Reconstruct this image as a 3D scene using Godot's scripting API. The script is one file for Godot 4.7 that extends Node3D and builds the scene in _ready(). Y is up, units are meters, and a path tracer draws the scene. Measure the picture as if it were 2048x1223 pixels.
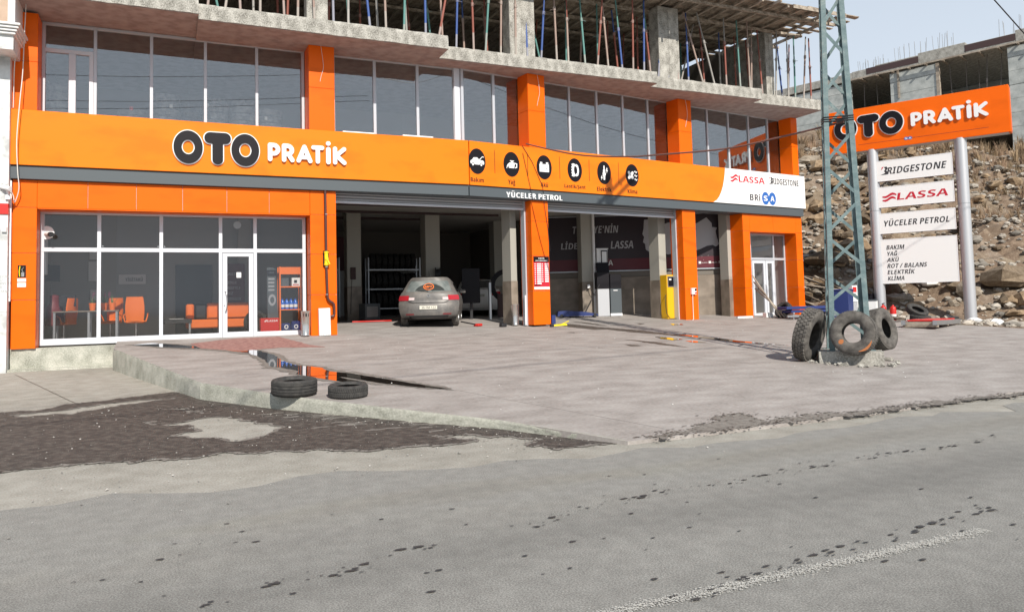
extends Node3D
# A tyre and service garage under an unfinished concrete building, seen from across the road.
# x runs along the facade, y is up, z points from the facade to the road. The facade bends 8 degrees at x = BX.

const D := 20.64
const BX := 8.043
const YAW := 0.14261
var TL := Transform3D(Basis(), Vector3(0, 0, -D))
var TR := Transform3D(Basis(Vector3(cos(YAW), 0, -sin(YAW)), Vector3.UP, Vector3(sin(YAW), 0, cos(YAW))), Vector3(BX, 0, -D))
var M := {}
var counts := {}
var rng := RandomNumberGenerator.new()
var fonts := {}
var n1 := FastNoiseLite.new()
var n2 := FastNoiseLite.new()

class MB:
	var v := PackedVector3Array()
	var n := PackedVector3Array()
	var c := PackedColorArray()
	var T := Transform3D.IDENTITY
	var col := Color(1, 1, 1)
	func put(p: Vector3, q: Vector3) -> void:
		v.append(p); n.append(q); c.append(col)
	func tri(a: Vector3, b: Vector3, d: Vector3) -> void:
		var p := T * a
		var q := T * b
		var r := T * d
		var m := (q - p).cross(r - p)
		if m.length_squared() < 1e-16:
			return
		m = m.normalized()
		put(p, m); put(r, m); put(q, m)
	func trin(a: Vector3, b: Vector3, d: Vector3, na: Vector3, nb: Vector3, nd: Vector3) -> void:
		put(T * a, (T.basis * na).normalized()); put(T * d, (T.basis * nd).normalized()); put(T * b, (T.basis * nb).normalized())
	func quad(a: Vector3, b: Vector3, d: Vector3, e: Vector3) -> void:
		tri(a, b, d); tri(a, d, e)
	func box(lo: Vector3, hi: Vector3) -> void:
		var x0 := lo.x
		var x1 := hi.x
		var y0 := lo.y
		var y1 := hi.y
		var z0 := lo.z
		var z1 := hi.z
		quad(Vector3(x0, y0, z1), Vector3(x1, y0, z1), Vector3(x1, y1, z1), Vector3(x0, y1, z1))
		quad(Vector3(x1, y0, z0), Vector3(x0, y0, z0), Vector3(x0, y1, z0), Vector3(x1, y1, z0))
		quad(Vector3(x1, y0, z1), Vector3(x1, y0, z0), Vector3(x1, y1, z0), Vector3(x1, y1, z1))
		quad(Vector3(x0, y0, z0), Vector3(x0, y0, z1), Vector3(x0, y1, z1), Vector3(x0, y1, z0))
		quad(Vector3(x0, y1, z1), Vector3(x1, y1, z1), Vector3(x1, y1, z0), Vector3(x0, y1, z0))
		quad(Vector3(x0, y0, z0), Vector3(x1, y0, z0), Vector3(x1, y0, z1), Vector3(x0, y0, z1))
	# a box with chamfered edges
	func cbox(lo: Vector3, hi: Vector3, e: float) -> void:
		var m := (lo + hi) / 2
		var h := (hi - lo) / 2
		e = minf(e, minf(h.x, minf(h.y, h.z)) * 0.9)
		var i := h - Vector3(e, e, e)
		for s in [-1.0, 1.0]:
			_f(m, Vector3(s * h.x, 0, 0), Vector3(0, i.y, 0), Vector3(0, 0, i.z))
			_f(m, Vector3(0, s * h.y, 0), Vector3(i.x, 0, 0), Vector3(0, 0, i.z))
			_f(m, Vector3(0, 0, s * h.z), Vector3(i.x, 0, 0), Vector3(0, i.y, 0))
			for t in [-1.0, 1.0]:
				_e(m, Vector3(s * h.x, t * i.y, 0), Vector3(s * i.x, t * h.y, 0), Vector3(0, 0, i.z))
				_e(m, Vector3(0, s * h.y, t * i.z), Vector3(0, s * i.y, t * h.z), Vector3(i.x, 0, 0))
				_e(m, Vector3(s * h.x, 0, t * i.z), Vector3(s * i.x, 0, t * h.z), Vector3(0, i.y, 0))
				for u in [-1.0, 1.0]:
					_o(m, Vector3(s * h.x, t * i.y, u * i.z), Vector3(s * i.x, t * h.y, u * i.z), Vector3(s * i.x, t * i.y, u * h.z))
	func _f(m: Vector3, o: Vector3, a: Vector3, b: Vector3) -> void:
		_q(m, m + o - a - b, m + o + a - b, m + o + a + b, m + o - a + b)
	func _e(m: Vector3, p: Vector3, q: Vector3, a: Vector3) -> void:
		_q(m, m + p - a, m + p + a, m + q + a, m + q - a)
	func _o(m: Vector3, p: Vector3, q: Vector3, r: Vector3) -> void:
		if (q - p).cross(r - p).dot(p) > 0:
			tri(m + p, m + q, m + r)
		else:
			tri(m + p, m + r, m + q)
	func _q(m: Vector3, p: Vector3, q: Vector3, r: Vector3, s: Vector3) -> void:
		if (q - p).cross(r - p).dot((p + r) / 2 - m) > 0:
			quad(p, q, r, s)
		else:
			quad(p, s, r, q)
	# a bar of w x h section from p to q; w lies across, h along up
	func bar(p: Vector3, q: Vector3, w: float, h: float, up := Vector3.UP) -> void:
		var d := (q - p)
		var l := d.length()
		if l < 1e-5:
			return
		d /= l
		var s := d.cross(up)
		if s.length() < 1e-3:
			s = d.cross(Vector3.RIGHT)
		s = s.normalized()
		var u := s.cross(d).normalized()
		var old := T
		T = T * Transform3D(Basis(s, u, -d), p)
		box(Vector3(-w / 2, -h / 2, -l), Vector3(w / 2, h / 2, 0))
		T = old
	func frame_of(d: Vector3) -> Array:
		var s := d.cross(Vector3.UP)
		if s.length() < 1e-3:
			s = d.cross(Vector3.RIGHT)
		s = s.normalized()
		return [s, d.cross(s).normalized()]
	func tube(p: Vector3, q: Vector3, r0: float, r1: float, seg := 10, caps := true) -> void:
		var d := (q - p)
		if d.length() < 1e-5:
			return
		d = d.normalized()
		var f := frame_of(d)
		var s: Vector3 = f[0]
		var u: Vector3 = f[1]
		for k in seg:
			var a := TAU * k / seg
			var b := TAU * (k + 1) / seg
			var na := s * cos(a) + u * sin(a)
			var nb := s * cos(b) + u * sin(b)
			trin(p + na * r0, p + nb * r0, q + nb * r1, na, nb, nb)
			trin(p + na * r0, q + nb * r1, q + na * r1, na, nb, na)
			if caps:
				tri(q, q + na * r1, q + nb * r1)
				tri(p, p + nb * r0, p + na * r0)
	func path(pts: PackedVector3Array, r: float, seg := 7) -> void:
		var rings := []
		var old := Vector3.ZERO
		for k in pts.size():
			var d := (pts[mini(k + 1, pts.size() - 1)] - pts[maxi(k - 1, 0)]).normalized()
			var s := old
			if k == 0:
				s = frame_of(d)[0]
			s = (s - d * s.dot(d)).normalized()
			old = s
			var u := d.cross(s)
			var ring := []
			for j in seg:
				ring.append(s * cos(TAU * j / seg) + u * sin(TAU * j / seg))
			rings.append(ring)
		for k in pts.size() - 1:
			for j in seg:
				var i := (j + 1) % seg
				var a: Vector3 = rings[k][j]
				var b: Vector3 = rings[k][i]
				var e: Vector3 = rings[k + 1][j]
				var g: Vector3 = rings[k + 1][i]
				trin(pts[k] + a * r, pts[k] + b * r, pts[k + 1] + g * r, a, b, g)
				trin(pts[k] + a * r, pts[k + 1] + g * r, pts[k + 1] + e * r, a, g, e)
		for j in range(1, seg - 1):
			var z := pts.size() - 1
			tri(pts[0] + rings[0][0] * r, pts[0] + rings[0][j + 1] * r, pts[0] + rings[0][j] * r)
			tri(pts[z] + rings[z][0] * r, pts[z] + rings[z][j] * r, pts[z] + rings[z][j + 1] * r)
	# profile of (radius, height) turned round the y axis; runs upwards on the outside
	func lathe(pr: PackedVector2Array, seg := 24, smooth := true) -> void:
		var nn := []
		for k in pr.size() - 1:
			var t := (pr[k + 1] - pr[k]).normalized()
			nn.append(Vector2(t.y, -t.x))
		for k in pr.size() - 1:
			var na: Vector2 = nn[k]
			var nb: Vector2 = nn[k]
			if smooth:
				if k > 0 and (nn[k - 1] as Vector2).dot(nn[k]) > 0.5:
					na = ((nn[k - 1] as Vector2) + nn[k]).normalized()
				if k < pr.size() - 2 and (nn[k + 1] as Vector2).dot(nn[k]) > 0.5:
					nb = ((nn[k + 1] as Vector2) + nn[k]).normalized()
			for j in seg:
				var a := TAU * j / seg
				var b := TAU * (j + 1) / seg
				var ca := Vector3(cos(a), 0, -sin(a))
				var cb := Vector3(cos(b), 0, -sin(b))
				var p := ca * pr[k].x + Vector3.UP * pr[k].y
				var q := cb * pr[k].x + Vector3.UP * pr[k].y
				var r := cb * pr[k + 1].x + Vector3.UP * pr[k + 1].y
				var s := ca * pr[k + 1].x + Vector3.UP * pr[k + 1].y
				var n0 := ca * na.x + Vector3.UP * na.y
				var n1 := cb * na.x + Vector3.UP * na.y
				var n2 := cb * nb.x + Vector3.UP * nb.y
				var n3 := ca * nb.x + Vector3.UP * nb.y
				if pr[k].x > 1e-5:
					trin(p, q, r, n0, n1, n2)
				if pr[k + 1].x > 1e-5:
					trin(p, r, s, n0, n2, n3)
	# a flat outline (any turning) in x, y pushed from z0 to z1
	func prism(poly: PackedVector2Array, z0: float, z1: float, back := true) -> void:
		if poly.size() < 3:
			return
		var pp := poly
		if Geometry2D.is_polygon_clockwise(pp):
			pp = poly.duplicate()
			pp.reverse()
		var ix := Geometry2D.triangulate_polygon(pp)
		for k in range(0, ix.size(), 3):
			var a := pp[ix[k]]
			var b := pp[ix[k + 1]]
			var d := pp[ix[k + 2]]
			if (b - a).cross(d - a) < 0:
				var t := b
				b = d
				d = t
			tri(Vector3(a.x, a.y, z1), Vector3(b.x, b.y, z1), Vector3(d.x, d.y, z1))
			if back:
				tri(Vector3(a.x, a.y, z0), Vector3(d.x, d.y, z0), Vector3(b.x, b.y, z0))
		for k in pp.size():
			var a := pp[k]
			var b := pp[(k + 1) % pp.size()]
			quad(Vector3(a.x, a.y, z0), Vector3(b.x, b.y, z0), Vector3(b.x, b.y, z1), Vector3(a.x, a.y, z1))
	# a plan outline in x, z pushed from y0 to y1
	func plate(poly: PackedVector2Array, y0: float, y1: float) -> void:
		var old := T
		T = T * Transform3D(Basis(Vector3(1, 0, 0), Vector3(0, 0, -1), Vector3(0, 1, 0)), Vector3.ZERO)
		var pp := PackedVector2Array()
		for p in poly:
			pp.append(Vector2(p.x, -p.y))
		prism(pp, y0, y1)
		T = old
	# a grid of points with smooth normals
	func grid(pts: Array, flip := false) -> void:
		var h := pts.size()
		var w: int = pts[0].size()
		var nr := []
		for j in h:
			var row := []
			for i in w:
				var a: Vector3 = pts[j][mini(i + 1, w - 1)] - pts[j][maxi(i - 1, 0)]
				var b: Vector3 = pts[mini(j + 1, h - 1)][i] - pts[maxi(j - 1, 0)][i]
				var m := a.cross(b).normalized()
				row.append(-m if flip else m)
			nr.append(row)
		for j in h - 1:
			for i in w - 1:
				var p: Vector3 = pts[j][i]
				var q: Vector3 = pts[j][i + 1]
				var r: Vector3 = pts[j + 1][i + 1]
				var s: Vector3 = pts[j + 1][i]
				if flip:
					trin(p, s, r, nr[j][i], nr[j + 1][i], nr[j + 1][i + 1]); trin(p, r, q, nr[j][i], nr[j + 1][i + 1], nr[j][i + 1])
				else:
					trin(p, q, r, nr[j][i], nr[j][i + 1], nr[j + 1][i + 1]); trin(p, r, s, nr[j][i], nr[j + 1][i + 1], nr[j + 1][i])
	func mesh() -> ArrayMesh:
		var a := []
		a.resize(Mesh.ARRAY_MAX)
		a[Mesh.ARRAY_VERTEX] = v
		a[Mesh.ARRAY_NORMAL] = n
		a[Mesh.ARRAY_COLOR] = c
		var m := ArrayMesh.new()
		m.add_surface_from_arrays(Mesh.PRIMITIVE_TRIANGLES, a)
		return m

func mb(t := Transform3D.IDENTITY, col := Color(1, 1, 1)) -> MB:
	var m := MB.new()
	m.T = t
	m.col = col
	return m

func lin(r: float, g: float, b: float) -> Color:
	return Color(r, g, b).linear_to_srgb()

# ---- objects ----
func numbered(called: String, parent: Node = self) -> String:
	var key := called if parent == self else str(parent.get_instance_id()) + called
	var k: int = counts.get(key, 0)
	counts[key] = k + 1
	return called if k == 0 else "%s_%03d" % [called, k]

func tag(o: Node, label: String, category: String, group := "") -> void:
	o.set_meta("label", label)
	o.set_meta("category", category)
	if group != "":
		o.set_meta("group", group)

func thing(called: String, label: String, category: String, at := Transform3D.IDENTITY, group := "") -> Node3D:
	var o := Node3D.new()
	o.name = numbered(called)
	add_child(o, true)
	o.transform = at
	tag(o, label, category, group)
	return o

func put(called: String, shape, m: Material, parent: Node = self, at := Transform3D.IDENTITY) -> MeshInstance3D:
	var o := MeshInstance3D.new()
	o.name = numbered(called, parent)
	o.mesh = shape.mesh() if shape is MB else shape
	o.material_override = m
	parent.add_child(o, true)
	o.transform = at
	return o

func solo(called: String, shape, m: Material, label: String, category: String, group := "", at := Transform3D.IDENTITY) -> MeshInstance3D:
	var o := put(called, shape, m, self, at)
	tag(o, label, category, group)
	return o

func setting(called: String, shape, m: Material) -> MeshInstance3D:
	var o := put(called, shape, m)
	o.set_meta("kind", "structure")
	return o

func again(o: Node3D, at: Transform3D, label := "") -> Node3D:
	var r: Node3D = o.duplicate()
	r.name = numbered(String(o.name).rstrip("0123456789").trim_suffix("_"))
	add_child(r, true)
	r.transform = at
	if label != "":
		r.set_meta("label", label)
	return r

func yaw(a: float, at: Vector3) -> Transform3D:
	return Transform3D(Basis(Vector3.UP, a), at)

func P2(a: Array) -> PackedVector2Array:
	var p := PackedVector2Array()
	for k in range(0, a.size(), 2):
		p.append(Vector2(a[k], a[k + 1]))
	return p

func V3(a: Array) -> PackedVector3Array:
	var p := PackedVector3Array()
	for k in range(0, a.size(), 3):
		p.append(Vector3(a[k], a[k + 1], a[k + 2]))
	return p

# ---- lettering ----
func words(m: MB, s: String, x: float, y: float, w: float, h: float, z: float, deep := 0.004, slant := 0.0, face := "Droid Sans", bold := true) -> void:
	var key := face + str(bold)
	if not fonts.has(key):
		var f := SystemFont.new()
		f.font_names = PackedStringArray([face])
		f.font_weight = 700 if bold else 400
		fonts[key] = f
	var t := TextMesh.new()
	t.font = fonts[key]
	t.text = s
	t.font_size = 32
	t.pixel_size = 0.01
	t.depth = 0.1
	t.curve_step = 2.0
	var a := t.get_mesh_arrays()
	var vv: PackedVector3Array = a[Mesh.ARRAY_VERTEX]
	var ii: PackedInt32Array = a[Mesh.ARRAY_INDEX]
	var lo := Vector3(1e9, 1e9, 1e9)
	var hi := -lo
	for p in vv:
		lo = lo.min(p)
		hi = hi.max(p)
	var k := Vector3(w, h, deep) / (hi - lo)
	var pts := PackedVector3Array()
	for p in vv:
		var q := (p - lo) * k
		pts.append(Vector3(x + q.x + slant * (q.y - h / 2), y + q.y, z + q.z))
	if ii.is_empty():
		for j in range(0, pts.size(), 3):
			m.tri(pts[j], pts[j + 2], pts[j + 1])
	else:
		for j in range(0, ii.size(), 3):
			m.tri(pts[ii[j]], pts[ii[j + 2]], pts[ii[j + 1]])

func ellipse(cx: float, cy: float, rx: float, ry: float, seg := 40) -> PackedVector2Array:
	var p := PackedVector2Array()
	for k in seg:
		p.append(Vector2(cx + rx * cos(TAU * k / seg), cy + ry * sin(TAU * k / seg)))
	return p

func ring(m: MB, cx: float, cy: float, rx: float, ry: float, ix: float, iy: float, z0: float, z1: float, seg := 44) -> void:
	for k in seg:
		var a := TAU * k / seg
		var b := TAU * (k + 1) / seg
		var o0 := Vector3(cx + rx * cos(a), cy + ry * sin(a), 0)
		var o1 := Vector3(cx + rx * cos(b), cy + ry * sin(b), 0)
		var i0 := Vector3(cx + ix * cos(a), cy + iy * sin(a), 0)
		var i1 := Vector3(cx + ix * cos(b), cy + iy * sin(b), 0)
		var f := Vector3(0, 0, z1)
		var g := Vector3(0, 0, z0)
		m.quad(i0 + f, o0 + f, o1 + f, i1 + f)
		m.quad(o0 + g, i0 + g, i1 + g, o1 + g)
		m.quad(o0 + g, o1 + g, o1 + f, o0 + f)
		m.quad(i1 + g, i0 + g, i0 + f, i1 + f)

# strokes with round ends; each stroke a hair proud of the one before
func stroke(m: MB, pts: Array, r: float, z0: float, z1: float) -> void:
	var pl := PackedVector2Array()
	for p in P2(pts):
		pl.append(p * 300.0)
	for p in Geometry2D.offset_polyline(pl, r * 300.0, Geometry2D.JOIN_ROUND, Geometry2D.END_ROUND):
		var q := PackedVector2Array()
		for k in p:
			q.append(k / 300.0)
		m.prism(q, z0, z1)

func arc(cx: float, cy: float, rx: float, ry: float, a0: float, a1: float, seg := 10) -> Array:
	var p := []
	for k in seg + 1:
		var a := deg_to_rad(lerpf(a0, a1, float(k) / seg))
		p.append(cx + rx * cos(a))
		p.append(cy + ry * sin(a))
	return p

# ---- ground shapes ----
func soft(x: float) -> float:
	var q := x / 1.5
	return x if q > 30 else 1.5 * log(1.0 + exp(q))

func fold(x: float) -> float:
	return tan(YAW) * soft(x - BX)

func lot_y(x: float, z: float) -> float:
	var d := z + D + fold(x)
	return 0.90 - 0.065 * d if d > -3.2 else 1.108 - 0.02 * (d + 3.2)

func ground_y(_x: float, z: float) -> float:
	return clampf((-8.0 - z) * 0.0303, -0.0, 0.40) - 0.004

# (x, distance from the facade) -> world
func lotp(x: float, d: float, up := 0.0) -> Vector3:
	var z := d - D - fold(x)
	return Vector3(x, lot_y(x, z) + up, z)

# lays the outline (in x and facade distance when onlot, else in x, z) on the ground, in strips; skirt > 0 gives it sides
func drape(m: MB, poly: PackedVector2Array, onlot: bool, up: float, skirt := 0.0, holes := [], strip := 1.0) -> void:
	var f := func(p: Vector2) -> Vector3:
		return lotp(p.x, p.y, up) if onlot else Vector3(p.x, ground_y(p.x, p.y) + up, p.y)
	var lo := Vector2(1e9, 1e9)
	var hi := -lo
	for p in poly:
		lo = lo.min(p)
		hi = hi.max(p)
	var cuts := [lo.y - 1, hi.y + 1]
	for k in ([-3.2] if onlot else [-8.0]):
		if k > lo.y and k < hi.y:
			cuts.insert(1, k)
	var x := lo.x
	while x < hi.x:
		for k in cuts.size() - 1:
			var s := PackedVector2Array([Vector2(x, cuts[k]), Vector2(x + strip, cuts[k]), Vector2(x + strip, cuts[k + 1]), Vector2(x, cuts[k + 1])])
			var got: Array = Geometry2D.intersect_polygons(poly, s)
			for h in holes:
				var rest := []
				for g in got:
					rest.append_array(Geometry2D.clip_polygons(g, h))
				got = rest
			for g in got:
				var ix := Geometry2D.triangulate_polygon(g)
				for j in range(0, ix.size(), 3):
					var a: Vector3 = f.call(g[ix[j]])
					var b: Vector3 = f.call(g[ix[j + 1]])
					var c: Vector3 = f.call(g[ix[j + 2]])
					if (b - a).cross(c - a).y > 0:
						m.tri(a, b, c)
					else:
						m.tri(a, c, b)
		x += strip
	if skirt > 0:
		var pp := poly.duplicate()
		if Geometry2D.is_polygon_clockwise(pp):
			pp.reverse()
		for k in pp.size():
			var p := pp[k]
			var q := pp[(k + 1) % pp.size()]
			var c := maxi(1, int((q - p).length() / 0.8))
			for j in c:
				var a: Vector3 = f.call(p.lerp(q, float(j) / c))
				var b: Vector3 = f.call(p.lerp(q, float(j + 1) / c))
				var dn := Vector3(0, -skirt, 0)
				m.quad(b + dn, a + dn, a, b)

# an outline with a ragged edge
func ragged(poly: PackedVector2Array, step: float, amp: float, seed_: int) -> PackedVector2Array:
	var fn := FastNoiseLite.new()
	fn.seed = seed_
	fn.frequency = 0.9
	fn.fractal_octaves = 5
	fn.fractal_gain = 0.62
	var out := PackedVector2Array()
	for k in poly.size():
		var p := poly[k]
		var q := poly[(k + 1) % poly.size()]
		var c := maxi(1, int((q - p).length() / step))
		for j in c:
			var r := p.lerp(q, float(j) / c)
			out.append(r + Vector2(fn.get_noise_2d(r.x * 3, r.y * 3), fn.get_noise_2d(r.x * 3 + 77, r.y * 3 - 31)) * amp)
	var clean := Geometry2D.offset_polygon(out, 0.0)
	if clean.is_empty():
		return out
	var best: PackedVector2Array = clean[0]
	for g in clean:
		if g.size() > best.size():
			best = g
	return best

# ---- materials ----
# colours picked along a ramp by summed noise: layers of [frequency, octaves, weight, seed]; speck adds single light or dark pixels
func tex(size: int, ramp: Array, layers: Array, speck := 0.0, seed_ := 1) -> ImageTexture:
	var sum := PackedFloat32Array()
	sum.resize(size * size)
	var total := 0.0
	for l in layers:
		var fn := FastNoiseLite.new()
		fn.seed = l[3]
		fn.frequency = l[0]
		fn.fractal_octaves = l[1]
		fn.noise_type = FastNoiseLite.TYPE_SIMPLEX_SMOOTH if l.size() < 5 else FastNoiseLite.TYPE_CELLULAR
		var im := fn.get_seamless_image(size, size)
		im.convert(Image.FORMAT_L8)
		var d := im.get_data()
		var w: float = l[2] / 255.0
		total += l[2]
		for k in sum.size():
			sum[k] += d[k] * w
	var g := Gradient.new()
	g.offsets = PackedFloat32Array([0.0, 1.0])
	g.colors = PackedColorArray([ramp[0], ramp[ramp.size() - 1]])
	for k in range(1, ramp.size() - 1):
		g.add_point(float(k) / (ramp.size() - 1), ramp[k])
	var look := []
	for k in 256:
		look.append(g.sample(k / 255.0))
	var r := RandomNumberGenerator.new()
	r.seed = seed_
	var out := PackedByteArray()
	out.resize(size * size * 3)
	for k in sum.size():
		var t := sum[k] / total
		if speck > 0:
			t += (r.randf() + r.randf() - 1.0) * speck
		var c: Color = look[clampi(int((t - 0.5) * 1.7 * 255 + 128), 0, 255)]
		out[k * 3] = c.r8
		out[k * 3 + 1] = c.g8
		out[k * 3 + 2] = c.b8
	return ImageTexture.create_from_image(Image.create_from_data(size, size, false, Image.FORMAT_RGB8, out))

func mat(called: String, c: Color, rough := 0.6, metal := 0.0, spec := 0.5) -> StandardMaterial3D:
	var m := StandardMaterial3D.new()
	m.resource_name = called
	m.albedo_color = c
	m.roughness = rough
	m.metallic = metal
	m.metallic_specular = spec
	M[called] = m
	return m

func textured(called: String, t: Texture2D, scale: float, rough := 0.85, bump := 0.0, stretch := Vector3.ONE, world := true) -> StandardMaterial3D:
	var m := mat(called, Color(1, 1, 1), rough)
	m.albedo_texture = t
	m.uv1_triplanar = true
	m.uv1_world_triplanar = world
	m.uv1_scale = stretch * scale
	m.vertex_color_use_as_albedo = true
	if bump > 0:
		m.heightmap_enabled = true
		m.heightmap_texture = t
		m.heightmap_scale = bump
	return m

func glass(called: String, c: Color, alpha: float, spec := 0.7) -> StandardMaterial3D:
	var m := mat(called, c, 0.02, 0.0, spec)
	m.albedo_color.a = alpha
	m.transparency = BaseMaterial3D.TRANSPARENCY_ALPHA
	return m

func materials() -> void:
	var asph := tex(1024, [lin(.125, .122, .112), lin(.205, .20, .185), lin(.245, .24, .222), lin(.35, .345, .32)], [[0.006, 3, 0.2, 3], [0.09, 3, 0.9, 4]], 0.34, 5)
	textured("asphalt", asph, 0.7, 0.92, 0.12)
	var dust := tex(1024, [lin(.22, .205, .175), lin(.29, .275, .24), lin(.33, .315, .28), lin(.40, .385, .345)], [[0.006, 4, 0.5, 13], [0.1, 4, 0.7, 14]], 0.25, 6)
	textured("dusty_ground", dust, 0.35, 0.95, 0.15)
	var lot := tex(1024, [lin(.215, .193, .178), lin(.285, .26, .242), lin(.32, .295, .276), lin(.385, .36, .34)], [[0.006, 5, 0.7, 23], [0.07, 4, 0.6, 24]], 0.16, 7)
	textured("lot_concrete", lot, 0.25, 0.85, 0.08, Vector3(0.6, 1, 1.2))
	var conc := tex(512, [lin(.12, .115, .10), lin(.31, .30, .27), lin(.41, .40, .365), lin(.56, .545, .50)], [[0.01, 5, 0.7, 33], [0.09, 4, 0.9, 34]], 0.25, 8)
	textured("raw_concrete", conc, 0.6, 0.92, 1.4, Vector3(1, 0.7, 1))
	textured("wall_concrete", tex(512, [lin(.26, .28, .27), lin(.36, .385, .375), lin(.42, .445, .43), lin(.5, .52, .5)], [[0.01, 5, 1.0, 35], [0.07, 3, 0.4, 36]], 0.1, 9), 0.3, 0.9, 0.6)
	textured("plinth", tex(512, [lin(.20, .20, .165), lin(.33, .335, .285), lin(.41, .41, .355), lin(.54, .53, .47)], [[0.008, 5, 0.7, 37], [0.1, 4, 0.7, 38]], 0.2, 10), 0.5, 0.92, 0.8)
	textured("plaster", tex(512, [lin(.30, .25, .235), lin(.36, .305, .29), lin(.40, .345, .33)], [[0.012, 4, 1.0, 41]], 0.05, 11), 0.4, 0.9)
	textured("wet_dirt", tex(1024, [lin(.018, .015, .013), lin(.045, .036, .030), lin(.065, .052, .044), lin(.16, .14, .12)], [[0.012, 4, 0.6, 51], [0.1, 3, 0.7, 52]], 0.35, 12), 0.5, 0.8, 0.12)
	textured("damp_stain", tex(512, [lin(.05, .038, .03), lin(.09, .075, .062), lin(.15, .13, .115)], [[0.02, 4, 1.0, 53], [0.1, 3, 0.6, 54]], 0.25, 13), 0.8, 0.6)
	textured("soil", tex(1024, [lin(.085, .06, .042), lin(.165, .12, .088), lin(.235, .185, .14), lin(.37, .32, .26)], [[0.01, 5, 0.8, 61], [0.06, 4, 0.8, 62]], 0.25, 14), 0.3, 0.95, 3.0)
	textured("rock", tex(512, [lin(.11, .085, .062), lin(.21, .172, .13), lin(.295, .25, .195), lin(.42, .375, .31)], [[0.012, 5, 1.0, 63], [0.05, 4, 0.8, 64]], 0.12, 15), 0.7, 0.92, 3.0)
	textured("rubber", tex(512, [lin(.022, .022, .022), lin(.04, .039, .037), lin(.075, .07, .064)], [[0.015, 4, 1.0, 71], [0.1, 3, 0.5, 72]], 0.12, 16), 1.2, 0.8)
	textured("dusty_rubber", tex(512, [lin(.04, .037, .034), lin(.10, .092, .083), lin(.16, .15, .135)], [[0.012, 4, 1.0, 73], [0.08, 3, 0.5, 74]], 0.12, 17), 1.0, 0.9)
	var wood := tex(512, [lin(.14, .11, .085), lin(.27, .225, .18), lin(.38, .33, .27), lin(.48, .43, .36)], [[0.01, 4, 1.0, 81], [0.05, 4, 0.8, 82]], 0.1, 18)
	textured("old_wood", wood, 0.9, 0.9, 0.5, Vector3(1, 1, 0.25))
	textured("dark_wood", tex(512, [lin(.05, .04, .03), lin(.11, .085, .065), lin(.18, .145, .115)], [[0.01, 4, 1.0, 83], [0.05, 4, 0.8, 84]], 0.1, 19), 0.9, 0.9)
	var paint := mat("orange_panel", lin(.81, .128, .002), 0.4, 0.0, 0.3)
	paint.clearcoat_enabled = false
	mat("orange_fascia", lin(.87, .195, .001), 0.35, 0.0, 0.35)
	M.orange_fascia.clearcoat_enabled = true
	M.orange_fascia.clearcoat = 0.2
	M.orange_fascia.clearcoat_roughness = 0.08
	# sheet metal is never quite flat: long shallow waves, a little grime
	var wave := tex(256, [Color(.93, .93, .93), Color(1, 1, 1), Color(1, 1, 1)], [[0.008, 2, 1.0, 121], [0.03, 4, 0.35, 122]], 0.02, 29)
	for w0 in [M.orange_panel, M.orange_fascia]:
		w0.albedo_texture = wave
		w0.uv1_triplanar = true
		w0.uv1_world_triplanar = true
		w0.uv1_scale = Vector3(0.22, 0.5, 0.3)
		w0.heightmap_enabled = true
		w0.heightmap_texture = wave
		w0.heightmap_scale = 0.5
	mat("orange_chair", lin(.80, .17, .02), 0.55)
	mat("grey_trim", lin(.075, .09, .10), 0.42)
	mat("white_panel", lin(.80, .80, .80), 0.35)
	mat("white_plastic", lin(.78, .79, .80), 0.3)
	mat("white_paint", lin(.70, .71, .71), 0.6)
	textured("white_wall", tex(512, [lin(.42, .43, .43), lin(.60, .62, .62), lin(.68, .70, .70), lin(.72, .74, .74)], [[0.008, 5, 1.0, 91], [0.04, 4, 0.4, 92]], 0.04, 20), 0.25, 0.8)
	textured("beige_wall", tex(256, [lin(.38, .27, .20), lin(.46, .335, .25), lin(.5, .37, .28)], [[0.02, 4, 1.0, 93]], 0.06, 21), 0.4, 0.85)
	mat("frame_white", lin(.60, .63, .68), 0.35)
	mat("frame_silver", lin(.50, .53, .57), 0.35, 0.2)
	glass("shop_glass", lin(.012, .013, .015), 0.10, 0.6)
	var ug := mat("upper_glass", lin(.93, .96, .97), 0.0)
	ug.albedo_color.a = 0.0
	ug.transparency = BaseMaterial3D.TRANSPARENCY_ALPHA
	ug.refraction_enabled = true
	ug.refraction_scale = 0.13
	glass("car_glass", lin(.02, .025, .025), 0.55, 0.8)
	mat("charcoal", lin(.006, .005, .008), 0.5, 0.0, 0.35)
	mat("black_plastic", lin(.02, .02, .022), 0.5)
	mat("dark_gap", lin(.015, .014, .014), 0.9)
	mat("dark_paint", lin(.06, .035, .035), 0.8)
	mat("red", lin(.55, .02, .015), 0.4)
	mat("red_print", lin(.50, .012, .03), 0.45)
	mat("dark_red", lin(.16, .015, .02), 0.5)
	mat("blue", lin(.018, .035, .15), 0.5)
	mat("logo_blue", lin(.02, .12, .42), 0.4)
	mat("bottle_blue", lin(.02, .13, .55), 0.2)
	mat("yellow", lin(.75, .42, .01), 0.4)
	mat("valve_yellow", lin(.80, .62, .01), 0.4)
	mat("pipe_brown", lin(.075, .028, .024), 0.4)
	mat("chrome", lin(.62, .60, .57), 0.2, 0.9)
	mat("steel", lin(.42, .43, .44), 0.38, 0.8)
	mat("galvanised", lin(.55, .56, .58), 0.42, 0.55)
	textured("tower_paint", tex(256, [lin(.075, .125, .135), lin(.115, .175, .185), lin(.15, .215, .22), lin(.26, .30, .29)], [[0.02, 4, 1.0, 95], [0.1, 3, 0.5, 96]], 0.1, 22), 0.9, 0.5)
	mat("cable", lin(.02, .02, .022), 0.6)
	mat("copper_cable", lin(.16, .075, .06), 0.6)
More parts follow.
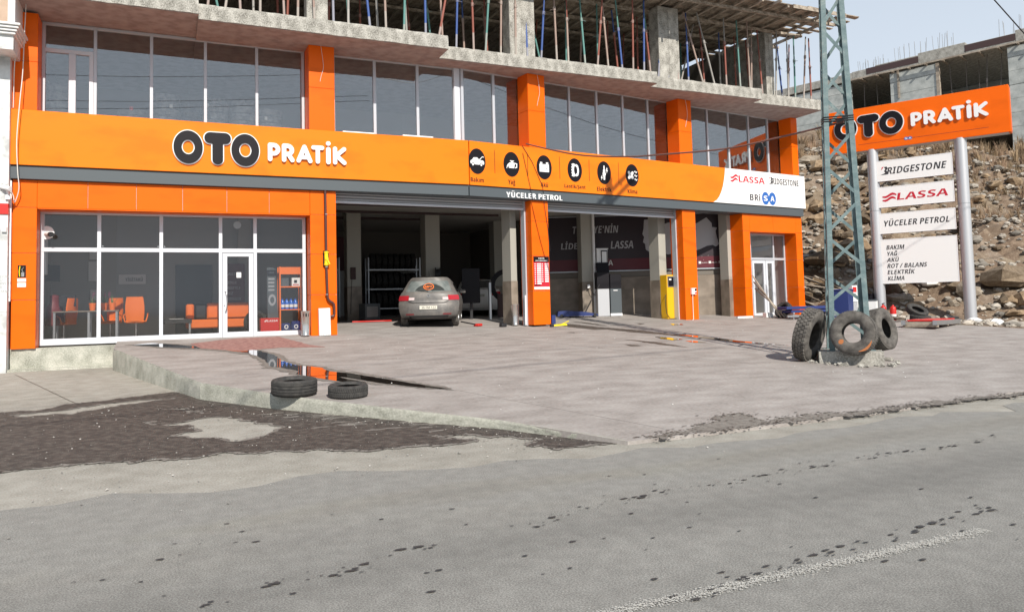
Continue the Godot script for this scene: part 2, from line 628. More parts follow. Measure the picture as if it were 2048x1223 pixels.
	mat("white_cable", lin(.68, .66, .62), 0.5)
	var w := mat("water", lin(.035, .028, .024), 0.015, 0.0, 0.6)
	w.clearcoat_enabled = true
	w.clearcoat = 1.0
	w.clearcoat_roughness = 0.01
	textured("red_mat", tex(512, [lin(.19, .09, .08), lin(.29, .15, .13), lin(.36, .22, .19)], [[0.015, 4, 1.0, 97], [0.1, 3, 0.5, 98]], 0.12, 23), 0.9, 0.9)
	textured("car_dust", tex(512, [lin(.07, .068, .066), lin(.105, .10, .095), lin(.14, .13, .12), lin(.20, .18, .16)], [[0.008, 5, 1.0, 101], [0.05, 4, 0.4, 102]], 0.04, 24), 0.6, 0.5)
	M.car_dust.clearcoat_enabled = true
	M.car_dust.clearcoat = 0.2
	M.car_dust.clearcoat_roughness = 0.35
	textured("dusty_glass", tex(256, [lin(.10, .12, .12), lin(.17, .19, .185), lin(.25, .26, .25)], [[0.01, 4, 1.0, 111]], 0.04, 26), 0.9, 0.35)
	mat("car_white", lin(.80, .79, .76), 0.35)
	mat("tail_lamp", lin(.38, .02, .03), 0.18)
	mat("lamp_clear", lin(.62, .50, .50), 0.2)
	mat("plate_white", lin(.62, .60, .52), 0.5)
	mat("ink", lin(.03, .03, .035), 0.6)
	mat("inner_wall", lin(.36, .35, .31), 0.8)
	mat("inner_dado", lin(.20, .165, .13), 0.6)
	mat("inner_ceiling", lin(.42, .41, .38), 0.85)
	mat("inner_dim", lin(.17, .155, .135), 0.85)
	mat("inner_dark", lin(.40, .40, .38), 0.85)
	textured("stone_dado", tex(256, [lin(.17, .14, .11), lin(.235, .195, .155), lin(.29, .245, .2)], [[0.012, 5, 1.0, 103]], 0.06, 25), 0.5, 0.5)
	mat("shop_floor", lin(.16, .12, .10), 0.3)
	mat("shutter", lin(.40, .41, .43), 0.45, 0.3)
	mat("poster_dark", lin(.022, .012, .018), 0.5)
	mat("poster_red", lin(.10, .008, .018), 0.5)
	mat("poster_white", lin(.42, .42, .44), 0.5)
	mat("paper", lin(.74, .74, .72), 0.7)
	mat("leaf", lin(.06, .16, .04), 0.6)
	mat("petal", lin(.30, .06, .16), 0.6)
	mat("stain_oil", lin(.07, .06, .055), 0.45)
	mat("drip", lin(.045, .043, .042), 0.7)
	mat("dry_grass", lin(.36, .27, .17), 0.9)
	M.dry_grass.vertex_color_use_as_albedo = true
	M.dry_grass.backlight_enabled = true
	M.dry_grass.backlight = Color(.3, .25, .15)
	var vc := mat("tinted", Color(1, 1, 1), 0.65)
	vc.vertex_color_use_as_albedo = true
	var vs := mat("tinted_matte", Color(1, 1, 1), 0.9)
	vs.vertex_color_use_as_albedo = true
	mat("white_line", lin(.52, .51, .47), 0.85)
	textured("damp_ground", tex(512, [lin(.12, .105, .092), lin(.175, .158, .14), lin(.23, .212, .19)], [[0.02, 4, 1.0, 55], [0.1, 3, 0.6, 56]], 0.2, 28), 0.7, 0.9)
	mat("rust_paint", lin(.42, .15, .05), 0.8)
	textured("daylit_rubber", tex(256, [lin(.12, .125, .13), lin(.22, .225, .23), lin(.32, .325, .33)], [[0.02, 4, 1.0, 75]], 0.1, 27), 1.0, 0.7)  # new black rubber paled in its colour for sunlight the upper glass blocks

func _ready() -> void:
	rng.seed = 7
	n1.seed = 11
	n1.frequency = 0.12
	n1.fractal_octaves = 4
	n2.seed = 12
	n2.frequency = 0.55
	n2.fractal_octaves = 4
	# camera
	var cam := Camera3D.new()
	cam.name = "camera"
	add_child(cam)
	cam.transform = Transform3D(Basis(Vector3.UP, deg_to_rad(-24.492)) * Basis(Vector3.RIGHT, deg_to_rad(3.4512)) * Basis(Vector3.BACK, deg_to_rad(-1.4451)), Vector3(0, 1.6, 0))
	cam.near = 0.1
	cam.far = 900.0
	cam.projection = Camera3D.PROJECTION_FRUSTUM
	cam.size = 0.1 * 1223.0 / 1539.0
	cam.frustum_offset = Vector2(0, -0.1 * (611.5 - 515.09) / 1539.0)
	cam.current = true
	# sky
	var we := WorldEnvironment.new()
	we.name = "world_environment"
	var env := Environment.new()
	env.background_mode = Environment.BG_SKY
	var sk := ProceduralSkyMaterial.new()
	sk.sky_top_color = lin(0.10, 0.17, 0.30)
	sk.sky_horizon_color = lin(0.73, 0.81, 0.90)
	sk.sky_curve = 0.8
	sk.ground_bottom_color = lin(0.16, 0.15, 0.14)
	sk.ground_horizon_color = lin(0.40, 0.42, 0.44)
	sk.sky_energy_multiplier = 1.0
	sk.sun_angle_max = 12.0
	var sky := Sky.new()
	sky.sky_material = sk
	env.sky = sky
	env.ambient_light_source = Environment.AMBIENT_SOURCE_SKY
	env.tonemap_mode = Environment.TONE_MAPPER_LINEAR
	env.tonemap_exposure = 1.12
	env.sdfgi_enabled = true
	env.ssao_enabled = true
	env.ssil_enabled = true
	we.environment = env
	add_child(we)
	# sun: high behind the camera
	var sun := DirectionalLight3D.new()
	sun.name = "sun"
	add_child(sun)
	var el := deg_to_rad(39.0)
	var az := deg_to_rad(2.5)
	sun.basis = Basis.looking_at(Vector3(sin(az) * cos(el), -sin(el), -cos(az) * cos(el)))
	sun.light_energy = 1.6
	sun.light_color = Color(1.0, 0.97, 0.925)
	sun.light_angular_distance = 0.5
	sun.shadow_enabled = true

	materials()
	ground_and_road()
	forecourt()
	hillside()
	building_shell()
	facade()
	fascia()
	upper_works()
	neighbour()
	hill_building()
	pylon()
	power_tower()
	tyres()
	cars()
	shop_interior()
	garage_interior()
	yard_things()
	wires()

func ground_and_road() -> void:
	# the ground: one sheet out to the horizon
	var m := mb()
	var xs := [-400.0, -120.0, -50.0, -25.0]
	for k in 101:
		xs.append(-16.0 + k * 0.5)
	xs.append_array([45.0, 70.0, 150.0, 420.0])
	var zs := [420.0, 120.0, 40.0, 14.0, 5.0]
	for k in 44:
		zs.append(2.0 - k * 0.5)
	zs.append_array([-24.0, -40.0, -90.0, -400.0])
	for j in zs.size() - 1:
		for i in xs.size() - 1:
			var q := []
			for p in [[i, j], [i, j + 1], [i + 1, j + 1], [i + 1, j]]:
				q.append(Vector3(xs[p[0]], ground_y(xs[p[0]], zs[p[1]]), zs[p[1]]))
			var cs := []
			for p: Vector3 in q:
				var t := 0.97 + 0.14 * n1.get_noise_2d(p.x * 2, p.z * 5) + 0.08 * n2.get_noise_2d(p.x, p.z * 3)
				cs.append(Color(t, t, t * 0.99))
			for t in [[0, 3, 2], [0, 2, 1]]:
				var nn := Vector3.UP
				for k in [t[0], t[2], t[1]]:
					m.col = cs[k]
					m.put(q[k], nn)
	setting("ground", m, M.dusty_ground)
	# the road: asphalt with wheel tracks rubbed darker
	m = mb()
	xs = [-200.0, -60.0, -30.0]
	for k in 121:
		xs.append(-14.0 + k * 0.4)
	xs.append_array([60.0, 200.0])
	zs = [6.5, 4.0, 2.5]
	for k in 66:
		zs.append(1.0 - k * 0.12)
	for j in zs.size() - 1:
		for i in xs.size() - 1:
			var q := []
			for p in [[i, j], [i, j + 1], [i + 1, j + 1], [i + 1, j]]:
				var x: float = xs[p[0]]
				var z: float = zs[p[1]]
				var last := smoothstep(zs.size() - 16.0, zs.size() - 1.0, p[1])
				z += last * (0.55 * n1.get_noise_1d(x * 4) + 0.35 * n2.get_noise_1d(x * 4) - 0.9 + 0.75 * smoothstep(-1.0, 5.0, x))
				q.append(Vector3(x, ground_y(x, z) + 0.004, z))
			var cs := []
			for p: Vector3 in q:
				var wob := p.z + 0.12 * n1.get_noise_1d(p.x * 1.3)
				var track := 1.1 * exp(-pow((wob + 6.3) / 0.28, 2.0)) + exp(-pow((wob + 4.75) / 0.30, 2.0)) + 0.7 * exp(-pow((wob + 2.6) / 0.35, 2.0))
				var dusty := smoothstep(-4.9, -7.3, p.z + 0.9 * n1.get_noise_2d(p.x * 2, p.z * 4))
				var t := 0.93 - 0.17 * track + 0.10 * n1.get_noise_2d(p.x * 1.5, p.z * 6) + 0.06 * n2.get_noise_2d(p.x, p.z * 2)
				cs.append(Color(t, t, t).lerp(Color(1.27, 1.235, 1.17) * (0.5 + 0.5 * t), dusty))
			for t in [[0, 3, 2], [0, 2, 1]]:
				for k in [t[0], t[2], t[1]]:
					m.col = cs[k]
					m.put(q[k], Vector3.UP)
	setting("road", m, M.asphalt)
	# the worn centre line: flecks of paint left between the stones
	m = mb()
	for k in 8500:
		var x := rng.randf_range(1.2, 5.05)
		var keep := 0.35 + 0.5 * n1.get_noise_2d(x * 6, 3)
		var z := -3.50 + rng.randfn(0, 0.030) + 0.012 * n2.get_noise_1d(x * 3)
		if rng.randf() > keep + 0.3:
			continue
		fleck(m, Vector2(x, z), rng.randf_range(0.0018, 0.0050), 0.010)
	var line := setting("road_line", m, M.white_line)
	line.set_meta("kind", "structure")
	# joints in the lower apron
	m = mb()
	for a in [[-2.9, -19.7, -1.27, -14.27], [-6.0, -12.3, -2.22, -13.87], [-2.22, -13.87, 0.17, -15.02]]:
		drape(m, ragged(P2([a[0] - 0.006, a[1], a[0] + 0.006, a[1], a[2] + 0.006, a[3], a[2] - 0.006, a[3] + 0.012]), 0.05, 0.012, 3), false, 0.006, 0.0, [], 0.5)
	put("apron_joint", m, M.damp_stain, get_node("ground"))
	# damp silt washed against the kerb
	var outer := P2([-16, -13.6, -9, -13.9, -5, -13.8, -2.57, -13.71, -2.19, -13.7, -1.71, -13.69, -1.31, -14.17, -0.71, -14.36, 0.15, -14.88, 0.62, -13.85, 1.12, -12.95, 1.62, -12.12, 2.5, -11.33, 3.12, -10.37, 3.5, -9.82, 4.05, -9.4, 4.41, -9.24, 4.74, -8.63, 5.03, -7.81, 4.95, -7.54, 4.45, -7.64, 3.94, -7.64, 3.8, -7.98, 4.08, -8.21, 3.84, -8.57, 3.37, -8.92, 2.9, -9.04, 3.08, -8.81, 3.33, -8.48, 3.01, -8.46, 2.58, -8.6, 2.11, -8.58, 1.62, -8.89, 1.05, -9.08, 0.68, -9.23, 0.28, -9.16, -0.34, -9.28, -0.94, -9.4, -1.49, -9.34, -1.73, -9.31, -5, -9.2, -9, -9.6, -16, -10.2])
	outer = ragged(outer, 0.03, 0.13, 5)
	var holes := []
	for h in [[-2.09, -13.46, -1.39, -13.59, -0.91, -13.94, -0.33, -14.15, 0.24, -14.1, -0.05, -13.84, -0.5, -13.72, -0.94, -13.34, -1.24, -12.99, -1.42, -13.18, -1.8, -13.06],
			[-0.01, -12.96, 0.31, -12.85, 0.49, -12.42, 0.63, -12.06, 0.38, -12.27, 0.25, -12.64],
			[-0.33, -11.85, -0.04, -11.83, -0.15, -11.67, 0.04, -11.44, 0.33, -11.67, 0.7, -11.87, 0.94, -11.61, 1.14, -11.1, 1.31, -10.8, 1.5, -10.53, 1.25, -10.06, 0.96, -9.8, 0.79, -9.73, 0.64, -9.98, 0.42, -10.22, 0.12, -10.52, 0.18, -10.71, 0.39, -10.74, 0.31, -11.26, 0.04, -11.28]]:
		holes.append(ragged(P2(h), 0.03, 0.13, 9))
	for k in 46:
		var c := Vector2(rng.randf_range(1.4, 4.6), 0)
		c.y = -12.4 + (c.x - 1.4) * 1.25 + rng.randf_range(-0.25, 1.6)
		holes.append(ragged(ellipse(c.x, c.y, rng.randf_range(0.05, 0.3), rng.randf_range(0.02, 0.07), 12), 0.03, 0.09, 40 + k))
	# a damp margin round it, and specks of silt thinning out beyond the edge
	m = mb()
	var wide := PackedVector2Array()
	for g in Geometry2D.offset_polygon(outer, 0.07):
		if g.size() > wide.size():
			wide = g
	var in_holes := []
	for h in holes:
		for g in Geometry2D.offset_polygon(h, -0.05):
			in_holes.append(ragged(g, 0.04, 0.07, 15))
	drape(m, ragged(wide, 0.04, 0.10, 16), false, 0.0075, 0.0, in_holes, 0.22)
	var margin := solo("damp_margin", m, M.damp_ground, "half dried margin round the dark silt below the kerb", "silt")
	margin.set_meta("kind", "stuff")
	m = mb()
	for k in 5200:
		var e := outer[rng.randi() % outer.size()]
		if e.x < -4.5:
			continue
		if k % 4 == 0:
			var hh: PackedVector2Array = holes[rng.randi() % 3]
			e = hh[rng.randi() % hh.size()]
		var far := absf(rng.randfn(0, 0.10))
		var an := rng.randf() * TAU
		fleck(m, e + Vector2(cos(an) * far * 2.2, sin(an) * far), rng.randf_range(0.004, 0.016) * (1.0 - minf(far * 2.5, 0.6)), 0.0095, 1.8)
	drape(m, outer, false, 0.010, 0.0, holes, 0.22)
	var silt := solo("silt", m, M.wet_dirt, "dark damp silt washed over the ground below the kerb", "silt")
	silt.set_meta("kind", "stuff")
	m = mb()
	var strip := ragged(P2([5.03, -7.49, 5.41, -7.64, 5.78, -7.65, 6.23, -7.84, 6.65, -8.16, 7.03, -8.12, 6.91, -7.62, 7.39, -7.69, 7.92, -7.7, 8.58, -7.63, 9.43, -7.7, 10.55, -7.75, 12.23, -7.73, 16, -7.85, 16, -7.72, 11.99, -7.59, 10.87, -7.59, 9.83, -7.54, 8.97, -7.48, 8.13, -7.4, 7.51, -7.46, 6.83, -7.44, 6.17, -7.4, 5.7, -7.45, 5.18, -7.32]), 0.02, 0.17, 6)
	var onl := PackedVector2Array()
	for p in strip:
		onl.append(Vector2(p.x, p.y + D + fold(p.x)))
	drape(m, onl, true, 0.006, 0.0, [], 0.4)
	solo("damp_margin", m, M.damp_ground, "half dried damp band along the road edge of the forecourt", "silt").set_meta("kind", "stuff")
	m = mb()
	for k in 1500:
		var e := onl[rng.randi() % onl.size()] + Vector2(rng.randfn(0, 0.12), rng.randfn(0, 0.05))
		var r := rng.randf_range(0.003, 0.014)
		var pts := []
		var hi := rng.randf_range(0.008, 0.012)
		for j in 6:
			var a := TAU * j / 6
			var q := r * rng.randf_range(0.5, 1.3)
			pts.append(lotp(e.x + cos(a) * q * 2.4, e.y + sin(a) * q, hi))
		for j in range(1, 5):
			m.tri(pts[0], pts[j + 1], pts[j])
	silt = solo("silt", m, M.damp_stain, "thin dark band of silt along the road edge of the forecourt", "silt")
	silt.set_meta("kind", "stuff")
	# dark drips on the road
	m = mb()
	for a in [[0.14, -4.59, 0.34, -4.72, 0.46, -4.76, 0.63, -4.8, 0.82, -4.89, 1.03, -4.73, 1.22, -4.95, 1.66, -5.0], [2.26, -5.02, 2.58, -5.19, 3.15, -5.36, 3.55, -5.4, 4.1, -5.46, 4.51, -5.43, 5.15, -5.51, 5.84, -5.52, 6.77, -5.61, 7.4, -5.53, 8.54, -5.69], [2.38, -3.46, 2.9, -3.57, 3.42, -3.62, 3.68, -3.63, 4.35, -3.68, 4.84, -3.77, 5.21, -3.85, 5.67, -3.82]]:
		var p := P2(a)
		for k in p.size() - 1:
			for j in int((p[k + 1] - p[k]).length() * 22):
				var c := p[k].lerp(p[k + 1], rng.randf()) + Vector2(rng.randfn(0, 0.06), rng.randfn(0, 0.045))
				fleck(m, c, rng.randf_range(0.004, 0.008) if rng.randf() < 0.6 else rng.randf_range(0.009, 0.021), 0.011, 2.4)
	for k in 70:
		fleck(m, Vector2(rng.randf_range(-0.5, 6), rng.randf_range(-6.3, -3.2)), rng.randf_range(0.006, 0.015), 0.011, 2.2)
	var drips := solo("oil_drips", m, M.drip, "dark oil drips in lines along the asphalt road", "oil")
	drips.set_meta("kind", "stuff")
	# pebbles and grit
	var st := mb()
	var ico := stone_mesh(3, 0.35)
	var mm := MultiMesh.new()
	mm.transform_format = MultiMesh.TRANSFORM_3D
	mm.use_colors = true
	mm.mesh = ico
	var tf := []
	for k in 1300:
		var x := rng.randf_range(-4.5, 5.5)
		var z := rng.randf_range(-13.6, -7.3) if k % 6 else rng.randf_range(-9.0, -6.5)
		if k > 1150:
			var t := rng.randf()
			x = lerpf(0.8, 4.8, t) - rng.randf_range(0.05, 0.5)
			z = lerpf(-13.0, -8.2, t) + rng.randf_range(0.0, 0.5)
		var s := 0.003 + 0.009 * pow(rng.randf(), 4.0) + (0.010 if rng.randf() < 0.01 else 0.0)
		tf.append([x, z, s])
	mm.instance_count = tf.size()
	for k in tf.size():
		var s: float = tf[k][2]
		mm.set_instance_transform(k, Transform3D(Basis(Vector3.UP, rng.randf() * TAU).scaled(Vector3(s, s * 0.7, s)), Vector3(tf[k][0], ground_y(tf[k][0], tf[k][1]) + 0.014, tf[k][1])))
		var g := rng.randf_range(0.18, 0.48)
		mm.set_instance_color(k, Color(g, g * 0.96, g * 0.89))
	var peb := MultiMeshInstance3D.new()
	peb.name = "gravel"
	peb.multimesh = mm
	peb.material_override = M.tinted_matte
	add_child(peb)
	tag(peb, "loose pale gravel strewn over silt and road edge", "gravel")
	peb.set_meta("kind", "stuff")

func fleck(m: MB, c: Vector2, r: float, up: float, long := 1.4) -> void:
	var n := 6
	up += rng.randf() * 0.004
	var pts := []
	for k in n:
		var a := TAU * k / n
		var q := r * rng.randf_range(0.6, 1.25)
		var x := c.x + cos(a) * q * long
		var z := c.y + sin(a) * q
		pts.append(Vector3(x, ground_y(x, z) + up, z))
	for k in range(1, n - 1):
		m.tri(pts[0], pts[k + 1], pts[k])

# an uneven stone of about unit radius
func stone_mesh(seed_: int, rough: float) -> ArrayMesh:
	var s := SphereMesh.new()
	s.radius = 1.0
	s.height = 2.0
	s.radial_segments = 7
	s.rings = 4
	var a := s.get_mesh_arrays()
	var vv: PackedVector3Array = a[Mesh.ARRAY_VERTEX]
	var ii: PackedInt32Array = a[Mesh.ARRAY_INDEX]
	var fn := FastNoiseLite.new()
	fn.seed = seed_
	fn.frequency = 0.8
	for k in vv.size():
		var p := vv[k]
		var f := 1.0 + rough * 2.0 * fn.get_noise_3dv(p) + rough * 0.8 * fn.get_noise_3dv(p * 3.1)
		p *= f
		p.y = maxf(p.y, -0.6)
		vv[k] = p
	var m := mb()
	for k in range(0, ii.size(), 3):
		m.tri(vv[ii[k]], vv[ii[k + 2]], vv[ii[k + 1]])
	return m.mesh()

func forecourt() -> void:
	# concrete bays cast between sawn joints, sloping down to the road
	var kerb := [[-1.0, 1.1], [0.57, 6.97], [1.6, 8.68], [2.93, 10.44], [3.88, 11.64], [4.74, 13.2]]
	var root := Node3D.new()
	root.name = "forecourt"
	add_child(root)
	root.set_meta("kind", "structure")
	var left := P2([-1.0, -0.62, -1.0, 1.1, 0.57, 6.97, 1.6, 8.68, 2.93, 10.44, 3.88, 11.64, 4.74, 13.25, 26.8, 13.75, 25.2, 8, 24.2, 5.4, 23.6, 0.9, 23.4, -0.62])
	var rows := [-0.62, 1.32, 9.2, 14.2]
	var cols := [-2.6, 0.6, 4.1, 10.6, 17.2, 22.0, 29.0]
	for j in rows.size() - 1:
		for i in cols.size() - 1:
			var d0: float = rows[j] + (0.007 if j > 0 else 0.0)
			var d1: float = rows[j + 1] - 0.007
			var f := func(x: float, d: float) -> Vector2: return Vector2(x + 0.38 * (d - 9.2), d)
			var x0: float = cols[i] + 0.006
			var x1: float = cols[i + 1] - 0.006
			if j == 0:
				x0 += 3.2
				x1 += 3.2
				if i == 0:
					x0 -= 4
			if i == 0:
				x0 -= 6
			var cell := PackedVector2Array([f.call(x0, d0), f.call(x1, d0), f.call(x1, d1), f.call(x0, d1)])
			for g in Geometry2D.intersect_polygons(left, cell):
				if absf(area(g)) < 0.05:
					continue
				var m := mb()
				var t := rng.randf_range(0.94, 1.04)
				m.col = Color(t, t, t)
				drape(m, g, true, rng.randf_range(-0.003, 0.003), 0.62)
				put("slab", m, M.lot_concrete, root)
	# rough cast face of the kerb
	for k in kerb.size() - 1:
		var fm := mb()
		var a := Vector2(kerb[k][0], kerb[k][1])
		var b := Vector2(kerb[k + 1][0], kerb[k + 1][1])
		var nrm := (b - a).normalized()
		nrm = Vector2(-nrm.y, nrm.x)
		var c := int((b - a).length() / 0.08)
		var pts := []
		for j in 7:
			var row := []
			for i in c + 1:
				var p := a.lerp(b, float(i) / c)
				var t3 := lotp(p.x, p.y, 0.0)
				var low := ground_y(t3.x, t3.z) - 0.03
				var y := lerpf(low, t3.y + 0.004, j / 6.0)
				var o := 0.012 + 0.014 * n2.get_noise_2d(t3.x * 9 + t3.z * 9, y * 20) - (0.012 if j == 6 else 0.0)
				row.append(Vector3(t3.x + nrm.x * o, y, t3.z + nrm.y * o))
			pts.append(row)
		fm.grid(pts)
		put("kerb_face", fm, M.plinth, root)
	# the garage floor behind the openings
	var m := mb()
	drape(m, P2([4.28, -0.625, 23.0, -0.625, 22.0, -3.5, 13.25, -5.6, 13.25, -13.0, 4.28, -13.2]), true, 0.0, 0.3)
	put("garage_floor", m, M.lot_concrete, root)
	# puddles, each in a ring of damp concrete
	m = mb()
	drape(m, ragged(P2([-0.8, 0.45, 0.0, 1.5, 0.7, 2.05, 1.2, 2.6, 1.6, 3.4, 1.75, 4.6, 1.72, 5.7, 1.9, 5.9, 2.05, 6.6, 2.35, 7.35, 2.66, 8.0, 3.05, 8.28, 3.3, 8.4, 3.78, 9.1, 4.16, 9.3, 4.12, 9.0, 3.6, 7.85, 3.15, 6.85, 2.87, 6.45, 2.8, 5.9, 2.42, 5.4, 2.27, 4.6, 2.28, 3.7, 2.05, 2.8, 1.8, 2.15, 1.25, 1.9, 0.45, 0.8, -0.2, 0.1]), 0.04, 0.12, 24), true, 0.0045, 0.0, [], 0.6)
	solo("damp_patch", m, M.damp_ground, "dark damp concrete round the long puddle", "stain").set_meta("kind", "stuff")
	m = mb()
	drape(m, ragged(P2([-0.66, 0.5, 0.06, 1.35, 0.78, 1.88, 1.27, 2.41, 1.71, 3.29, 1.87, 4.5, 1.84, 5.56, 2.0, 5.71, 2.27, 6.32, 2.56, 7.14, 2.85, 7.39, 3.24, 8.21, 3.76, 8.96, 4.11, 9.27, 4.0, 9.02, 3.48, 7.97, 3.03, 6.98, 2.75, 6.59, 2.68, 6.01, 2.31, 5.48, 2.15, 4.63, 2.16, 3.76, 1.95, 2.91, 1.7, 2.29, 1.19, 2.07, 0.38, 0.95, -0.26, 0.21]), 0.05, 0.05, 21), true, 0.007, 0.0, [], 0.6)
	drape(m, ragged(P2([2.28, 6.25, 2.53, 6.83, 2.82, 7.51, 3.06, 8.12, 2.74, 7.87, 2.44, 7.33, 2.13, 6.64]), 0.05, 0.03, 22), true, 0.0074, 0.0, [], 0.6)
	solo("puddle", m, M.water, "long puddle running down the concrete from the red mat", "puddle")
	m = mb()
	for a in [[12.9, 3.9, 13.23, 4.47, 13.36, 5.84, 13.49, 6.36, 13.82, 7.31, 13.38, 6.47, 13.1, 6.07, 12.91, 4.71], [12.04, 5.21, 12.29, 5.43, 12.34, 5.8, 12.0, 5.64], [14.96, 0.99, 15.28, 1.25, 15.12, 1.51, 14.71, 1.43], [11.94, 4.05, 12.14, 4.53, 12.23, 4.94, 11.84, 5.01, 11.79, 4.54]]:
		drape(m, ragged(P2(a), 0.05, 0.06, 31), true, 0.008, 0.0, [], 0.6)
	solo("puddle", m, M.water, "thin broken puddles on the concrete before the right garage bay", "puddle").set_meta("kind", "stuff")
	m = mb()
	for a in [[11.45, -0.6, 11.86, -0.14, 12.02, 0.63, 12.2, 1.32, 12.5, 1.94, 12.71, 2.51, 12.74, 3.41, 12.9, 3.9, 13.03, 4.57, 12.66, 4.19, 12.47, 3.62, 12.11, 2.9, 11.9, 1.76, 11.44, 1.55, 11.2, 0.46], [10.71, 4.21, 10.97, 4.6, 11.15, 5.12, 11.19, 5.8, 11.2, 6.43, 11.0, 5.93, 10.9, 5.34, 10.79, 4.71], [10.11, 5.13, 10.31, 5.38, 10.44, 5.6, 10.08, 5.58], [13.99, 0.26, 14.24, 0.55, 13.86, 0.83], [10.33, 1.94, 10.53, 2.08, 10.39, 2.23], [12.3, -1.2, 12.6, -0.5, 12.56, 0.8, 12.35, 0.1]]:
		drape(m, ragged(P2(a), 0.05, 0.11, 33), true, 0.0055, 0.0, [], 0.6)
	solo("oil_stain", m, M.damp_stain, "dark wet stains spreading out from the middle orange pillar", "stain").set_meta("kind", "stuff")
	# worn red carpet before the shop door
	m = mb()
	drape(m, ragged(P2([0.6, 0.78, 1.68, -0.1, 2.75, -0.1, 3.16, 2.17, 3.4, 2.71, 2.45, 2.4, 1.56, 2.73, 0.78, 1.88]), 0.08, 0.05, 23), true, 0.010, 0.006, [], 0.6)
	solo("door_mat", m, M.red_mat, "worn faded red carpet laid before the shop door", "mat")
	# litter on the concrete
	m = mb()
	for k in 70:
		var x := rng.randf_range(3.0, 18.0)
		var d := rng.randf_range(0.4, 12.5)
		var p := lotp(x, d, 0.009)
		var s := rng.randf_range(0.008, 0.024)
		m.bar(p, p + Vector3(rng.randfn(0, 1), 0, rng.randfn(0, 1)).normalized() * s, s * 0.7, 0.006)
	var lit := solo("litter", m, M.paper, "tiny white scraps of litter strewn across the concrete forecourt", "litter")
	lit.set_meta("kind", "stuff")

func area(p: PackedVector2Array) -> float:
	var a := 0.0
	for k in p.size():
		a += p[k].cross(p[(k + 1) % p.size()])
	return a / 2

# ---- hillside ----
func hill_y(x: float, z: float) -> float:
	var p := (x - 27.0) * 0.8 - (z + 19.0) * 0.6
	var l := (x - 27.0) * 0.6 + (z + 19.0) * 0.8
	var cap := 11.0 - 3.2 * smoothstep(-4.0, 4.0, l)
	var r := maxf(p, 0.0) * 0.88
	var rise := cap * (1.0 - exp(-pow(r / cap, 1.35) * 1.25)) + 0.06 * maxf(p - 8, 0)
	var base := clampf(0.90 - 0.065 * (z + D + fold(x)), 0.0, 1.3) - 0.05
	var rough := smoothstep(-0.5, 3.0, p)
	rise += rough * 0.22 * sin(rise * 4.2 + 5.0 * n1.get_noise_2d(x * 1.2, z * 1.2)) * (1.0 - smoothstep(-1.0, 3.0, l) * 0.6)
	return base + rise + rough * (0.75 * n1.get_noise_2d(x * 2.2, z * 2.2) + 0.34 * n2.get_noise_2d(x * 1.6, z * 1.6)) + 0.05 * n2.get_noise_2d(x * 3, z * 3)

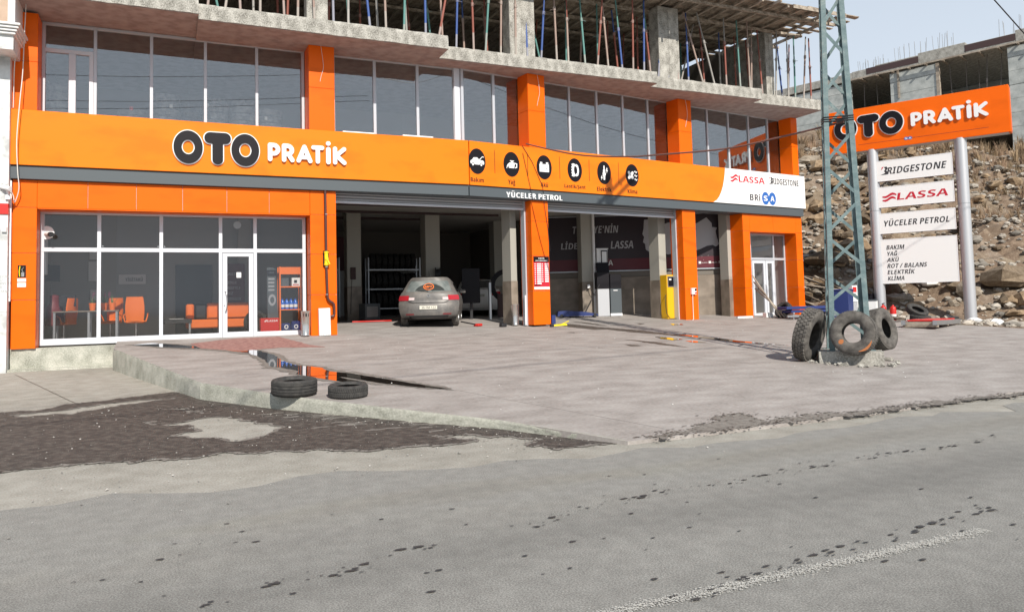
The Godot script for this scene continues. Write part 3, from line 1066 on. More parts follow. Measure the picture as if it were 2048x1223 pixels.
func hillside() -> void:
	var m := mb()
	var st := 0.5
	for j in 128:
		for i in 92:
			var x0 := 22.9 + i * st
			var z0 := -72.0 + j * st
			var q := []
			for o in [[0, 0], [0, 1], [1, 1], [1, 0]]:
				var x: float = x0 + o[0] * st
				var z: float = z0 + o[1] * st
				var y := hill_y(x, z)
				if z > -11.0:
					y = lerpf(y, -0.05, smoothstep(-11.0, -8.2, z))
				if x < 24.2 and z > -23:
					y = minf(y, lot_y(x, z) - 0.04)
				q.append(Vector3(x, y, z))
			var t := 0.95 + 0.5 * n1.get_noise_2d(x0 * 3, z0 * 3)
			m.col = Color(t * 1.05, t * 0.98, t * 0.9)
			m.tri(q[0], q[1], q[2])
			m.tri(q[0], q[2], q[3])
	var hill := setting("hill", m, M.soil)
	# rocks one can tell apart, sunk into the slope
	var kinds := []
	for k in 7:
		kinds.append(stone_mesh(100 + k, 0.42))
	var tones := []
	for k in 4:
		var r: StandardMaterial3D = M.rock.duplicate()
		r.albedo_color = [Color(1, 1, 1), Color(0.84, 0.80, 0.75), Color(1.0, 0.93, 0.84), Color(0.72, 0.68, 0.63)][k]
		tones.append(r)
	var big := [[2.4, 1.5, 0.95], [1.1, 2.0, 0.5], [1.6, 0.2, 0.4], [3.0, -5.0, 0.8], [4.4, -4.0, 0.7], [6.0, -5.5, 0.7]]
	for k in 285:
		var p := rng.randf_range(0.3, 13.5)
		var l := rng.randf_range(-9.0, 4.8)
		if k % 5 < 3:
			l = rng.randf_range(-7.6, -1.6)
			p = rng.randf_range(0.8, 12.5)
		var s := 0.11 + 0.36 * pow(rng.randf(), 2.0) * (1.05 if l < -1.0 else 0.65)
		if k < big.size():
			p = big[k][0]
			l = big[k][1]
			s = big[k][2]
		var x := 27.0 + 0.8 * p + 0.6 * l
		var z := -19.0 - 0.6 * p + 0.8 * l
		var b := Basis.from_euler(Vector3(rng.randf_range(-0.5, 0.5), rng.randf() * TAU, rng.randf_range(-0.5, 0.5))).scaled(Vector3(s * rng.randf_range(0.8, 1.6), s * rng.randf_range(0.5, 0.95), s * rng.randf_range(0.8, 1.3)))
		put("rock", kinds[k % 7], tones[rng.randi() % 4], hill, Transform3D(b, Vector3(x, hill_y(x, z) + s * 0.22, z)))
	# smaller stones and dry grass
	var mm := MultiMesh.new()
	mm.transform_format = MultiMesh.TRANSFORM_3D
	mm.use_colors = true
	mm.mesh = stone_mesh(55, 0.4)
	mm.instance_count = 4200
	for k in mm.instance_count:
		var p := rng.randf_range(-2.6, 14.0)
		var l := rng.randf_range(-9.5, 5.5)
		var x := 27.0 + 0.8 * p + 0.6 * l
		var z := -19.0 - 0.6 * p + 0.8 * l
		if x < 24.6 or z > -12:
			p += 4
			x += 3.2
			z -= 2.4
		var s := 0.03 + 0.15 * pow(rng.randf(), 2.2)
		mm.set_instance_transform(k, Transform3D(Basis.from_euler(Vector3(rng.randf(), rng.randf() * TAU, rng.randf())).scaled(Vector3(s * 1.4, s * 0.8, s)), Vector3(x, hill_y(x, z) + 0.02, z)))
		var g := rng.randf_range(0.14, 0.46)
		mm.set_instance_color(k, Color(g, g * 0.91, g * 0.78))
	var sc := MultiMeshInstance3D.new()
	sc.name = "scree"
	sc.multimesh = mm
	sc.material_override = M.tinted_matte
	add_child(sc)
	tag(sc, "loose brown scree of small stones over the hillside", "scree")
	sc.set_meta("kind", "stuff")
	var tuft := mb()
	for k in 16:
		var a := rng.randf() * TAU
		var ln := rng.randf_range(0.5, 1.0)
		var lean := rng.randf_range(0.1, 0.6)
		var d := Vector3(cos(a), 0, sin(a))
		var side := Vector3(-sin(a), 0, cos(a)) * 0.018
		var b0 := d * 0.07
		var b1 := b0 + d * lean * 0.4 * ln + Vector3(0, ln * 0.6, 0)
		var b2 := b0 + d * lean * ln + Vector3(0, ln * (0.95 - 0.3 * lean), 0)
		tuft.quad(b0 - side, b0 + side, b1 + side * 0.7, b1 - side * 0.7)
		tuft.tri(b1 - side * 0.7, b1 + side * 0.7, b2)
	mm = MultiMesh.new()
	mm.transform_format = MultiMesh.TRANSFORM_3D
	mm.use_colors = true
	mm.mesh = tuft.mesh()
	mm.instance_count = 1000
	for k in mm.instance_count:
		var p := rng.randf_range(5.0, 14.5)
		var l := rng.randf_range(-3.0, 5.5)
		if k % 2 == 0:
			p = rng.randf_range(10.5, 15.5)
			l = rng.randf_range(-9.0, 4.0)
		elif n1.get_noise_2d(p * 4, l * 4) < -0.02:
			p = rng.randf_range(6, 10)
			l = rng.randf_range(0.5, 4.5)
		var x := 27.0 + 0.8 * p + 0.6 * l
		var z := -19.0 - 0.6 * p + 0.8 * l
		var s := rng.randf_range(0.25, 0.75) * (1.5 if k % 2 == 0 else 0.8)
		mm.set_instance_transform(k, Transform3D(Basis(Vector3.UP, rng.randf() * TAU).scaled(Vector3(s, s, s)), Vector3(x, hill_y(x, z) - 0.03, z)))
		var g := rng.randf_range(0.6, 1.1)
		mm.set_instance_color(k, Color(g, g * rng.randf_range(0.9, 1.0), g * 0.95))
	var gr := MultiMeshInstance3D.new()
	gr.name = "dry_grass"
	gr.multimesh = mm
	gr.material_override = M.dry_grass
	add_child(gr)
	tag(gr, "dry straw coloured grass and brush along the hillside", "grass")
	gr.set_meta("kind", "stuff")

# ---- the garage building ----
var house: Node3D

func local_box(t: Transform3D, x0: float, x1: float, y0: float, y1: float, d0: float, d1: float, e := 0.0) -> MB:
	var m := mb(t)
	if e > 0:
		m.cbox(Vector3(x0, y0, d0), Vector3(x1, y1, d1), e)
	else:
		m.box(Vector3(x0, y0, d0), Vector3(x1, y1, d1))
	return m

func building_shell() -> void:
	house = thing("garage_building", "orange and grey tyre garage under an unfinished grey concrete upper storey", "building")
	# floors between storeys, walls and ceiling behind the facade
	var m := mb()
	m.plate(P2([-3.05, -21.0, 8.05, -21.0, 22.75, -23.1, 21.6, -34, -3.05, -34]), 5.12, 5.98)
	put("upper_floor", m, M.inner_ceiling, house)
	m = mb()
	m.plate(P2([4.23, -21.1, 8.05, -21.1, 19.8, -22.85, 19.9, -23.5, 13.2, -26.9, 13.2, -33.7, 4.23, -33.7]), 4.98, 5.115)
	put("garage_ceiling", m, M.inner_ceiling, house)
	m = mb()
	for k in 4:
		var z := -22.6 - k * 1.9
		m.box(Vector3(4.4, 4.9, z - 0.05), Vector3(15.5 - k * 2.0, 4.97, z + 0.05))
	put("ceiling_duct", m, M.dark_paint, house)
	# slanting back wall of the garage with a stone dado
	m = mb()
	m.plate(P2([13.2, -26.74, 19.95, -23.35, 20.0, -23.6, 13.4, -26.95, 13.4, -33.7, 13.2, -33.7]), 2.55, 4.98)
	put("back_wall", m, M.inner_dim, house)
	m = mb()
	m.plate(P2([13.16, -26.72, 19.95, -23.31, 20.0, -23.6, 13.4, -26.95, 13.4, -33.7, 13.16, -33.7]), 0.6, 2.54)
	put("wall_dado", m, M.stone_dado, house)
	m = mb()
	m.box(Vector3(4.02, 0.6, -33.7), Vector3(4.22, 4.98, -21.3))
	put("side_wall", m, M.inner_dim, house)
	m = mb()
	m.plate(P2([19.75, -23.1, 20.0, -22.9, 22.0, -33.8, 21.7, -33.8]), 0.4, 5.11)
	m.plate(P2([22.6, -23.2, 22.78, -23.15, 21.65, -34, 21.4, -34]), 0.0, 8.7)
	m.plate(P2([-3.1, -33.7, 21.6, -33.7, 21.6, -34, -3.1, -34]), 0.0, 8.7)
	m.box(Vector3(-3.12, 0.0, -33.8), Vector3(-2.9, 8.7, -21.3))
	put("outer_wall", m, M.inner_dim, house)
	m = mb()
	for a in [[5.85, 6.35, -27.2, -26.7], [8.65, 9.2, -27.1, -26.5], [12.2, 12.7, -29.0, -28.5]]:
		put("garage_column", local_box(Transform3D.IDENTITY, a[0], a[1], 2.35, 4.98, a[2], a[3], 0.01), M.inner_wall, house)
		put("column_foot", local_box(Transform3D.IDENTITY, a[0] - 0.01, a[1] + 0.01, 0.9, 2.348, a[2] - 0.01, a[3] + 0.01, 0.01), M.stone_dado, house)
	var w4 := yaw(-0.25, Vector3(14.42, 0, -25.0))
	put("garage_column", local_box(w4, -0.24, 0.24, 2.35, 4.98, -0.28, 0.28, 0.01), M.inner_wall, house)
	put("column_foot", local_box(w4, -0.25, 0.25, 0.9, 2.348, -0.29, 0.29, 0.01), M.stone_dado, house)
	# shop room
	m = mb()
	m.box(Vector3(-2.85, 0.3, -27.0), Vector3(4.02, 0.93, -21.3))
	put("shop_floor", m, M.shop_floor, house)
	m = mb()
	m.box(Vector3(-2.9, 0.9, -27.2), Vector3(4.02, 5.1, -27.0))
	m.box(Vector3(-2.9, 0.9, -27.0), Vector3(-2.82, 5.1, -21.35))
	put("shop_wall", m, M.inner_wall, house)
	m = mb()
	m.box(Vector3(-2.9, 4.75, -27.0), Vector3(4.02, 5.1, -21.4))
	put("shop_ceiling", m, M.inner_dark, house)
	# upstairs back wall
	m = mb()
	m.plate(P2([-3.0, -27.0, 8, -27.0, 22.3, -28.6, 22.3, -28.8, 8, -27.2, -3.0, -27.2]), 5.98, 8.7)
	put("store_wall", m, M.inner_wall, house)
	# soffit slab over the windows: stepped sections, each squarer to the road than the facade
	for s in [[-3.15, 0.78, -19.55, 8.78, 9.10], [0.78, 7.21, -19.73, 8.72, 9.08], [7.21, 14.76, -20.55, 8.72, 9.08], [14.76, 19.57, -20.98, 8.72, 9.08], [19.57, 22.95, -21.45, 8.72, 9.08]]:
		m = mb()
		slab_edge(m, s[0], s[1], s[2], s[3], s[4])
		put("floor_slab", m, M.raw_concrete, house)
		m = mb()
		m.box(Vector3(s[0], s[3] - 0.03, -34.0), Vector3(s[1], s[3] - 0.004, s[2] - 0.03))
		put("soffit", m, M.plaster, house)

# a cast slab with a rough, uneven front edge
func slab_edge(m: MB, x0: float, x1: float, z: float, y0: float, y1: float) -> void:
	m.box(Vector3(x0, y0, -34.0), Vector3(x1, y1, z - 0.02))
	var c := int((x1 - x0) / 0.09)
	var rows := 5
	var pts := []
	for j in rows + 1:
		var row := []
		for i in c + 1:
			var x := lerpf(x0, x1, float(i) / c)
			var y := lerpf(y0, y1, float(j) / rows)
			var bulge := 0.018 * n2.get_noise_2d(x * 5, y * 14) + 0.02 * n1.get_noise_2d(x * 9, y * 9)
			if j == 0:
				y -= 0.015 + 0.02 * absf(n2.get_noise_1d(x * 9))
				bulge -= 0.004
			if j == rows:
				y += 0.012 * n2.get_noise_1d(x * 7 + 40)
				bulge -= 0.012
			row.append(Vector3(x, y, z + 0.01 + bulge))
		pts.append(row)
	m.grid(pts)
	for i in c:
		m.quad(pts[rows][i], pts[rows][i + 1], pts[rows][i + 1] + Vector3(0, 0, -0.06), pts[rows][i] + Vector3(0, 0, -0.06))
		m.quad(pts[0][i] + Vector3(0, 0, -0.06), pts[0][i + 1] + Vector3(0, 0, -0.06), pts[0][i + 1], pts[0][i])

# orange pillar clad in folded panels; side panels show on its shop side
func pillar(t: Transform3D, x0: float, x1: float, ys: Array, deep: float, lft := true, rgt := true) -> void:
	var core := local_box(t, x0 + 0.03, x1 - 0.03, ys[0] + 0.01, ys[ys.size() - 1], -deep, -0.03)
	var o := put("pillar", core, M.galvanised, house)
	for k in ys.size() - 1:
		var a: float = ys[k] + 0.004
		var b: float = ys[k + 1] - 0.004
		put("panel", local_box(t, x0, x1, a, b, -0.028, rng.randf_range(-0.001, 0.001), 0.004), M.orange_panel, o)
		if lft:
			put("panel", local_box(t, x0, x0 + 0.028, a, b, -deep, -0.0285, 0.003), M.orange_panel, o)
		if rgt:
			put("panel", local_box(t, x1 - 0.028, x1, a, b, -deep, -0.0285, 0.003), M.orange_panel, o)

func window_set(t: Transform3D, xs: Array, y0: float, y1: float, d: float, w: float, pane: Material, called := "window", fr := "frame_silver") -> MeshInstance3D:
	# head and sill rails, mullions and panes
	var x0: float = xs[0]
	var x1: float = xs[xs.size() - 1]
	var win := put(called, local_box(t, x0, x1, y1 - w, y1, d - 0.05, d + 0.03, 0.004), M[fr], house)
	put("sill_rail", local_box(t, x0, x1, y0, y0 + w, d - 0.05, d + 0.03, 0.004), M[fr], win)
	for k in xs.size():
		var x: float = xs[k]
		var a := x - w / 2
		if k == 0:
			a = x
		elif k == xs.size() - 1:
			a = x - w
		put("mullion", local_box(t, a, a + w, y0 + w, y1 - w, d - 0.05, d + 0.034, 0.004), M[fr], win)
	for k in xs.size() - 1:
		put("pane", local_box(t, xs[k] + w * 0.4, xs[k + 1] - w * 0.4, y0 + w * 0.8, y1 - w * 0.8, d - 0.016, d - 0.008), pane, win)
	return win

func facade() -> void:
	var g := [0.90, 1.977, 3.05, 4.106, 4.745]
	pillar(TL, -3.13, -2.65, [0.86, 1.977, 3.05, 4.106, 4.745], 0.55)
	pillar(TL, 3.56, 4.24, g, 0.62)
	pillar(TR, 2.20, 2.83, [0.95, 1.977, 3.05, 4.106, 4.745], 0.62)
	pillar(TR, 8.58, 9.21, [0.90, 1.977, 3.05, 4.106, 4.745], 0.62)
	pillar(TR, 11.67, 12.05, [0.89, 1.977, 3.05, 4.106, 4.745], 0.62)
	pillar(TR, 14.72, 15.09, [0.80, 1.977, 3.05, 4.106, 4.745], 0.62)
	for a in [[TL, -3.2, -2.67], [TL, 3.56, 4.24], [TR, 2.20, 2.83], [TR, 8.58, 9.21], [TR, 14.72, 15.09]]:
		pillar(a[0], a[1], a[2], [6.30, 7.53, 8.69], 0.66 if a[0] == TL else 0.58)
	# lintel panels over the shop and the side door
	var lin_ := put("lintel", local_box(TL, -2.64, 3.55, 4.12, 4.745, -0.6, -0.03), M.galvanised, house)
	for k in 6:
		put("panel", local_box(TL, -2.645 + k * 1.034, -2.653 + (k + 1) * 1.034, 4.106, 4.741, -0.028, 0.0 + 0.0008 * (k % 2), 0.004), M.orange_panel, lin_)
	put("panel", local_box(TL, -2.64, 3.55, 4.08, 4.104, -0.6, -0.002), M.orange_panel, lin_)
	lin_ = put("lintel", local_box(TR, 12.06, 14.71, 4.12, 4.745, -0.6, -0.03), M.galvanised, house)
	for k in 2:
		put("panel", local_box(TR, 12.055 + k * 1.333, 12.048 + (k + 1) * 1.333, 4.106, 4.741, -0.028, 0.0006, 0.004), M.orange_panel, lin_)
	put("panel", local_box(TR, 12.056, 14.714, 4.08, 4.104, -0.6, -0.002), M.orange_panel, lin_)
	# plinth at the low corner
	var m := mb()
	var pts := []
	for j in 7:
		var row := []
		for i in 31:
			var x := lerpf(-3.15, -0.9, i / 30.0)
			var y := lerpf(0.25, 0.865, j / 6.0)
			row.append(Vector3(x, y, -D - 0.07 + 0.03 * n2.get_noise_2d(x * 5, y * 5) + 0.02 * n1.get_noise_2d(x * 14, y * 14) + (0.05 if j == 0 else 0.0)))
		pts.append(row)
	m.grid(pts)
	m.box(Vector3(-3.15, 0.2, -21.4), Vector3(-0.9, 0.86, -D - 0.12))
	for i in 30:
		m.quad(pts[6][i], pts[6][i + 1], pts[6][i + 1] + Vector3(0, 0, -0.1), pts[6][i] + Vector3(0, 0, -0.1))
	put("plinth", m, M.plinth, house)
	m = mb()
	m.box(Vector3(-3.3, 0.28, -D - 0.1), Vector3(-0.95, 0.41, -D + 0.16))
	put("plinth_step", m, M.plinth, house)
	# ---- shop front: two rows of panes
	var d := -0.60
	var sf := put("shop_window", local_box(TL, -2.65, 3.53, 3.125, 3.225, d - 0.06, d + 0.04, 0.004), M.frame_white, house)
	put("sill_rail", local_box(TL, -2.65, 1.33, 0.90, 1.05, d - 0.06, d + 0.05, 0.004), M.frame_white, sf)
	put("sill_rail", local_box(TL, 2.26, 3.53, 0.90, 1.05, d - 0.06, d + 0.05, 0.004), M.frame_white, sf)
	put("head_rail", local_box(TL, -2.65, 3.53, 4.03, 4.085, d - 0.06, d + 0.04, 0.004), M.frame_white, sf)
	var xs := [-2.65, -1.41, -0.03, 1.37, 2.225, 3.53]
	for k in xs.size():
		var w := 0.085
		var x: float = xs[k] - (w / 2 if k > 0 and k < 5 else (0.0 if k == 0 else w))
		put("mullion", local_box(TL, x, x + w, 3.225, 4.03, d - 0.06, d + 0.036, 0.004), M.frame_white, sf)
		put("mullion", local_box(TL, x, x + w, 1.05 if k != 3 and k != 4 else 0.90, 3.125, d - 0.06, d + 0.036, 0.004), M.frame_white, sf)
	for k in 5:
		put("pane", local_box(TL, xs[k] + 0.03, xs[k + 1] - 0.03, 3.2, 4.05, d - 0.014, d - 0.006), M.shop_glass, sf)
		if k != 3:
			put("pane", local_box(TL, xs[k] + 0.03, xs[k + 1] - 0.03, 1.03, 3.14, d - 0.014, d - 0.006), M.shop_glass, sf)
	m = mb(TL)
	for x in [-1.33, -0.10, 0.05]:
		m.tube(Vector3(x, 3.27, d), Vector3(x, 3.27, d + 0.012), 0.016, 0.016, 10)
	put("glass_fixing", m, M.chrome, sf)
	# shop door
	var door := put("shop_door", local_box(TL, 1.42, 2.175, 3.02, 3.11, d - 0.05, d + 0.045, 0.004), M.frame_white, house)
	put("frame", local_box(TL, 1.42, 2.175, 0.93, 1.065, d - 0.05, d + 0.045, 0.004), M.frame_white, door)
	put("frame", local_box(TL, 1.42, 1.53, 1.065, 3.02, d - 0.05, d + 0.045, 0.004), M.frame_white, door)
	put("frame", local_box(TL, 2.065, 2.175, 1.065, 3.02, d - 0.05, d + 0.045, 0.004), M.frame_white, door)
	put("pane", local_box(TL, 1.51, 2.08, 1.05, 3.03, d - 0.012, d - 0.004), M.shop_glass, door)
	m = mb(TL)
	m.path(V3([1.475, 2.12, d + 0.05, 1.49, 2.10, d + 0.10, 1.512, 2.0, d + 0.12, 1.52, 1.85, d + 0.125, 1.512, 1.7, d + 0.12, 1.49, 1.60, d + 0.10, 1.475, 1.58, d + 0.05]), 0.013)
	put("handle", m, M.chrome, door)
	m = mb(TL)
	m.tube(Vector3(1.462, 1.75, d + 0.045), Vector3(1.462, 1.75, d + 0.06), 0.012, 0.012, 8)
	put("lock", m, M.black_plastic, door)
	m = mb(TL)
	m.box(Vector3(1.76, 2.47, d - 0.003), Vector3(1.875, 2.61, d + 0.002))
	put("sticker", m, M.white_panel, door)
	# ---- side door at the far end
	d = -0.56
	var sd := put("side_window", local_box(TR, 12.06, 14.71, 3.06, 3.15, d - 0.05, d + 0.03, 0.004), M.frame_silver, house)
	put("head_rail", local_box(TR, 12.06, 14.71, 4.02, 4.08, d - 0.05, d + 0.03, 0.004), M.frame_silver, sd)
	var dx := [12.06, 12.68, 14.02, 14.71]
	for k in 4:
		var x: float = dx[k] - (0.0 if k == 0 else (0.07 if k == 3 else 0.035))
		put("mullion", local_box(TR, x, x + 0.07, 3.15, 4.02, d - 0.05, d + 0.026, 0.004), M.frame_silver, sd)
		put("mullion", local_box(TR, x, x + 0.07, 0.8, 3.06, d - 0.05, d + 0.026, 0.004), M.frame_silver, sd)
	for k in 3:
		put("pane", local_box(TR, dx[k] + 0.03, dx[k + 1] - 0.03, 3.12, 4.05, d - 0.014, d - 0.006), M.shop_glass, sd)
	put("pane", local_box(TR, 12.09, 12.65, 0.85, 3.09, d - 0.014, d - 0.006), M.shop_glass, sd)
	put("pane", local_box(TR, 14.05, 14.68, 0.85, 3.09, d - 0.014, d - 0.006), M.shop_glass, sd)
	for a in [[12.73, 13.48], [13.50, 13.98]]:
		var leaf := put("side_door", local_box(TR, a[0], a[1], 2.93, 3.04, d - 0.04, d + 0.035, 0.004), M.frame_white, house)
		put("frame", local_box(TR, a[0], a[1], 0.88, 1.02, d - 0.04, d + 0.035, 0.004), M.frame_white, leaf)
		put("frame", local_box(TR, a[0], a[0] + 0.11, 1.02, 2.93, d - 0.04, d + 0.035, 0.004), M.frame_white, leaf)
		put("frame", local_box(TR, a[1] - 0.11, a[1], 1.02, 2.93, d - 0.04, d + 0.035, 0.004), M.frame_white, leaf)
		put("pane", local_box(TR, a[0] + 0.09, a[1] - 0.09, 1.0, 2.95, d - 0.012, d - 0.004), M.shop_glass, leaf)
	m = mb(TR)
	m.path(V3([13.44, 2.1, d + 0.04, 13.44, 2.08, d + 0.09, 13.44, 1.85, d + 0.1, 13.44, 1.65, d + 0.09, 13.44, 1.63, d + 0.04]), 0.012)
	put("handle", m, M.chrome, house.get_node("side_door"))
	m = mb(TR)
	m.box(Vector3(12.06, 0.8, -4.5), Vector3(14.7, 4.9, -4.4))
	m.box(Vector3(12.0, 0.8, -4.5), Vector3(12.06, 4.9, -0.65))
	m.box(Vector3(14.7, 0.8, -4.5), Vector3(14.76, 4.9, -0.65))
	put("stair_wall", m, M.white_paint, house)
	# ---- roller shutters, drawn up
	var ca := TL * Vector3(4.25, 0, 0)
	var cb := TR * Vector3(2.19, 0, 0)
	var clen := (cb - ca).length()
	var cx := (cb - ca) / clen
	var chord := Transform3D(Basis(cx, Vector3.UP, cx.cross(Vector3.UP)), ca)
	for a in [[chord, 0.02, clen - 0.02], [TR, 2.84, 8.57]]:
		var sh := put("roller_shutter", local_box(a[0], a[1], a[2], 4.48, 4.545, -0.42, -0.33, 0.006), M.frame_white, house)
		for k in 4:

			var y := 4.55 + k * 0.085
			var sl := mb()
			slat(sl, a[0], a[1], a[2], y)
			put("slat", sl, M.shutter, sh)
	for a in [[TL, 4.245, 0.9], [TR, 2.14, 0.93], [TR, 2.835, 0.93], [TR, 8.525, 0.88]]:
		var rail := put("shutter_rail", local_box(a[0], a[1], a[1] + 0.05, a[2], 4.75, -0.5, -0.3), M.frame_silver, house)
		rail.set_meta("label", "shutter guide rail")
	# concrete piers behind the pillars, rendered white above a stone foot
	for a in [[TR, 1.97, 2.19, 0.95], [TR, 8.22, 8.56, 0.90]]:
		put("pier", local_box(a[0], a[1], a[2], 2.32, 4.98, -1.35, -0.86), M.inner_wall, house)
		put("pier_foot", local_box(a[0], a[1] - 0.01, a[2] + 0.01, 0.85, 2.318, -1.36, -0.85), M.stone_dado, house)
	put("pier", local_box(TR, 11.48, 11.68, 2.32, 4.98, -1.0, -0.6), M.inner_wall, house)
	put("pier_foot", local_box(TR, 11.475, 11.68, 0.8, 2.318, -1.01, -0.59), M.stone_dado, house)
	# ---- windows upstairs
	var wl := window_set(TL, [-2.67, -1.53, -0.265, 1.015, 2.30, 3.55], 6.16, 8.74, -0.70, 0.075, M.upper_glass)
	put("transom", local_box(TL, -2.6, -1.57, 8.0, 8.1, -0.75, -0.665, 0.004), M.frame_white, wl)
	put("sash_post", local_box(TL, -2.10, -1.95, 6.23, 8.0, -0.75, -0.66, 0.004), M.frame_white, wl)
	put("sash_post", local_box(TL, -1.66, -1.57, 6.23, 8.0, -0.75, -0.66, 0.004), M.frame_white, wl)
	window_set(TL, [4.30, 5.52, 6.80, 7.99], 6.16, 8.74, -0.70, 0.085, M.upper_glass)
	put("corner_post", local_box(TR, -0.03, 0.16, 6.2, 8.72, -0.78, -0.62, 0.005), M.frame_white, house)
	window_set(TR, [0.17, 1.31, 2.40], 6.16, 8.74, -0.60, 0.085, M.upper_glass)
	window_set(TR, [2.86, 4.22, 5.37, 6.52, 7.67, 8.80], 6.16, 8.74, -0.60, 0.075, M.upper_glass)
	window_set(TR, [9.21, 10.64, 11.77, 12.91, 14.03, 15.0], 6.16, 8.74, -0.60, 0.075, M.upper_glass)

func slat(m: MB, t: Transform3D, x0: float, x1: float, y: float) -> void:
	m.T = t
	var pr := [[-0.40, 0.0], [-0.362, 0.004], [-0.35, 0.022], [-0.346, 0.04], [-0.35, 0.058], [-0.362, 0.076], [-0.40, 0.08]]
	for k in pr.size() - 1:
		m.quad(Vector3(x0, y + pr[k][1], pr[k][0]), Vector3(x1, y + pr[k][1], pr[k][0]), Vector3(x1, y + pr[k + 1][1], pr[k + 1][0]), Vector3(x0, y + pr[k + 1][1], pr[k + 1][0]))

# ---- lettering of the shop name: parts of sign, in the frame t, scaled by kx, ky from (x0, y0), standing on depth z ----
func logo(sign_: Node3D, t: Transform3D, x0: float, y0: float, kx: float, ky: float, z: float) -> void:
	var tt := t * Transform3D(Basis.from_scale(Vector3(kx, ky, 1)), Vector3(x0, y0, z))
	for cx in [0.335, 1.68]:
		var m := mb(tt)
		ring(m, cx, 0.41, 0.36, 0.437, 0.125, 0.158, 0.0, 0.045)
		var o := put("letter_o", m, M.white_plastic, sign_)
		m = mb(tt)
		ring(m, cx, 0.41, 0.335, 0.41, 0.15, 0.185, 0.0, 0.075)
		put("face", m, M.charcoal, o)
	var m := mb(tt)
	stroke(m, [0.845, 0.675, 1.195, 0.675], 0.165, 0.0, 0.045)
	stroke(m, [1.02, 0.66, 1.02, 0.14], 0.152, 0.0, 0.0445)
	var o := put("letter_t", m, M.white_plastic, sign_)
	m = mb(tt)
	stroke(m, [0.845, 0.675, 1.195, 0.675], 0.137, 0.0, 0.075)
	stroke(m, [1.02, 0.66, 1.02, 0.135], 0.125, 0.0, 0.0746)
	put("face", m, M.charcoal, o)
	var r := 0.056
	var z1 := 0.07
	var sets := {
		"letter_p": [[2.286, 0.215, 2.286, 0.585], [2.286, 0.585] + arc(2.375, 0.475, 0.11, 0.11, 90, -90) + [2.286, 0.365]],
		"letter_r": [[2.636, 0.215, 2.636, 0.585], [2.636, 0.585] + arc(2.725, 0.475, 0.11, 0.11, 90, -90) + [2.636, 0.365], [2.74, 0.375, 2.845, 0.215]],
		"letter_a": [[3.005, 0.215, 3.155, 0.585, 3.305, 0.215], [3.06, 0.31, 3.25, 0.31]],
		"letter_t_small": [[3.39, 0.585, 3.615, 0.585], [3.502, 0.585, 3.502, 0.215]],
		"letter_i": [[3.78, 0.56, 3.78, 0.215], [3.778, 0.715, 3.782, 0.715]],
		"letter_k": [[3.956, 0.585, 3.956, 0.215], [4.2, 0.585, 3.99, 0.405, 4.205, 0.215]]}
	for k in sets:
		m = mb(tt)
		var e := 0.0
		for s in sets[k]:
			stroke(m, s, r * (1.06 if k == "letter_i" else 1.0), 0.0, z1 - e)
			e += 0.0006
		put(String(k).replace("_small", ""), m, M.white_plastic, sign_)

func swoosh(m: MB, x: float, y: float, w: float, h: float, z: float) -> void:
	for k in 2:
		var yy := y + h * (0.02 + 0.5 * k)
		var top := PackedVector2Array()
		var bot := PackedVector2Array()
		for j in 9:
			var t := j / 8.0
			var c := sin(t * TAU) * -0.16 * h
			top.append(Vector2(x + w * (0.02 + t * (0.9 + 0.06 * k)), yy + c + h * (0.16 + 0.2 * sin(t * PI)) + t * h * 0.14))
			bot.append(Vector2(x + w * (0.0 + t * (0.9 + 0.06 * k)), yy + c + t * h * 0.12))
		bot.reverse()
		top.append_array(bot)
		m.prism(top, z, z + 0.003)

# the three brand marks, printed flat at depth z
func brand_tyre(sign_: Node3D, t: Transform3D, x: float, y: float, w: float, h: float, z: float, slant := 0.0) -> void:
	var m := mb(t)
	words(m, "RIDGESTONE", x + w * 0.115, y, w * 0.885, h * 0.86, z, 0.003, slant)
	m.prism(P2([x + w * 0.0, y - h * 0.02, x + w * 0.10, y - h * 0.02, x + w * 0.118, y + h * 0.3, x + w * 0.095, y + h * 0.5, x + w * 0.123, y + h * 0.75, x + w * 0.105, y + h * 1.0, x + w * 0.06, y + h * 1.0, x + w * 0.082, y + h * 0.72, x + w * 0.06, y + h * 0.45, x + w * 0.078, y + h * 0.2]), z, z + 0.003)
	put("lettering", m, M.ink, sign_)
	m = mb(t)
	m.prism(P2([x + w * 0.012, y + h * 0.55, x + w * 0.03, y + h * 1.0, x + w * 0.057, y + h * 1.0]), z, z + 0.003)
	put("mark", m, M.red_print, sign_)

func brand_wave(sign_: Node3D, t: Transform3D, x: float, y: float, w: float, h: float, z: float, slant := 0.0) -> void:
	var m := mb(t)
	swoosh(m, x, y, w * 0.23, h, z)
	words(m, "LASSA", x + w * 0.235, y, w * 0.765, h * 0.95, z, 0.003, slant)
	put("lettering", m, M.red_print, sign_)

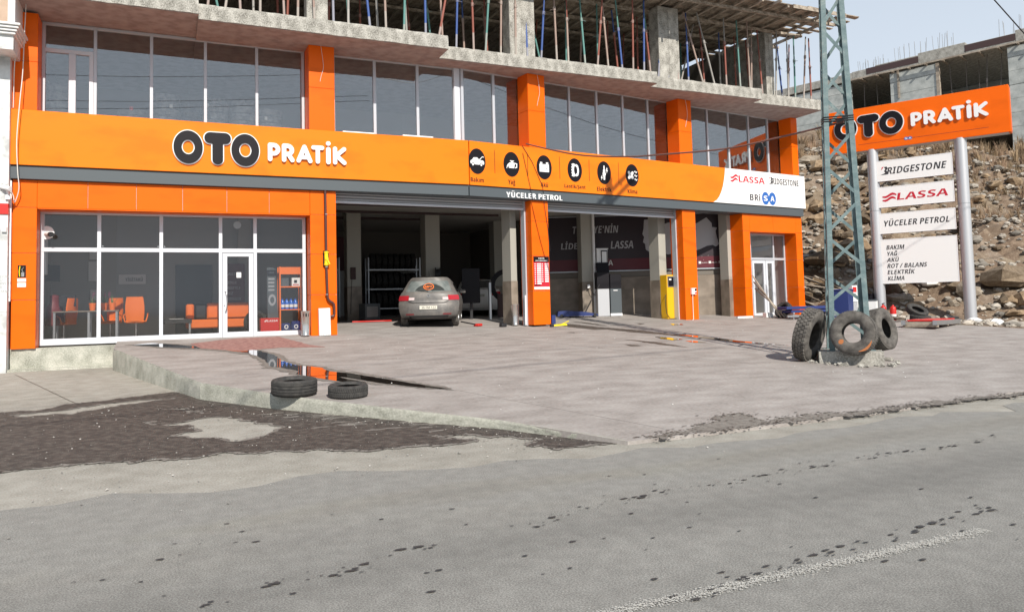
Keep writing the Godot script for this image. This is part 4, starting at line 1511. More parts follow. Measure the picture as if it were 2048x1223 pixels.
func pictogram(m: MB, k: int, cx: float, cy: float, z: float) -> void:
	var f := func(a: Array, ox := 0.0, oy := 0.0) -> void:
		var p := PackedVector2Array()
		for j in range(0, a.size(), 2):
			p.append(Vector2(cx + (a[j] + ox) * 0.285, cy + (a[j + 1] + oy) * 0.375))
		m.prism(p, z, z + 0.003)
	match k:
		0:
			f.call([-0.8, -0.15, -0.78, 0.02, -0.6, 0.1, -0.4, 0.28, 0.0, 0.3, 0.25, 0.12, 0.7, 0.08, 0.82, -0.02, 0.82, -0.2, 0.68, -0.24, 0.56, -0.1, 0.4, -0.1, 0.28, -0.26, -0.3, -0.26, -0.42, -0.1, -0.58, -0.1, -0.68, -0.24])
			f.call([0.22, 0.14, 0.62, 0.42, 0.8, 0.38, 0.8, 0.33, 0.62, 0.35, 0.32, 0.12])
			for x in [-0.5, 0.48]:
				m.prism(ellipse(cx + x * 0.285, cy - 0.25 * 0.375, 0.11 * 0.285, 0.11 * 0.375, 14), z, z + 0.003)
		1:
			f.call([-0.35, -0.3, 0.3, -0.3, 0.42, 0.14, -0.25, 0.14, -0.5, -0.02, -0.62, -0.2, -0.52, -0.26, -0.4, -0.08])
			f.call([-0.1, 0.15, 0.22, 0.15, 0.18, 0.24, -0.05, 0.24])
			f.call([-0.2, 0.25, 0.3, 0.25, 0.3, 0.31, -0.2, 0.31])
			f.call([0.4, 0.14, 0.7, 0.1, 0.68, -0.24, 0.44, -0.3, 0.36, -0.22, 0.58, -0.18, 0.58, 0.02, 0.42, 0.06])
			f.call([-0.66, -0.34, -0.56, -0.34, -0.61, -0.22])
		2:
			f.call([-0.62, -0.38, 0.62, -0.38, 0.62, 0.26, -0.62, 0.26])
			f.call([-0.54, 0.28, -0.24, 0.28, -0.24, 0.42, -0.54, 0.42])
			f.call([0.24, 0.28, 0.54, 0.28, 0.54, 0.42, 0.24, 0.42])
		3:
			f.call([-0.48, -0.5, -0.2, -0.56, 0.1, -0.5, 0.0, -0.4, -0.12, -0.1, -0.12, 0.15, 0.02, 0.42, 0.1, 0.5, -0.2, 0.56, -0.48, 0.48, -0.34, 0.36, -0.5, 0.24, -0.36, 0.12, -0.52, 0.0, -0.36, -0.12, -0.5, -0.24, -0.34, -0.38])
			f.call([0.02, 0.38, 0.2, 0.52, 0.44, 0.42, 0.56, 0.1, 0.56, -0.12, 0.46, -0.42, 0.22, -0.54, 0.02, -0.4, 0.16, -0.3, 0.3, -0.26, 0.34, 0.0, 0.28, 0.24, 0.16, 0.3])
		4:
			f.call([-0.08, 0.3, -0.16, 0.26, -0.16, 0.02, -0.22, -0.02, -0.22, -0.2, -0.14, -0.24, -0.1, -0.62, 0.1, -0.62, 0.14, -0.24, 0.22, -0.2, 0.22, -0.02, 0.16, 0.02, 0.16, 0.26, 0.08, 0.3, 0.08, 0.62, -0.08, 0.62])
			f.call([0.36, 0.46, 0.5, 0.42, 0.42, 0.26, 0.54, 0.24, 0.34, -0.04, 0.38, 0.16, 0.28, 0.2])
			f.call([-0.34, -0.24, -0.26, -0.26, -0.34, -0.4, -0.24, -0.42, -0.44, -0.66, -0.4, -0.48, -0.5, -0.46])
		5:
			for a in 4:
				var p := PackedVector2Array()
				for j in 14:
					var t := TAU * j / 14.0
					var q := Vector2(0.30 + 0.26 * cos(t), 0.19 * sin(t)).rotated(PI / 4 + a * PI / 2)
					p.append(Vector2(cx + (q.x - 0.22) * 0.285, cy + q.y * 0.375 * 0.8))
				m.prism(p, z, z + 0.003 + 0.0003 * a)
			for j in 3:
				var y := 0.34 - 0.34 * j
				f.call([0.3, y, 0.44, y + 0.1, 0.6, y - 0.04, 0.74, y + 0.06, 0.78, y, 0.6, y - 0.14, 0.44, y, 0.34, y - 0.06])

func fascia() -> void:
	var s := thing("fascia_sign", "long orange fascia sign over the garage bays with black and white name and service icons", "sign")
	# folded sheet panels, left and right of the bend; a white field with a curved edge closes the right end
	put("panel", local_box(TL, -3.25, 8.05, 5.07, 6.355, -0.58, 0.12, 0.006), M.orange_fascia, s)
	var curve := [10.71, 6.355, 10.68, 6.15, 10.64, 5.95, 10.56, 5.68, 10.46, 5.46, 10.34, 5.28, 10.20, 5.15, 10.03, 5.07]
	var m := mb(TR)
	m.prism(P2([0.02, 5.07, 0.02, 6.355] + curve), -0.58, 0.12)
	put("panel", m, M.orange_fascia, s)
	var rev := []
	for k in range(curve.size() - 2, -1, -2):
		rev.append(curve[k] + 0.006)
		rev.append(curve[k + 1])
	m = mb(TR)
	m.prism(P2(rev + [15.24, 6.355, 15.24, 5.07]), -0.58, 0.121)
	put("white_panel", m, M.white_panel, s)
	put("recess_strip", local_box(TL, -3.2, 8.03, 5.03, 5.068, -0.58, 0.05), M.grey_trim, s)
	put("recess_strip", local_box(TR, 0.0, 15.2, 5.03, 5.068, -0.58, 0.05), M.grey_trim, s)
	put("trim_band", local_box(TL, -3.25, 8.035, 4.75, 5.028, -0.62, 0.10, 0.005), M.grey_trim, s)
	put("trim_band", local_box(TR, 0.012, 15.12, 4.75, 5.028, -0.62, 0.10, 0.005), M.grey_trim, s)
	logo(s, TL, 0.24, 5.28, 1.0, 1.0, 0.12)
	var at := [0.27, 1.46, 2.65, 3.83, 5.02, 6.22]
	var tx := ["Bakım", "Yağ", "Akü", "Lastik/Jant", "Elektrik", "Klima"]
	var wd := [0.44, 0.25, 0.27, 0.83, 0.60, 0.42]
	var hg := [0.135, 0.20, 0.145, 0.15, 0.145, 0.145]
	for k in 6:
		m = mb(TR)
		m.prism(ellipse(at[k], 5.77, 0.285, 0.375, 44), 0.12, 0.124)
		var ic := put("icon", m, M.charcoal, s)
		m = mb(TR)
		pictogram(m, k, at[k], 5.77, 0.124)
		put("pictogram", m, M.white_panel, ic)
		if k == 2:
			m = mb(TR)
			m.box(Vector3(at[k] - 0.115, 5.735, 0.1272), Vector3(at[k] - 0.065, 5.747, 0.129))
			m.box(Vector3(at[k] + 0.06, 5.735, 0.1272), Vector3(at[k] + 0.12, 5.747, 0.129))
			m.box(Vector3(at[k] + 0.085, 5.712, 0.1272), Vector3(at[k] + 0.095, 5.77, 0.1285))
			put("pole_mark", m, M.charcoal, ic)
		if k == 0:
			m = mb(TR)
			for x in [-0.5, 0.48]:
				ring(m, at[k] + x * 0.285, 5.77 - 0.25 * 0.375, 0.04, 0.052, 0.031, 0.041, 0.1272, 0.1282, 16)
			put("wheel_line", m, M.charcoal, ic)
		m = mb(TR)
		words(m, tx[k], at[k] - wd[k] / 2 - 0.01, 5.16 - (0.045 if k == 1 else 0.0), wd[k], hg[k], 0.121, 0.003, 0.0, "Droid Sans", true)
		put("caption", m, M.charcoal, s)
	m = mb(TR)
	for x in [0.87, 2.04, 3.24, 4.41, 5.635]:
		m.box(Vector3(x - 0.008, 5.46, 0.12), Vector3(x + 0.008, 6.15, 0.123))
	put("divider", m, M.charcoal, s)
	m = mb(TR)
	words(m, "YÜCELER PETROL", 1.25, 4.775, 2.06, 0.205, 0.10, 0.02)
	put("owner_name", m, M.white_plastic, s)
	brand_wave(s, TR, 10.97, 5.89, 1.89, 0.25, 0.121)
	brand_tyre(s, TR, 13.09, 5.93, 1.77, 0.26, 0.121)
	m = mb(TR)
	m.box(Vector3(10.92, 5.76, 0.121), Vector3(14.85, 5.768, 0.123))
	words(m, "BRi", 11.99, 5.235, 0.58, 0.255, 0.121, 0.003, 0.0, "Droid Sans", true)
	put("lettering", m, M.ink, s)
	for k in 2:
		m = mb(TR)
		m.prism(ellipse(12.87 + 0.39 * k, 5.355, 0.205, 0.245, 36), 0.121, 0.1235 + 0.0005 * k)
		var disc := put("disc", m, M.logo_blue, s)
		m = mb(TR)
		words(m, ["S", "A"][k], 12.76 + 0.39 * k, 5.255, 0.22, 0.20, 0.124, 0.003)
		put("lettering", m, M.white_panel, disc)

func pylon() -> void:
	var t := Transform3D(Basis(Vector3(0.46995, 0, 0.88269), Vector3.UP, Vector3(-0.88269, 0, 0.46995)), Vector3(26.78, 0, -18.69))
	var s := thing("pylon_sign", "tall roadside pylon sign with orange header box on two silver poles", "sign")
	for x in [-3.0, 0.02]:
		var m := mb(t)
		m.tube(Vector3(x, 0.4, -0.08), Vector3(x, 7.3, -0.08), 0.205, 0.205, 28, false)
		var pole := put("pole", m, M.galvanised, s)
		m = mb(t)
		m.tube(Vector3(x, 4.86, -0.08), Vector3(x, 4.885, -0.08), 0.209, 0.209, 28, false)
		put("weld_seam", m, M.steel, pole)
		m = mb(t)
		m.cbox(Vector3(x - 0.35, 0.4, -0.43), Vector3(x + 0.35, 0.57, 0.27), 0.01)
		put("base_plate", m, M.galvanised, pole)
	var hd := put("header_box", local_box(t, -4.79, 1.63, 7.27, 8.98, -0.36, 0.10, 0.012), M.orange_panel, s)
	put("end_cap", local_box(t, 1.632, 1.642, 7.33, 8.92, -0.33, 0.0), M.orange_panel, hd)
	put("soffit", local_box(t, -4.7, 1.55, 7.258, 7.268, -0.34, 0.08), M.galvanised, hd)
	logo(s, t, -4.31, 7.78, 1.242, 1.085, 0.10)
	# the back of the header carries the name as well
	var tb := t * Transform3D(Basis(Vector3.UP, PI), Vector3.ZERO)
	logo(s, tb, -0.98, 7.78, 1.242, 1.085, 0.36)
	var m := mb(t)
	m.box(Vector3(-3.45, 7.528, 0.10), Vector3(0.97, 7.54, 0.103))
	put("divider", m, M.dark_red, s)
	for k in 2:
		m = mb(t)
		m.prism(ellipse(-1.74 + 0.13 * k, 7.534, 0.075, 0.062, 20), 0.10, 0.1045 + 0.0005 * k)
		var disc := put("disc", m, M.logo_blue, s)
		m = mb(t)
		words(m, ["S", "A"][k], -1.785 + 0.13 * k, 7.502, 0.09, 0.064, 0.1052, 0.002)
		put("lettering", m, M.white_panel, disc)
	# four light boxes between the poles
	for a in [[5.99, 6.80], [4.97, 5.77], [3.95, 4.745], [2.02, 3.73]]:
		var b := put("light_box", local_box(t, -2.9, -0.25, a[0], a[1], -0.10, 0.05, 0.004), M.dark_red, s)
		put("face", local_box(t, -2.88, -0.27, a[0] + 0.015, a[1] - 0.015, 0.03, 0.056, 0.003), M.white_panel, b)
		for f in [[-2.9, -2.872], [-0.278, -0.25]]:
			put("edge_trim", local_box(t, f[0], f[1], a[0], a[1], 0.045, 0.062, 0.003), M.white_plastic, b)
		for f in [[a[0], a[0] + 0.026], [a[1] - 0.026, a[1]]]:
			put("edge_trim", local_box(t, -2.87, -0.28, f[0], f[1], 0.045, 0.061, 0.003), M.white_plastic, b)
	brand_tyre(s, t, -2.72, 6.25, 2.25, 0.30, 0.057, 0.22)
	brand_wave(s, t, -2.70, 5.22, 2.27, 0.28, 0.057, 0.2)
	m = mb(t)
	words(m, "YÜCELER PETROL", -2.70, 4.235, 2.26, 0.285, 0.057, 0.003, 0.2)
	var y := 3.33
	for l in [["BAKIM", 0.61, 0.165], ["YAĞ", 0.36, 0.205], ["AKÜ", 0.40, 0.20], ["ROT / BALANS", 1.35, 0.165], ["ELEKTRİK", 0.93, 0.205], ["KLİMA", 0.58, 0.205]]:
		words(m, l[0], -2.64, y, l[1], l[2], 0.057, 0.003, 0.2)
		y -= 0.237
	put("lettering", m, M.ink, s)

# ---- unfinished storey ----
func upper_works() -> void:
	# cast columns
	for a in [[3.40, 3.95, -20.35, -19.95], [9.55, 10.4, -21.25, -20.72], [15.3, 16.15, -21.7, -21.15], [20.55, 20.95, -24.2, -21.75], [-2.4, -1.9, -20.6, -20.1]]:
		var m := mb()
		m.cbox(Vector3(a[0], 9.06, a[2]), Vector3(a[1], 11.6, a[3]), 0.015)
		var col := put("column", m, M.raw_concrete, house)
		m = mb()
		m.box(Vector3(lerpf(a[0], a[1], 0.5) - 0.02, 9.1, a[3] - 0.02), Vector3(lerpf(a[0], a[1], 0.5) + 0.02, 11.5, a[3] + 0.012))
		put("form_seam", m, M.raw_concrete, col)
	# walls deep inside the storey
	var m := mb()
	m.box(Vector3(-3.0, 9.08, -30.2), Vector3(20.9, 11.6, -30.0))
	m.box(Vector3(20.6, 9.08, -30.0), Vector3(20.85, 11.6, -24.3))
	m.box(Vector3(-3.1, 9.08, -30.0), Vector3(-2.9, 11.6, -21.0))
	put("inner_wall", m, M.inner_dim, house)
	# formwork deck on beams
	var deck := thing("formwork_deck", "rough timber formwork deck on beams over the unfinished storey", "formwork")
	var meshes := []
	for k in 5:
		m = mb()
		m.box(Vector3(-1.5, 0, -0.095), Vector3(1.5, 0.028, 0.095))
		var t := [1.0, 0.8, 0.62, 0.9, 0.72][k] as float
		for j in m.c.size():
			m.c[j] = Color(t, t * 0.97, t * 0.92)
		meshes.append(m.mesh())
	for r in 30:
		var z := -19.75 - r * 0.205
		var x := -2.4 + rng.randf() * 2.0
		while x < 22.6:
			var mat_: Material = M.old_wood
			if not (x > 20.5 and r > 12):
				put("plank", meshes[rng.randi() % 5], mat_, deck, Transform3D(Basis(Vector3.UP, rng.randf_range(-0.006, 0.006)), Vector3(minf(x, 21.4 + rng.randf_range(-0.3, 0.45)), 11.70 + rng.randf_range(-0.004, 0.008), z)))
			x += 3.02
	m = mb()
	m.box(Vector3(-0.04, 0, -6.0), Vector3(0.04, 0.09, 0.25))
	var bm := m.mesh()
	var x := -2.6
	while x < 22.8:
		put("beam", bm, M.old_wood, deck, Transform3D(Basis(Vector3.UP, rng.randf_range(-0.02, 0.02)), Vector3(x, 11.605, -19.85 + rng.randf_range(-0.3, 0.25))))
		x += 0.62
	for r in 4:
		var z := -20.3 - r * 1.35
		m = mb()
		m.bar(Vector3(-2.9, 11.555, z), Vector3(22.6 + rng.randf_range(-0.5, 0.6), 11.555, z), 0.09, 0.09)
		put("bearer", m, M.old_wood, deck)
	for k in 5:
		m = mb()
		var zz := -19.7 - k * 0.45
		m.bar(Vector3(20.6, 11.75 + 0.03 * k, zz), Vector3(22.9 + rng.randf_range(0.0, 0.7), 11.76 + 0.03 * k, zz - 0.2), 0.16, 0.03)
		put("loose_board", m, M.old_wood, deck)
	m = mb()
	m.bar(Vector3(19.9, 11.66, -19.62), Vector3(22.4, 11.66, -19.62), 0.03, 0.13)
	put("edge_board", m, M.old_wood, deck)
	m = mb()
	m.box(Vector3(-3.0, 11.74, -33), Vector3(20.5, 11.95, -20.2))
	put("deck_sheet", m, M.old_wood, deck)
	# steel props
	var tints := [[Color(.10, .24, .22), "green"], [Color(.26, .085, .06), "rust red"], [Color(.05, .10, .30), "blue"], [Color(.33, .24, .20), "faded pink"], [Color(.30, .29, .27), "grey"]]
	var rows := []
	var edge := func(px: float) -> float: return -19.73 if px < 7.21 else (-20.55 if px < 14.76 else (-20.98 if px < 19.57 else -21.45))
	var px := 1.0
	while px < 22.7:
		rows.append([px, edge.call(px) - rng.randf_range(0.1, 0.22), 0])
		px += rng.randf_range(0.32, 0.62)
	px = 1.4
	while px < 22.4:
		rows.append([px, edge.call(px) - rng.randf_range(1.0, 1.5), 1])
		px += rng.randf_range(0.7, 1.1)
	px = 3.0
	while px < 20.2:
		rows.append([px, edge.call(px) - rng.randf_range(2.3, 3.2), 2])
		px += rng.randf_range(1.1, 1.7)
	for a in [[21.2, -23.0, 1], [21.9, -23.4, 1], [22.4, -22.6, 1]]:
		rows.append(a)
	for r in rows:
		var k: int = [0, 1, 1, 2, 3, 3, 4, 1][rng.randi() % 8]
		var c: Color = tints[k][0]
		var lean := rng.randfn(0, 0.05) if rng.randf() < 0.8 else rng.randfn(0, 0.16)
		var where := "at the slab edge" if r[2] == 0 else ("behind the front row" if r[2] == 1 else "deep inside the storey")
		var p := thing("steel_prop", "%s steel prop %s under the timber deck" % [tints[k][1], where], "prop", Transform3D(Basis(), Vector3(r[0], 9.075, r[1])), "%s steel props %s" % [tints[k][1], where])
		prop(p, c, tints[rng.randi() % 5][0] if rng.randf() < 0.3 else c, lean, rng.randfn(0, 0.03), 2.46)

func prop(p: Node3D, c: Color, c2: Color, lx: float, lz: float, h: float) -> void:
	var top := Vector3(lx * h, h, lz * h)
	var split := rng.randf_range(0.52, 0.68)
	var m := mb()
	m.col = Color(.40, .38, .35).lerp(c, 0.35)
	var stain := rng.randf_range(0.12, 0.4)
	m.tube(Vector3.ZERO, top * split * stain, 0.033, 0.033, 8, false)
	m.col = c
	m.tube(top * split * stain, top * split, 0.033, 0.033, 8)
	put("outer_tube", m, M.tinted, p)
	m = mb()
	m.col = c2 * 0.85
	m.tube(top * split, top, 0.025, 0.025, 8)
	put("inner_tube", m, M.tinted, p)
	m = mb()
	m.col = c.lerp(Color(.3, .28, .26), 0.4)
	m.tube(top * (split - 0.02), top * (split + 0.025), 0.046, 0.046, 8)
	var a := rng.randf() * TAU
	m.tube(top * split, top * split + Vector3(cos(a) * 0.15, -0.03, sin(a) * 0.15), 0.008, 0.008, 5)
	put("collar", m, M.tinted, p)
	m = mb()
	m.col = Color(.36, .34, .31)
	m.box(Vector3(-0.07, 0, -0.07), Vector3(0.07, 0.012, 0.07))
	put("base_plate", m, M.tinted, p)

func neighbour() -> void:
	var b := thing("neighbour_building", "white rendered building with a beige bay next to the orange shop pillar", "building")
	put("wall", local_box(TL, -16, -3.17, 4.15, 7.9, -8, 0.26), M.white_wall, b)
	put("wall", local_box(TL, -16, -3.172, 3.05, 3.9, -8, 0.27), M.white_wall, b)
	put("wall", local_box(TL, -16, -3.172, 1.72, 3.045, -8, 0.268), M.white_wall, b)
	put("wall", local_box(TL, -16, -3.172, 0.2, 1.715, -8, 0.27), M.white_wall, b)
	put("red_band", local_box(TL, -16, -3.168, 3.905, 4.145, -8, 0.30), M.red, b)
	put("downpipe", local_box(TL, -3.166, -3.135, 1.95, 4.7, 0.02, 0.10), M.white_plastic, b)
	put("switch_box", local_box(TL, -3.28, -3.19, 3.5, 3.62, 0.27, 0.33, 0.006), M.white_plastic, b)
	var bay := put("bay", local_box(TL, -16, -3.12, 8.05, 14, -8, 0.98), M.beige_wall, b)
	put("corner_pilaster", local_box(TL, -3.119, -2.98, 8.05, 14, -8, 1.0, 0.01), M.white_paint, bay)
	for k in 4:
		put("cornice", local_box(TL, -16, -2.97 + 0.035 * k, 7.82 + 0.06 * k, 7.875 + 0.06 * k, -8, 0.98 + 0.04 * k, 0.012), M.white_paint, bay)
	put("bay_soffit", local_box(TL, -16, -3.02, 7.5, 7.819, -8, 0.9), M.white_wall, bay)
	var m := mb(TL)
	for l in [["ASYON", 2.475, 0.215], ["KÜ", 2.40, 0.10], ["LANS", 2.325, 0.17], ["ME", 2.235, 0.10], ["TAKMA", 2.15, 0.22]]:
		words(m, l[0], -3.20 - 0.16 + (0.03 if l[0] == "TAKMA" else 0.0), l[1], l[2], 0.055 if l[0] != "KÜ" else 0.068, 0.27, 0.002, 0.0, "Droid Sans", false)
	put("lettering", m, M.steel, b)
	m = mb(TL)
	for k in 9:
		m.bar(Vector3(-3.18 - 0.03 * k, 4.62 - 0.02 * (k % 3), 0.275), Vector3(-3.3 - 0.03 * k, 4.40 + 0.03 * (k % 4), 0.275), 0.006, 0.006)
	put("loose_wire", m, M.white_cable, b)
	# camera on the corner
	var c := thing("security_camera", "white security camera clamped on the corner beside the orange pillar", "camera", TL * Transform3D(Basis(), Vector3(-3.17, 4.46, 0.30)))
	m = mb()
	m.tube(Vector3(-0.14, 0.06, 0.0), Vector3(0.06, 0.0, 0.16), 0.045, 0.05, 14)
	put("body", m, M.white_plastic, c)
	m = mb()
	m.tube(Vector3(0.0, -0.16, -0.02), Vector3(-0.02, 0.02, 0.06), 0.02, 0.02, 8)
	m.box(Vector3(-0.05, -0.22, -0.04), Vector3(0.04, -0.12, 0.02))
	put("bracket", m, M.white_plastic, c)

func hill_building() -> void:
	var t := Transform3D(Basis(Vector3(0.319, 0, 0.948), Vector3.UP, Vector3(-0.948, 0, 0.319)), Vector3(44.63, 0, -38.8))
	var b := thing("concrete_shell", "bare grey concrete building frame on the hilltop with rebar on its roof", "building")
	for a in [[-8.0, 0.0, 16.8, 17.36], [0.0, 1.6, 16.82, 17.4], [1.6, 4.4, 16.86, 17.5], [4.4, 7.25, 16.9, 17.62], [7.25, 10.0, 16.84, 17.45], [10.0, 16.0, 16.9, 17.62]]:
		put("roof_slab", local_box(t, a[0], a[1] - 0.01, a[2], a[3], -9, 0.12, 0.02), M.raw_concrete, b)
	for a in [[1.0, 4.4], [7.2, 10.0]]:
		put("bitumen_edge", local_box(t, a[0], a[1], 17.0, 17.42, 0.12, 0.135), M.dark_paint, b)
	var m := mb(t)
	for k in 14:
		var x := 0.6 + k * 1.05
		m.bar(Vector3(x, 16.74, -1.0), Vector3(x + 0.1, 16.74, 0.42), 0.1, 0.1)
	m.bar(Vector3(0, 16.8, 0.28), Vector3(16, 16.8, 0.28), 0.1, 0.1)
	put("form_timber", m, M.old_wood, b)
	for a in [[2.5, 5.4], [9.5, 16.0], [-5.0, -0.2]]:
		var y := 6.5
		var w := put("wall", local_box(t, a[0], a[1], 5.0, 6.49, -0.3, 0.0), M.wall_concrete, b)
		while y < 16.6:
			put("lift", local_box(t, a[0], a[1], y + 0.008, minf(y + 0.86, 16.69), -0.3, rng.randf_range(-0.012, 0.012), 0.006), M.wall_concrete, w)
			y += 0.868
	put("timber_post", local_box(t, 5.41, 5.6, 12.0, 16.7, -0.2, 0.05), M.old_wood, b)
	put("timber_post", local_box(t, 3.0, 3.12, 14.9, 16.78, 0.02, 0.1), M.old_wood, b)
	put("floor_slab", local_box(t, -8.0, 16.0, 11.6, 11.9, -9, -0.4), M.raw_concrete, b)
	put("back_wall", local_box(t, -8.0, 16.0, 5.0, 16.8, -9.2, -8.5), M.wall_concrete, b)
	put("end_wall", local_box(t, -8.1, -7.8, 5.0, 16.8, -9.2, -0.3), M.wall_concrete, b)
	m = mb(t)
	for k in 9:
		m.bar(Vector3(5.65 + 0.07 * k, 9.0, -0.6 - 0.1 * k), Vector3(5.7 + 0.07 * k, 11.5, -0.6 - 0.1 * k), 0.05, 0.05)
	put("form_stud", m, M.old_wood, b)
	for k in 9:
		var x := [0.3, 1.1, 1.9, 6.1, 6.7, 7.3, 7.9, 8.5, 9.1][k] as float
		var p := thing("steel_prop", "thin grey prop in the dark openings of the hilltop shell", "prop", t * Transform3D(Basis(), Vector3(x, 11.9, -0.9 - 0.5 * (k % 3))), "props in the hilltop shell")
		prop(p, Color(.24, .2, .18), Color(.2, .18, .17), rng.randfn(0, 0.03), 0.0, 4.9)
	var bars := 0
	for g in [[0.2, 2.2, 16, 0.8], [2.7, 4.9, 13, 1.25], [5.2, 6.5, 9, 1.3], [8.9, 11.5, 12, 1.35]]:
		for k in g[2]:
			m = mb(t)
			var x: float = lerpf(g[0], g[1], (k + rng.randf() * 0.6) / g[2])
			var z: float = -0.25 - 0.5 * (k % 2) - rng.randf() * 0.3
			m.tube(Vector3(x, 17.3, z), Vector3(x + rng.randfn(0, 0.05), 17.45 + g[3] * rng.randf_range(0.75, 1.05), z), 0.018, 0.018, 5)
			put("rebar", m, M.steel, b)
			bars += 1

func power_tower() -> void:
	tower(Vector3(12.80, 0.30, -11.58), 0.842, 13.2, "lattice_tower", "green painted steel lattice power tower standing in the forecourt with tyres round its foot", true)

func angle_bar(m: MB, p: Vector3, q: Vector3, w: float, inward: Vector3) -> void:
	# an L section with its two flanges
	var d := (q - p).normalized()
	var a := (inward - d * inward.dot(d)).normalized()
	var b := d.cross(a)
	for s in [a + b, a - b]:
		var f: Vector3 = s.normalized()
		var n := d.cross(f).normalized()
		var t := 0.012
		m.quad(p + n * t / 2, q + n * t / 2, q + n * t / 2 + f * w, p + n * t / 2 + f * w)
		m.quad(p - n * t / 2 + f * w, q - n * t / 2 + f * w, q - n * t / 2, p - n * t / 2)
		m.quad(p + f * w + n * t / 2, q + f * w + n * t / 2, q + f * w - n * t / 2, p + f * w - n * t / 2)
		m.quad(p - n * t / 2, q - n * t / 2, q + n * t / 2, p + n * t / 2)

func tower(at: Vector3, turn: float, high: float, called: String, label: String, front: bool) -> void:
	var o := thing(called, label, "tower", yaw(turn, at))
	var half := func(y: float) -> float: return maxf(0.385 - 0.0265 * y, 0.09)
	var base := 0.2
	for s in [[-1, 1], [1, 1], [1, -1], [-1, -1]]:
		var m := mb()
		angle_bar(m, Vector3(s[0] * half.call(0.0), base, s[1] * half.call(0.0)), Vector3(s[0] * half.call(high), high, s[1] * half.call(high)), 0.095, Vector3(-s[0], 0, -s[1]))
		put("leg", m, M.tower_paint, o)
		m = mb()
		m.box(Vector3(s[0] * 0.385 - 0.07, base, s[1] * 0.385 - 0.07), Vector3(s[0] * 0.385 + 0.07, base + 0.015, s[1] * 0.385 + 0.07))
		put("foot_plate", m, M.tower_paint, o)
	var y := 0.45
	var k := 0
	while y < high - 0.9:
		var y2 := y + 0.60
		var f: float = half.call(y)
		var g: float = half.call(y2)
		for side in 4:
			var r := Basis(Vector3.UP, side * PI / 2)
			var s := 1.0 if (k + side) % 2 == 0 else -1.0
			var m := mb()
			m.bar(r * Vector3(-s * f, y, f + 0.012), r * Vector3(s * g, y2, g + 0.012), 0.012, 0.062, r * Vector3(0, 1, 0.01))
			put("brace", m, M.tower_paint, o)
		y += 0.72
		k += 1
	# cross arms and insulators near the top
	for a in [[high - 0.7, 1.5], [high - 2.0, 1.2]]:
		var m := mb()
		m.bar(Vector3(-a[1], a[0], 0.14), Vector3(a[1], a[0], 0.14), 0.08, 0.1)
		m.bar(Vector3(-a[1], a[0], -0.14), Vector3(a[1], a[0], -0.14), 0.08, 0.1)
		var arm := put("cross_arm", m, M.tower_paint, o)
		for x in [-1.0, -0.55, 0.55, 1.0]:
			m = mb()
			for j in 3:
				m.tube(Vector3(x * a[1] * 0.95, a[0] + 0.06 + 0.06 * j, 0), Vector3(x * a[1] * 0.95, a[0] + 0.1 + 0.06 * j, 0), 0.06, 0.035, 10)
			put("insulator", m, M.pipe_brown, arm)
	if not front:
		var m := mb()
		m.path(V3([0.1, 12.4, 0.0, 0.5, 13.0, 0.1, 1.2, 13.4, 0.3, 1.9, 13.5, 0.5]), 0.035)
		var arm := put("lamp_arm", m, M.steel, o)
		m = mb()
		m.cbox(Vector3(-0.16, -0.06, -0.4), Vector3(0.16, 0.06, 0.4), 0.05)
		put("lamp_head", m, M.steel, arm, Transform3D(Basis(Vector3.UP, 1.3), Vector3(2.15, 13.5, 0.58)))
		return
	# clamps, cable coil, number plate
	var m := mb()
	var c: float = half.call(4.95)
	for j in 3:
		var yy := 4.88 + 0.045 * j
		m.path(V3([-c - 0.03, yy, c + 0.03, c + 0.03, yy + 0.05, c + 0.03, c + 0.03, yy + 0.07, -c - 0.03, -c - 0.03, yy, -c - 0.03, -c - 0.03, yy, c + 0.03]), 0.014, 6)
	put("cable_clamp", m, M.cable, o)
	m = mb()
	m.box(Vector3(0.22, 4.15, 0.262), Vector3(0.31, 4.62, 0.268))
	var pl := put("number_plate", m, M.valve_yellow, o, yaw(0.25, Vector3(0.04, 0.0, 0.03)))
	m = mb()
	for j in 3:
		m.box(Vector3(0.245, 4.22 + 0.13 * j, 0.268), Vector3(0.285, 4.28 + 0.13 * j, 0.270))
	put("digit", m, M.ink, pl)
	# footing
	m = mb()
	var top := 0.2
	var pts := [P2([-0.66, 0.56, 0.62, 0.6, 0.66, -0.58, -0.6, -0.62])]
	m.plate(ragged(pts[0], 0.08, 0.04, 3), -0.32, top)
	put("footing", m, M.raw_concrete, o)
	m = mb()
	for j in 70:
		var a := rng.randf() * TAU
		var q := rng.randf_range(0.72, 0.98)
		var s := rng.randf_range(0.015, 0.06)
		m.T = Transform3D(Basis.from_euler(Vector3(rng.randf(), rng.randf() * 6, rng.randf())), Vector3(cos(a) * q, 0.0, sin(a) * q))
		m.box(Vector3(-s, -s * 0.5, -s), Vector3(s, s * 0.5, s * 0.8))
	m.T = Transform3D.IDENTITY
	for v in m.v.size():
		var w := Vector3(m.v[v].x, 0, m.v[v].z)
		var gpos := yaw(turn, at) * w
		m.v[v] += Vector3(0, lot_y(gpos.x, gpos.z) - at.y + 0.02, 0)
	var rub := put("rubble", m, M.raw_concrete, o)
	rub.set_meta("kind", "stuff")

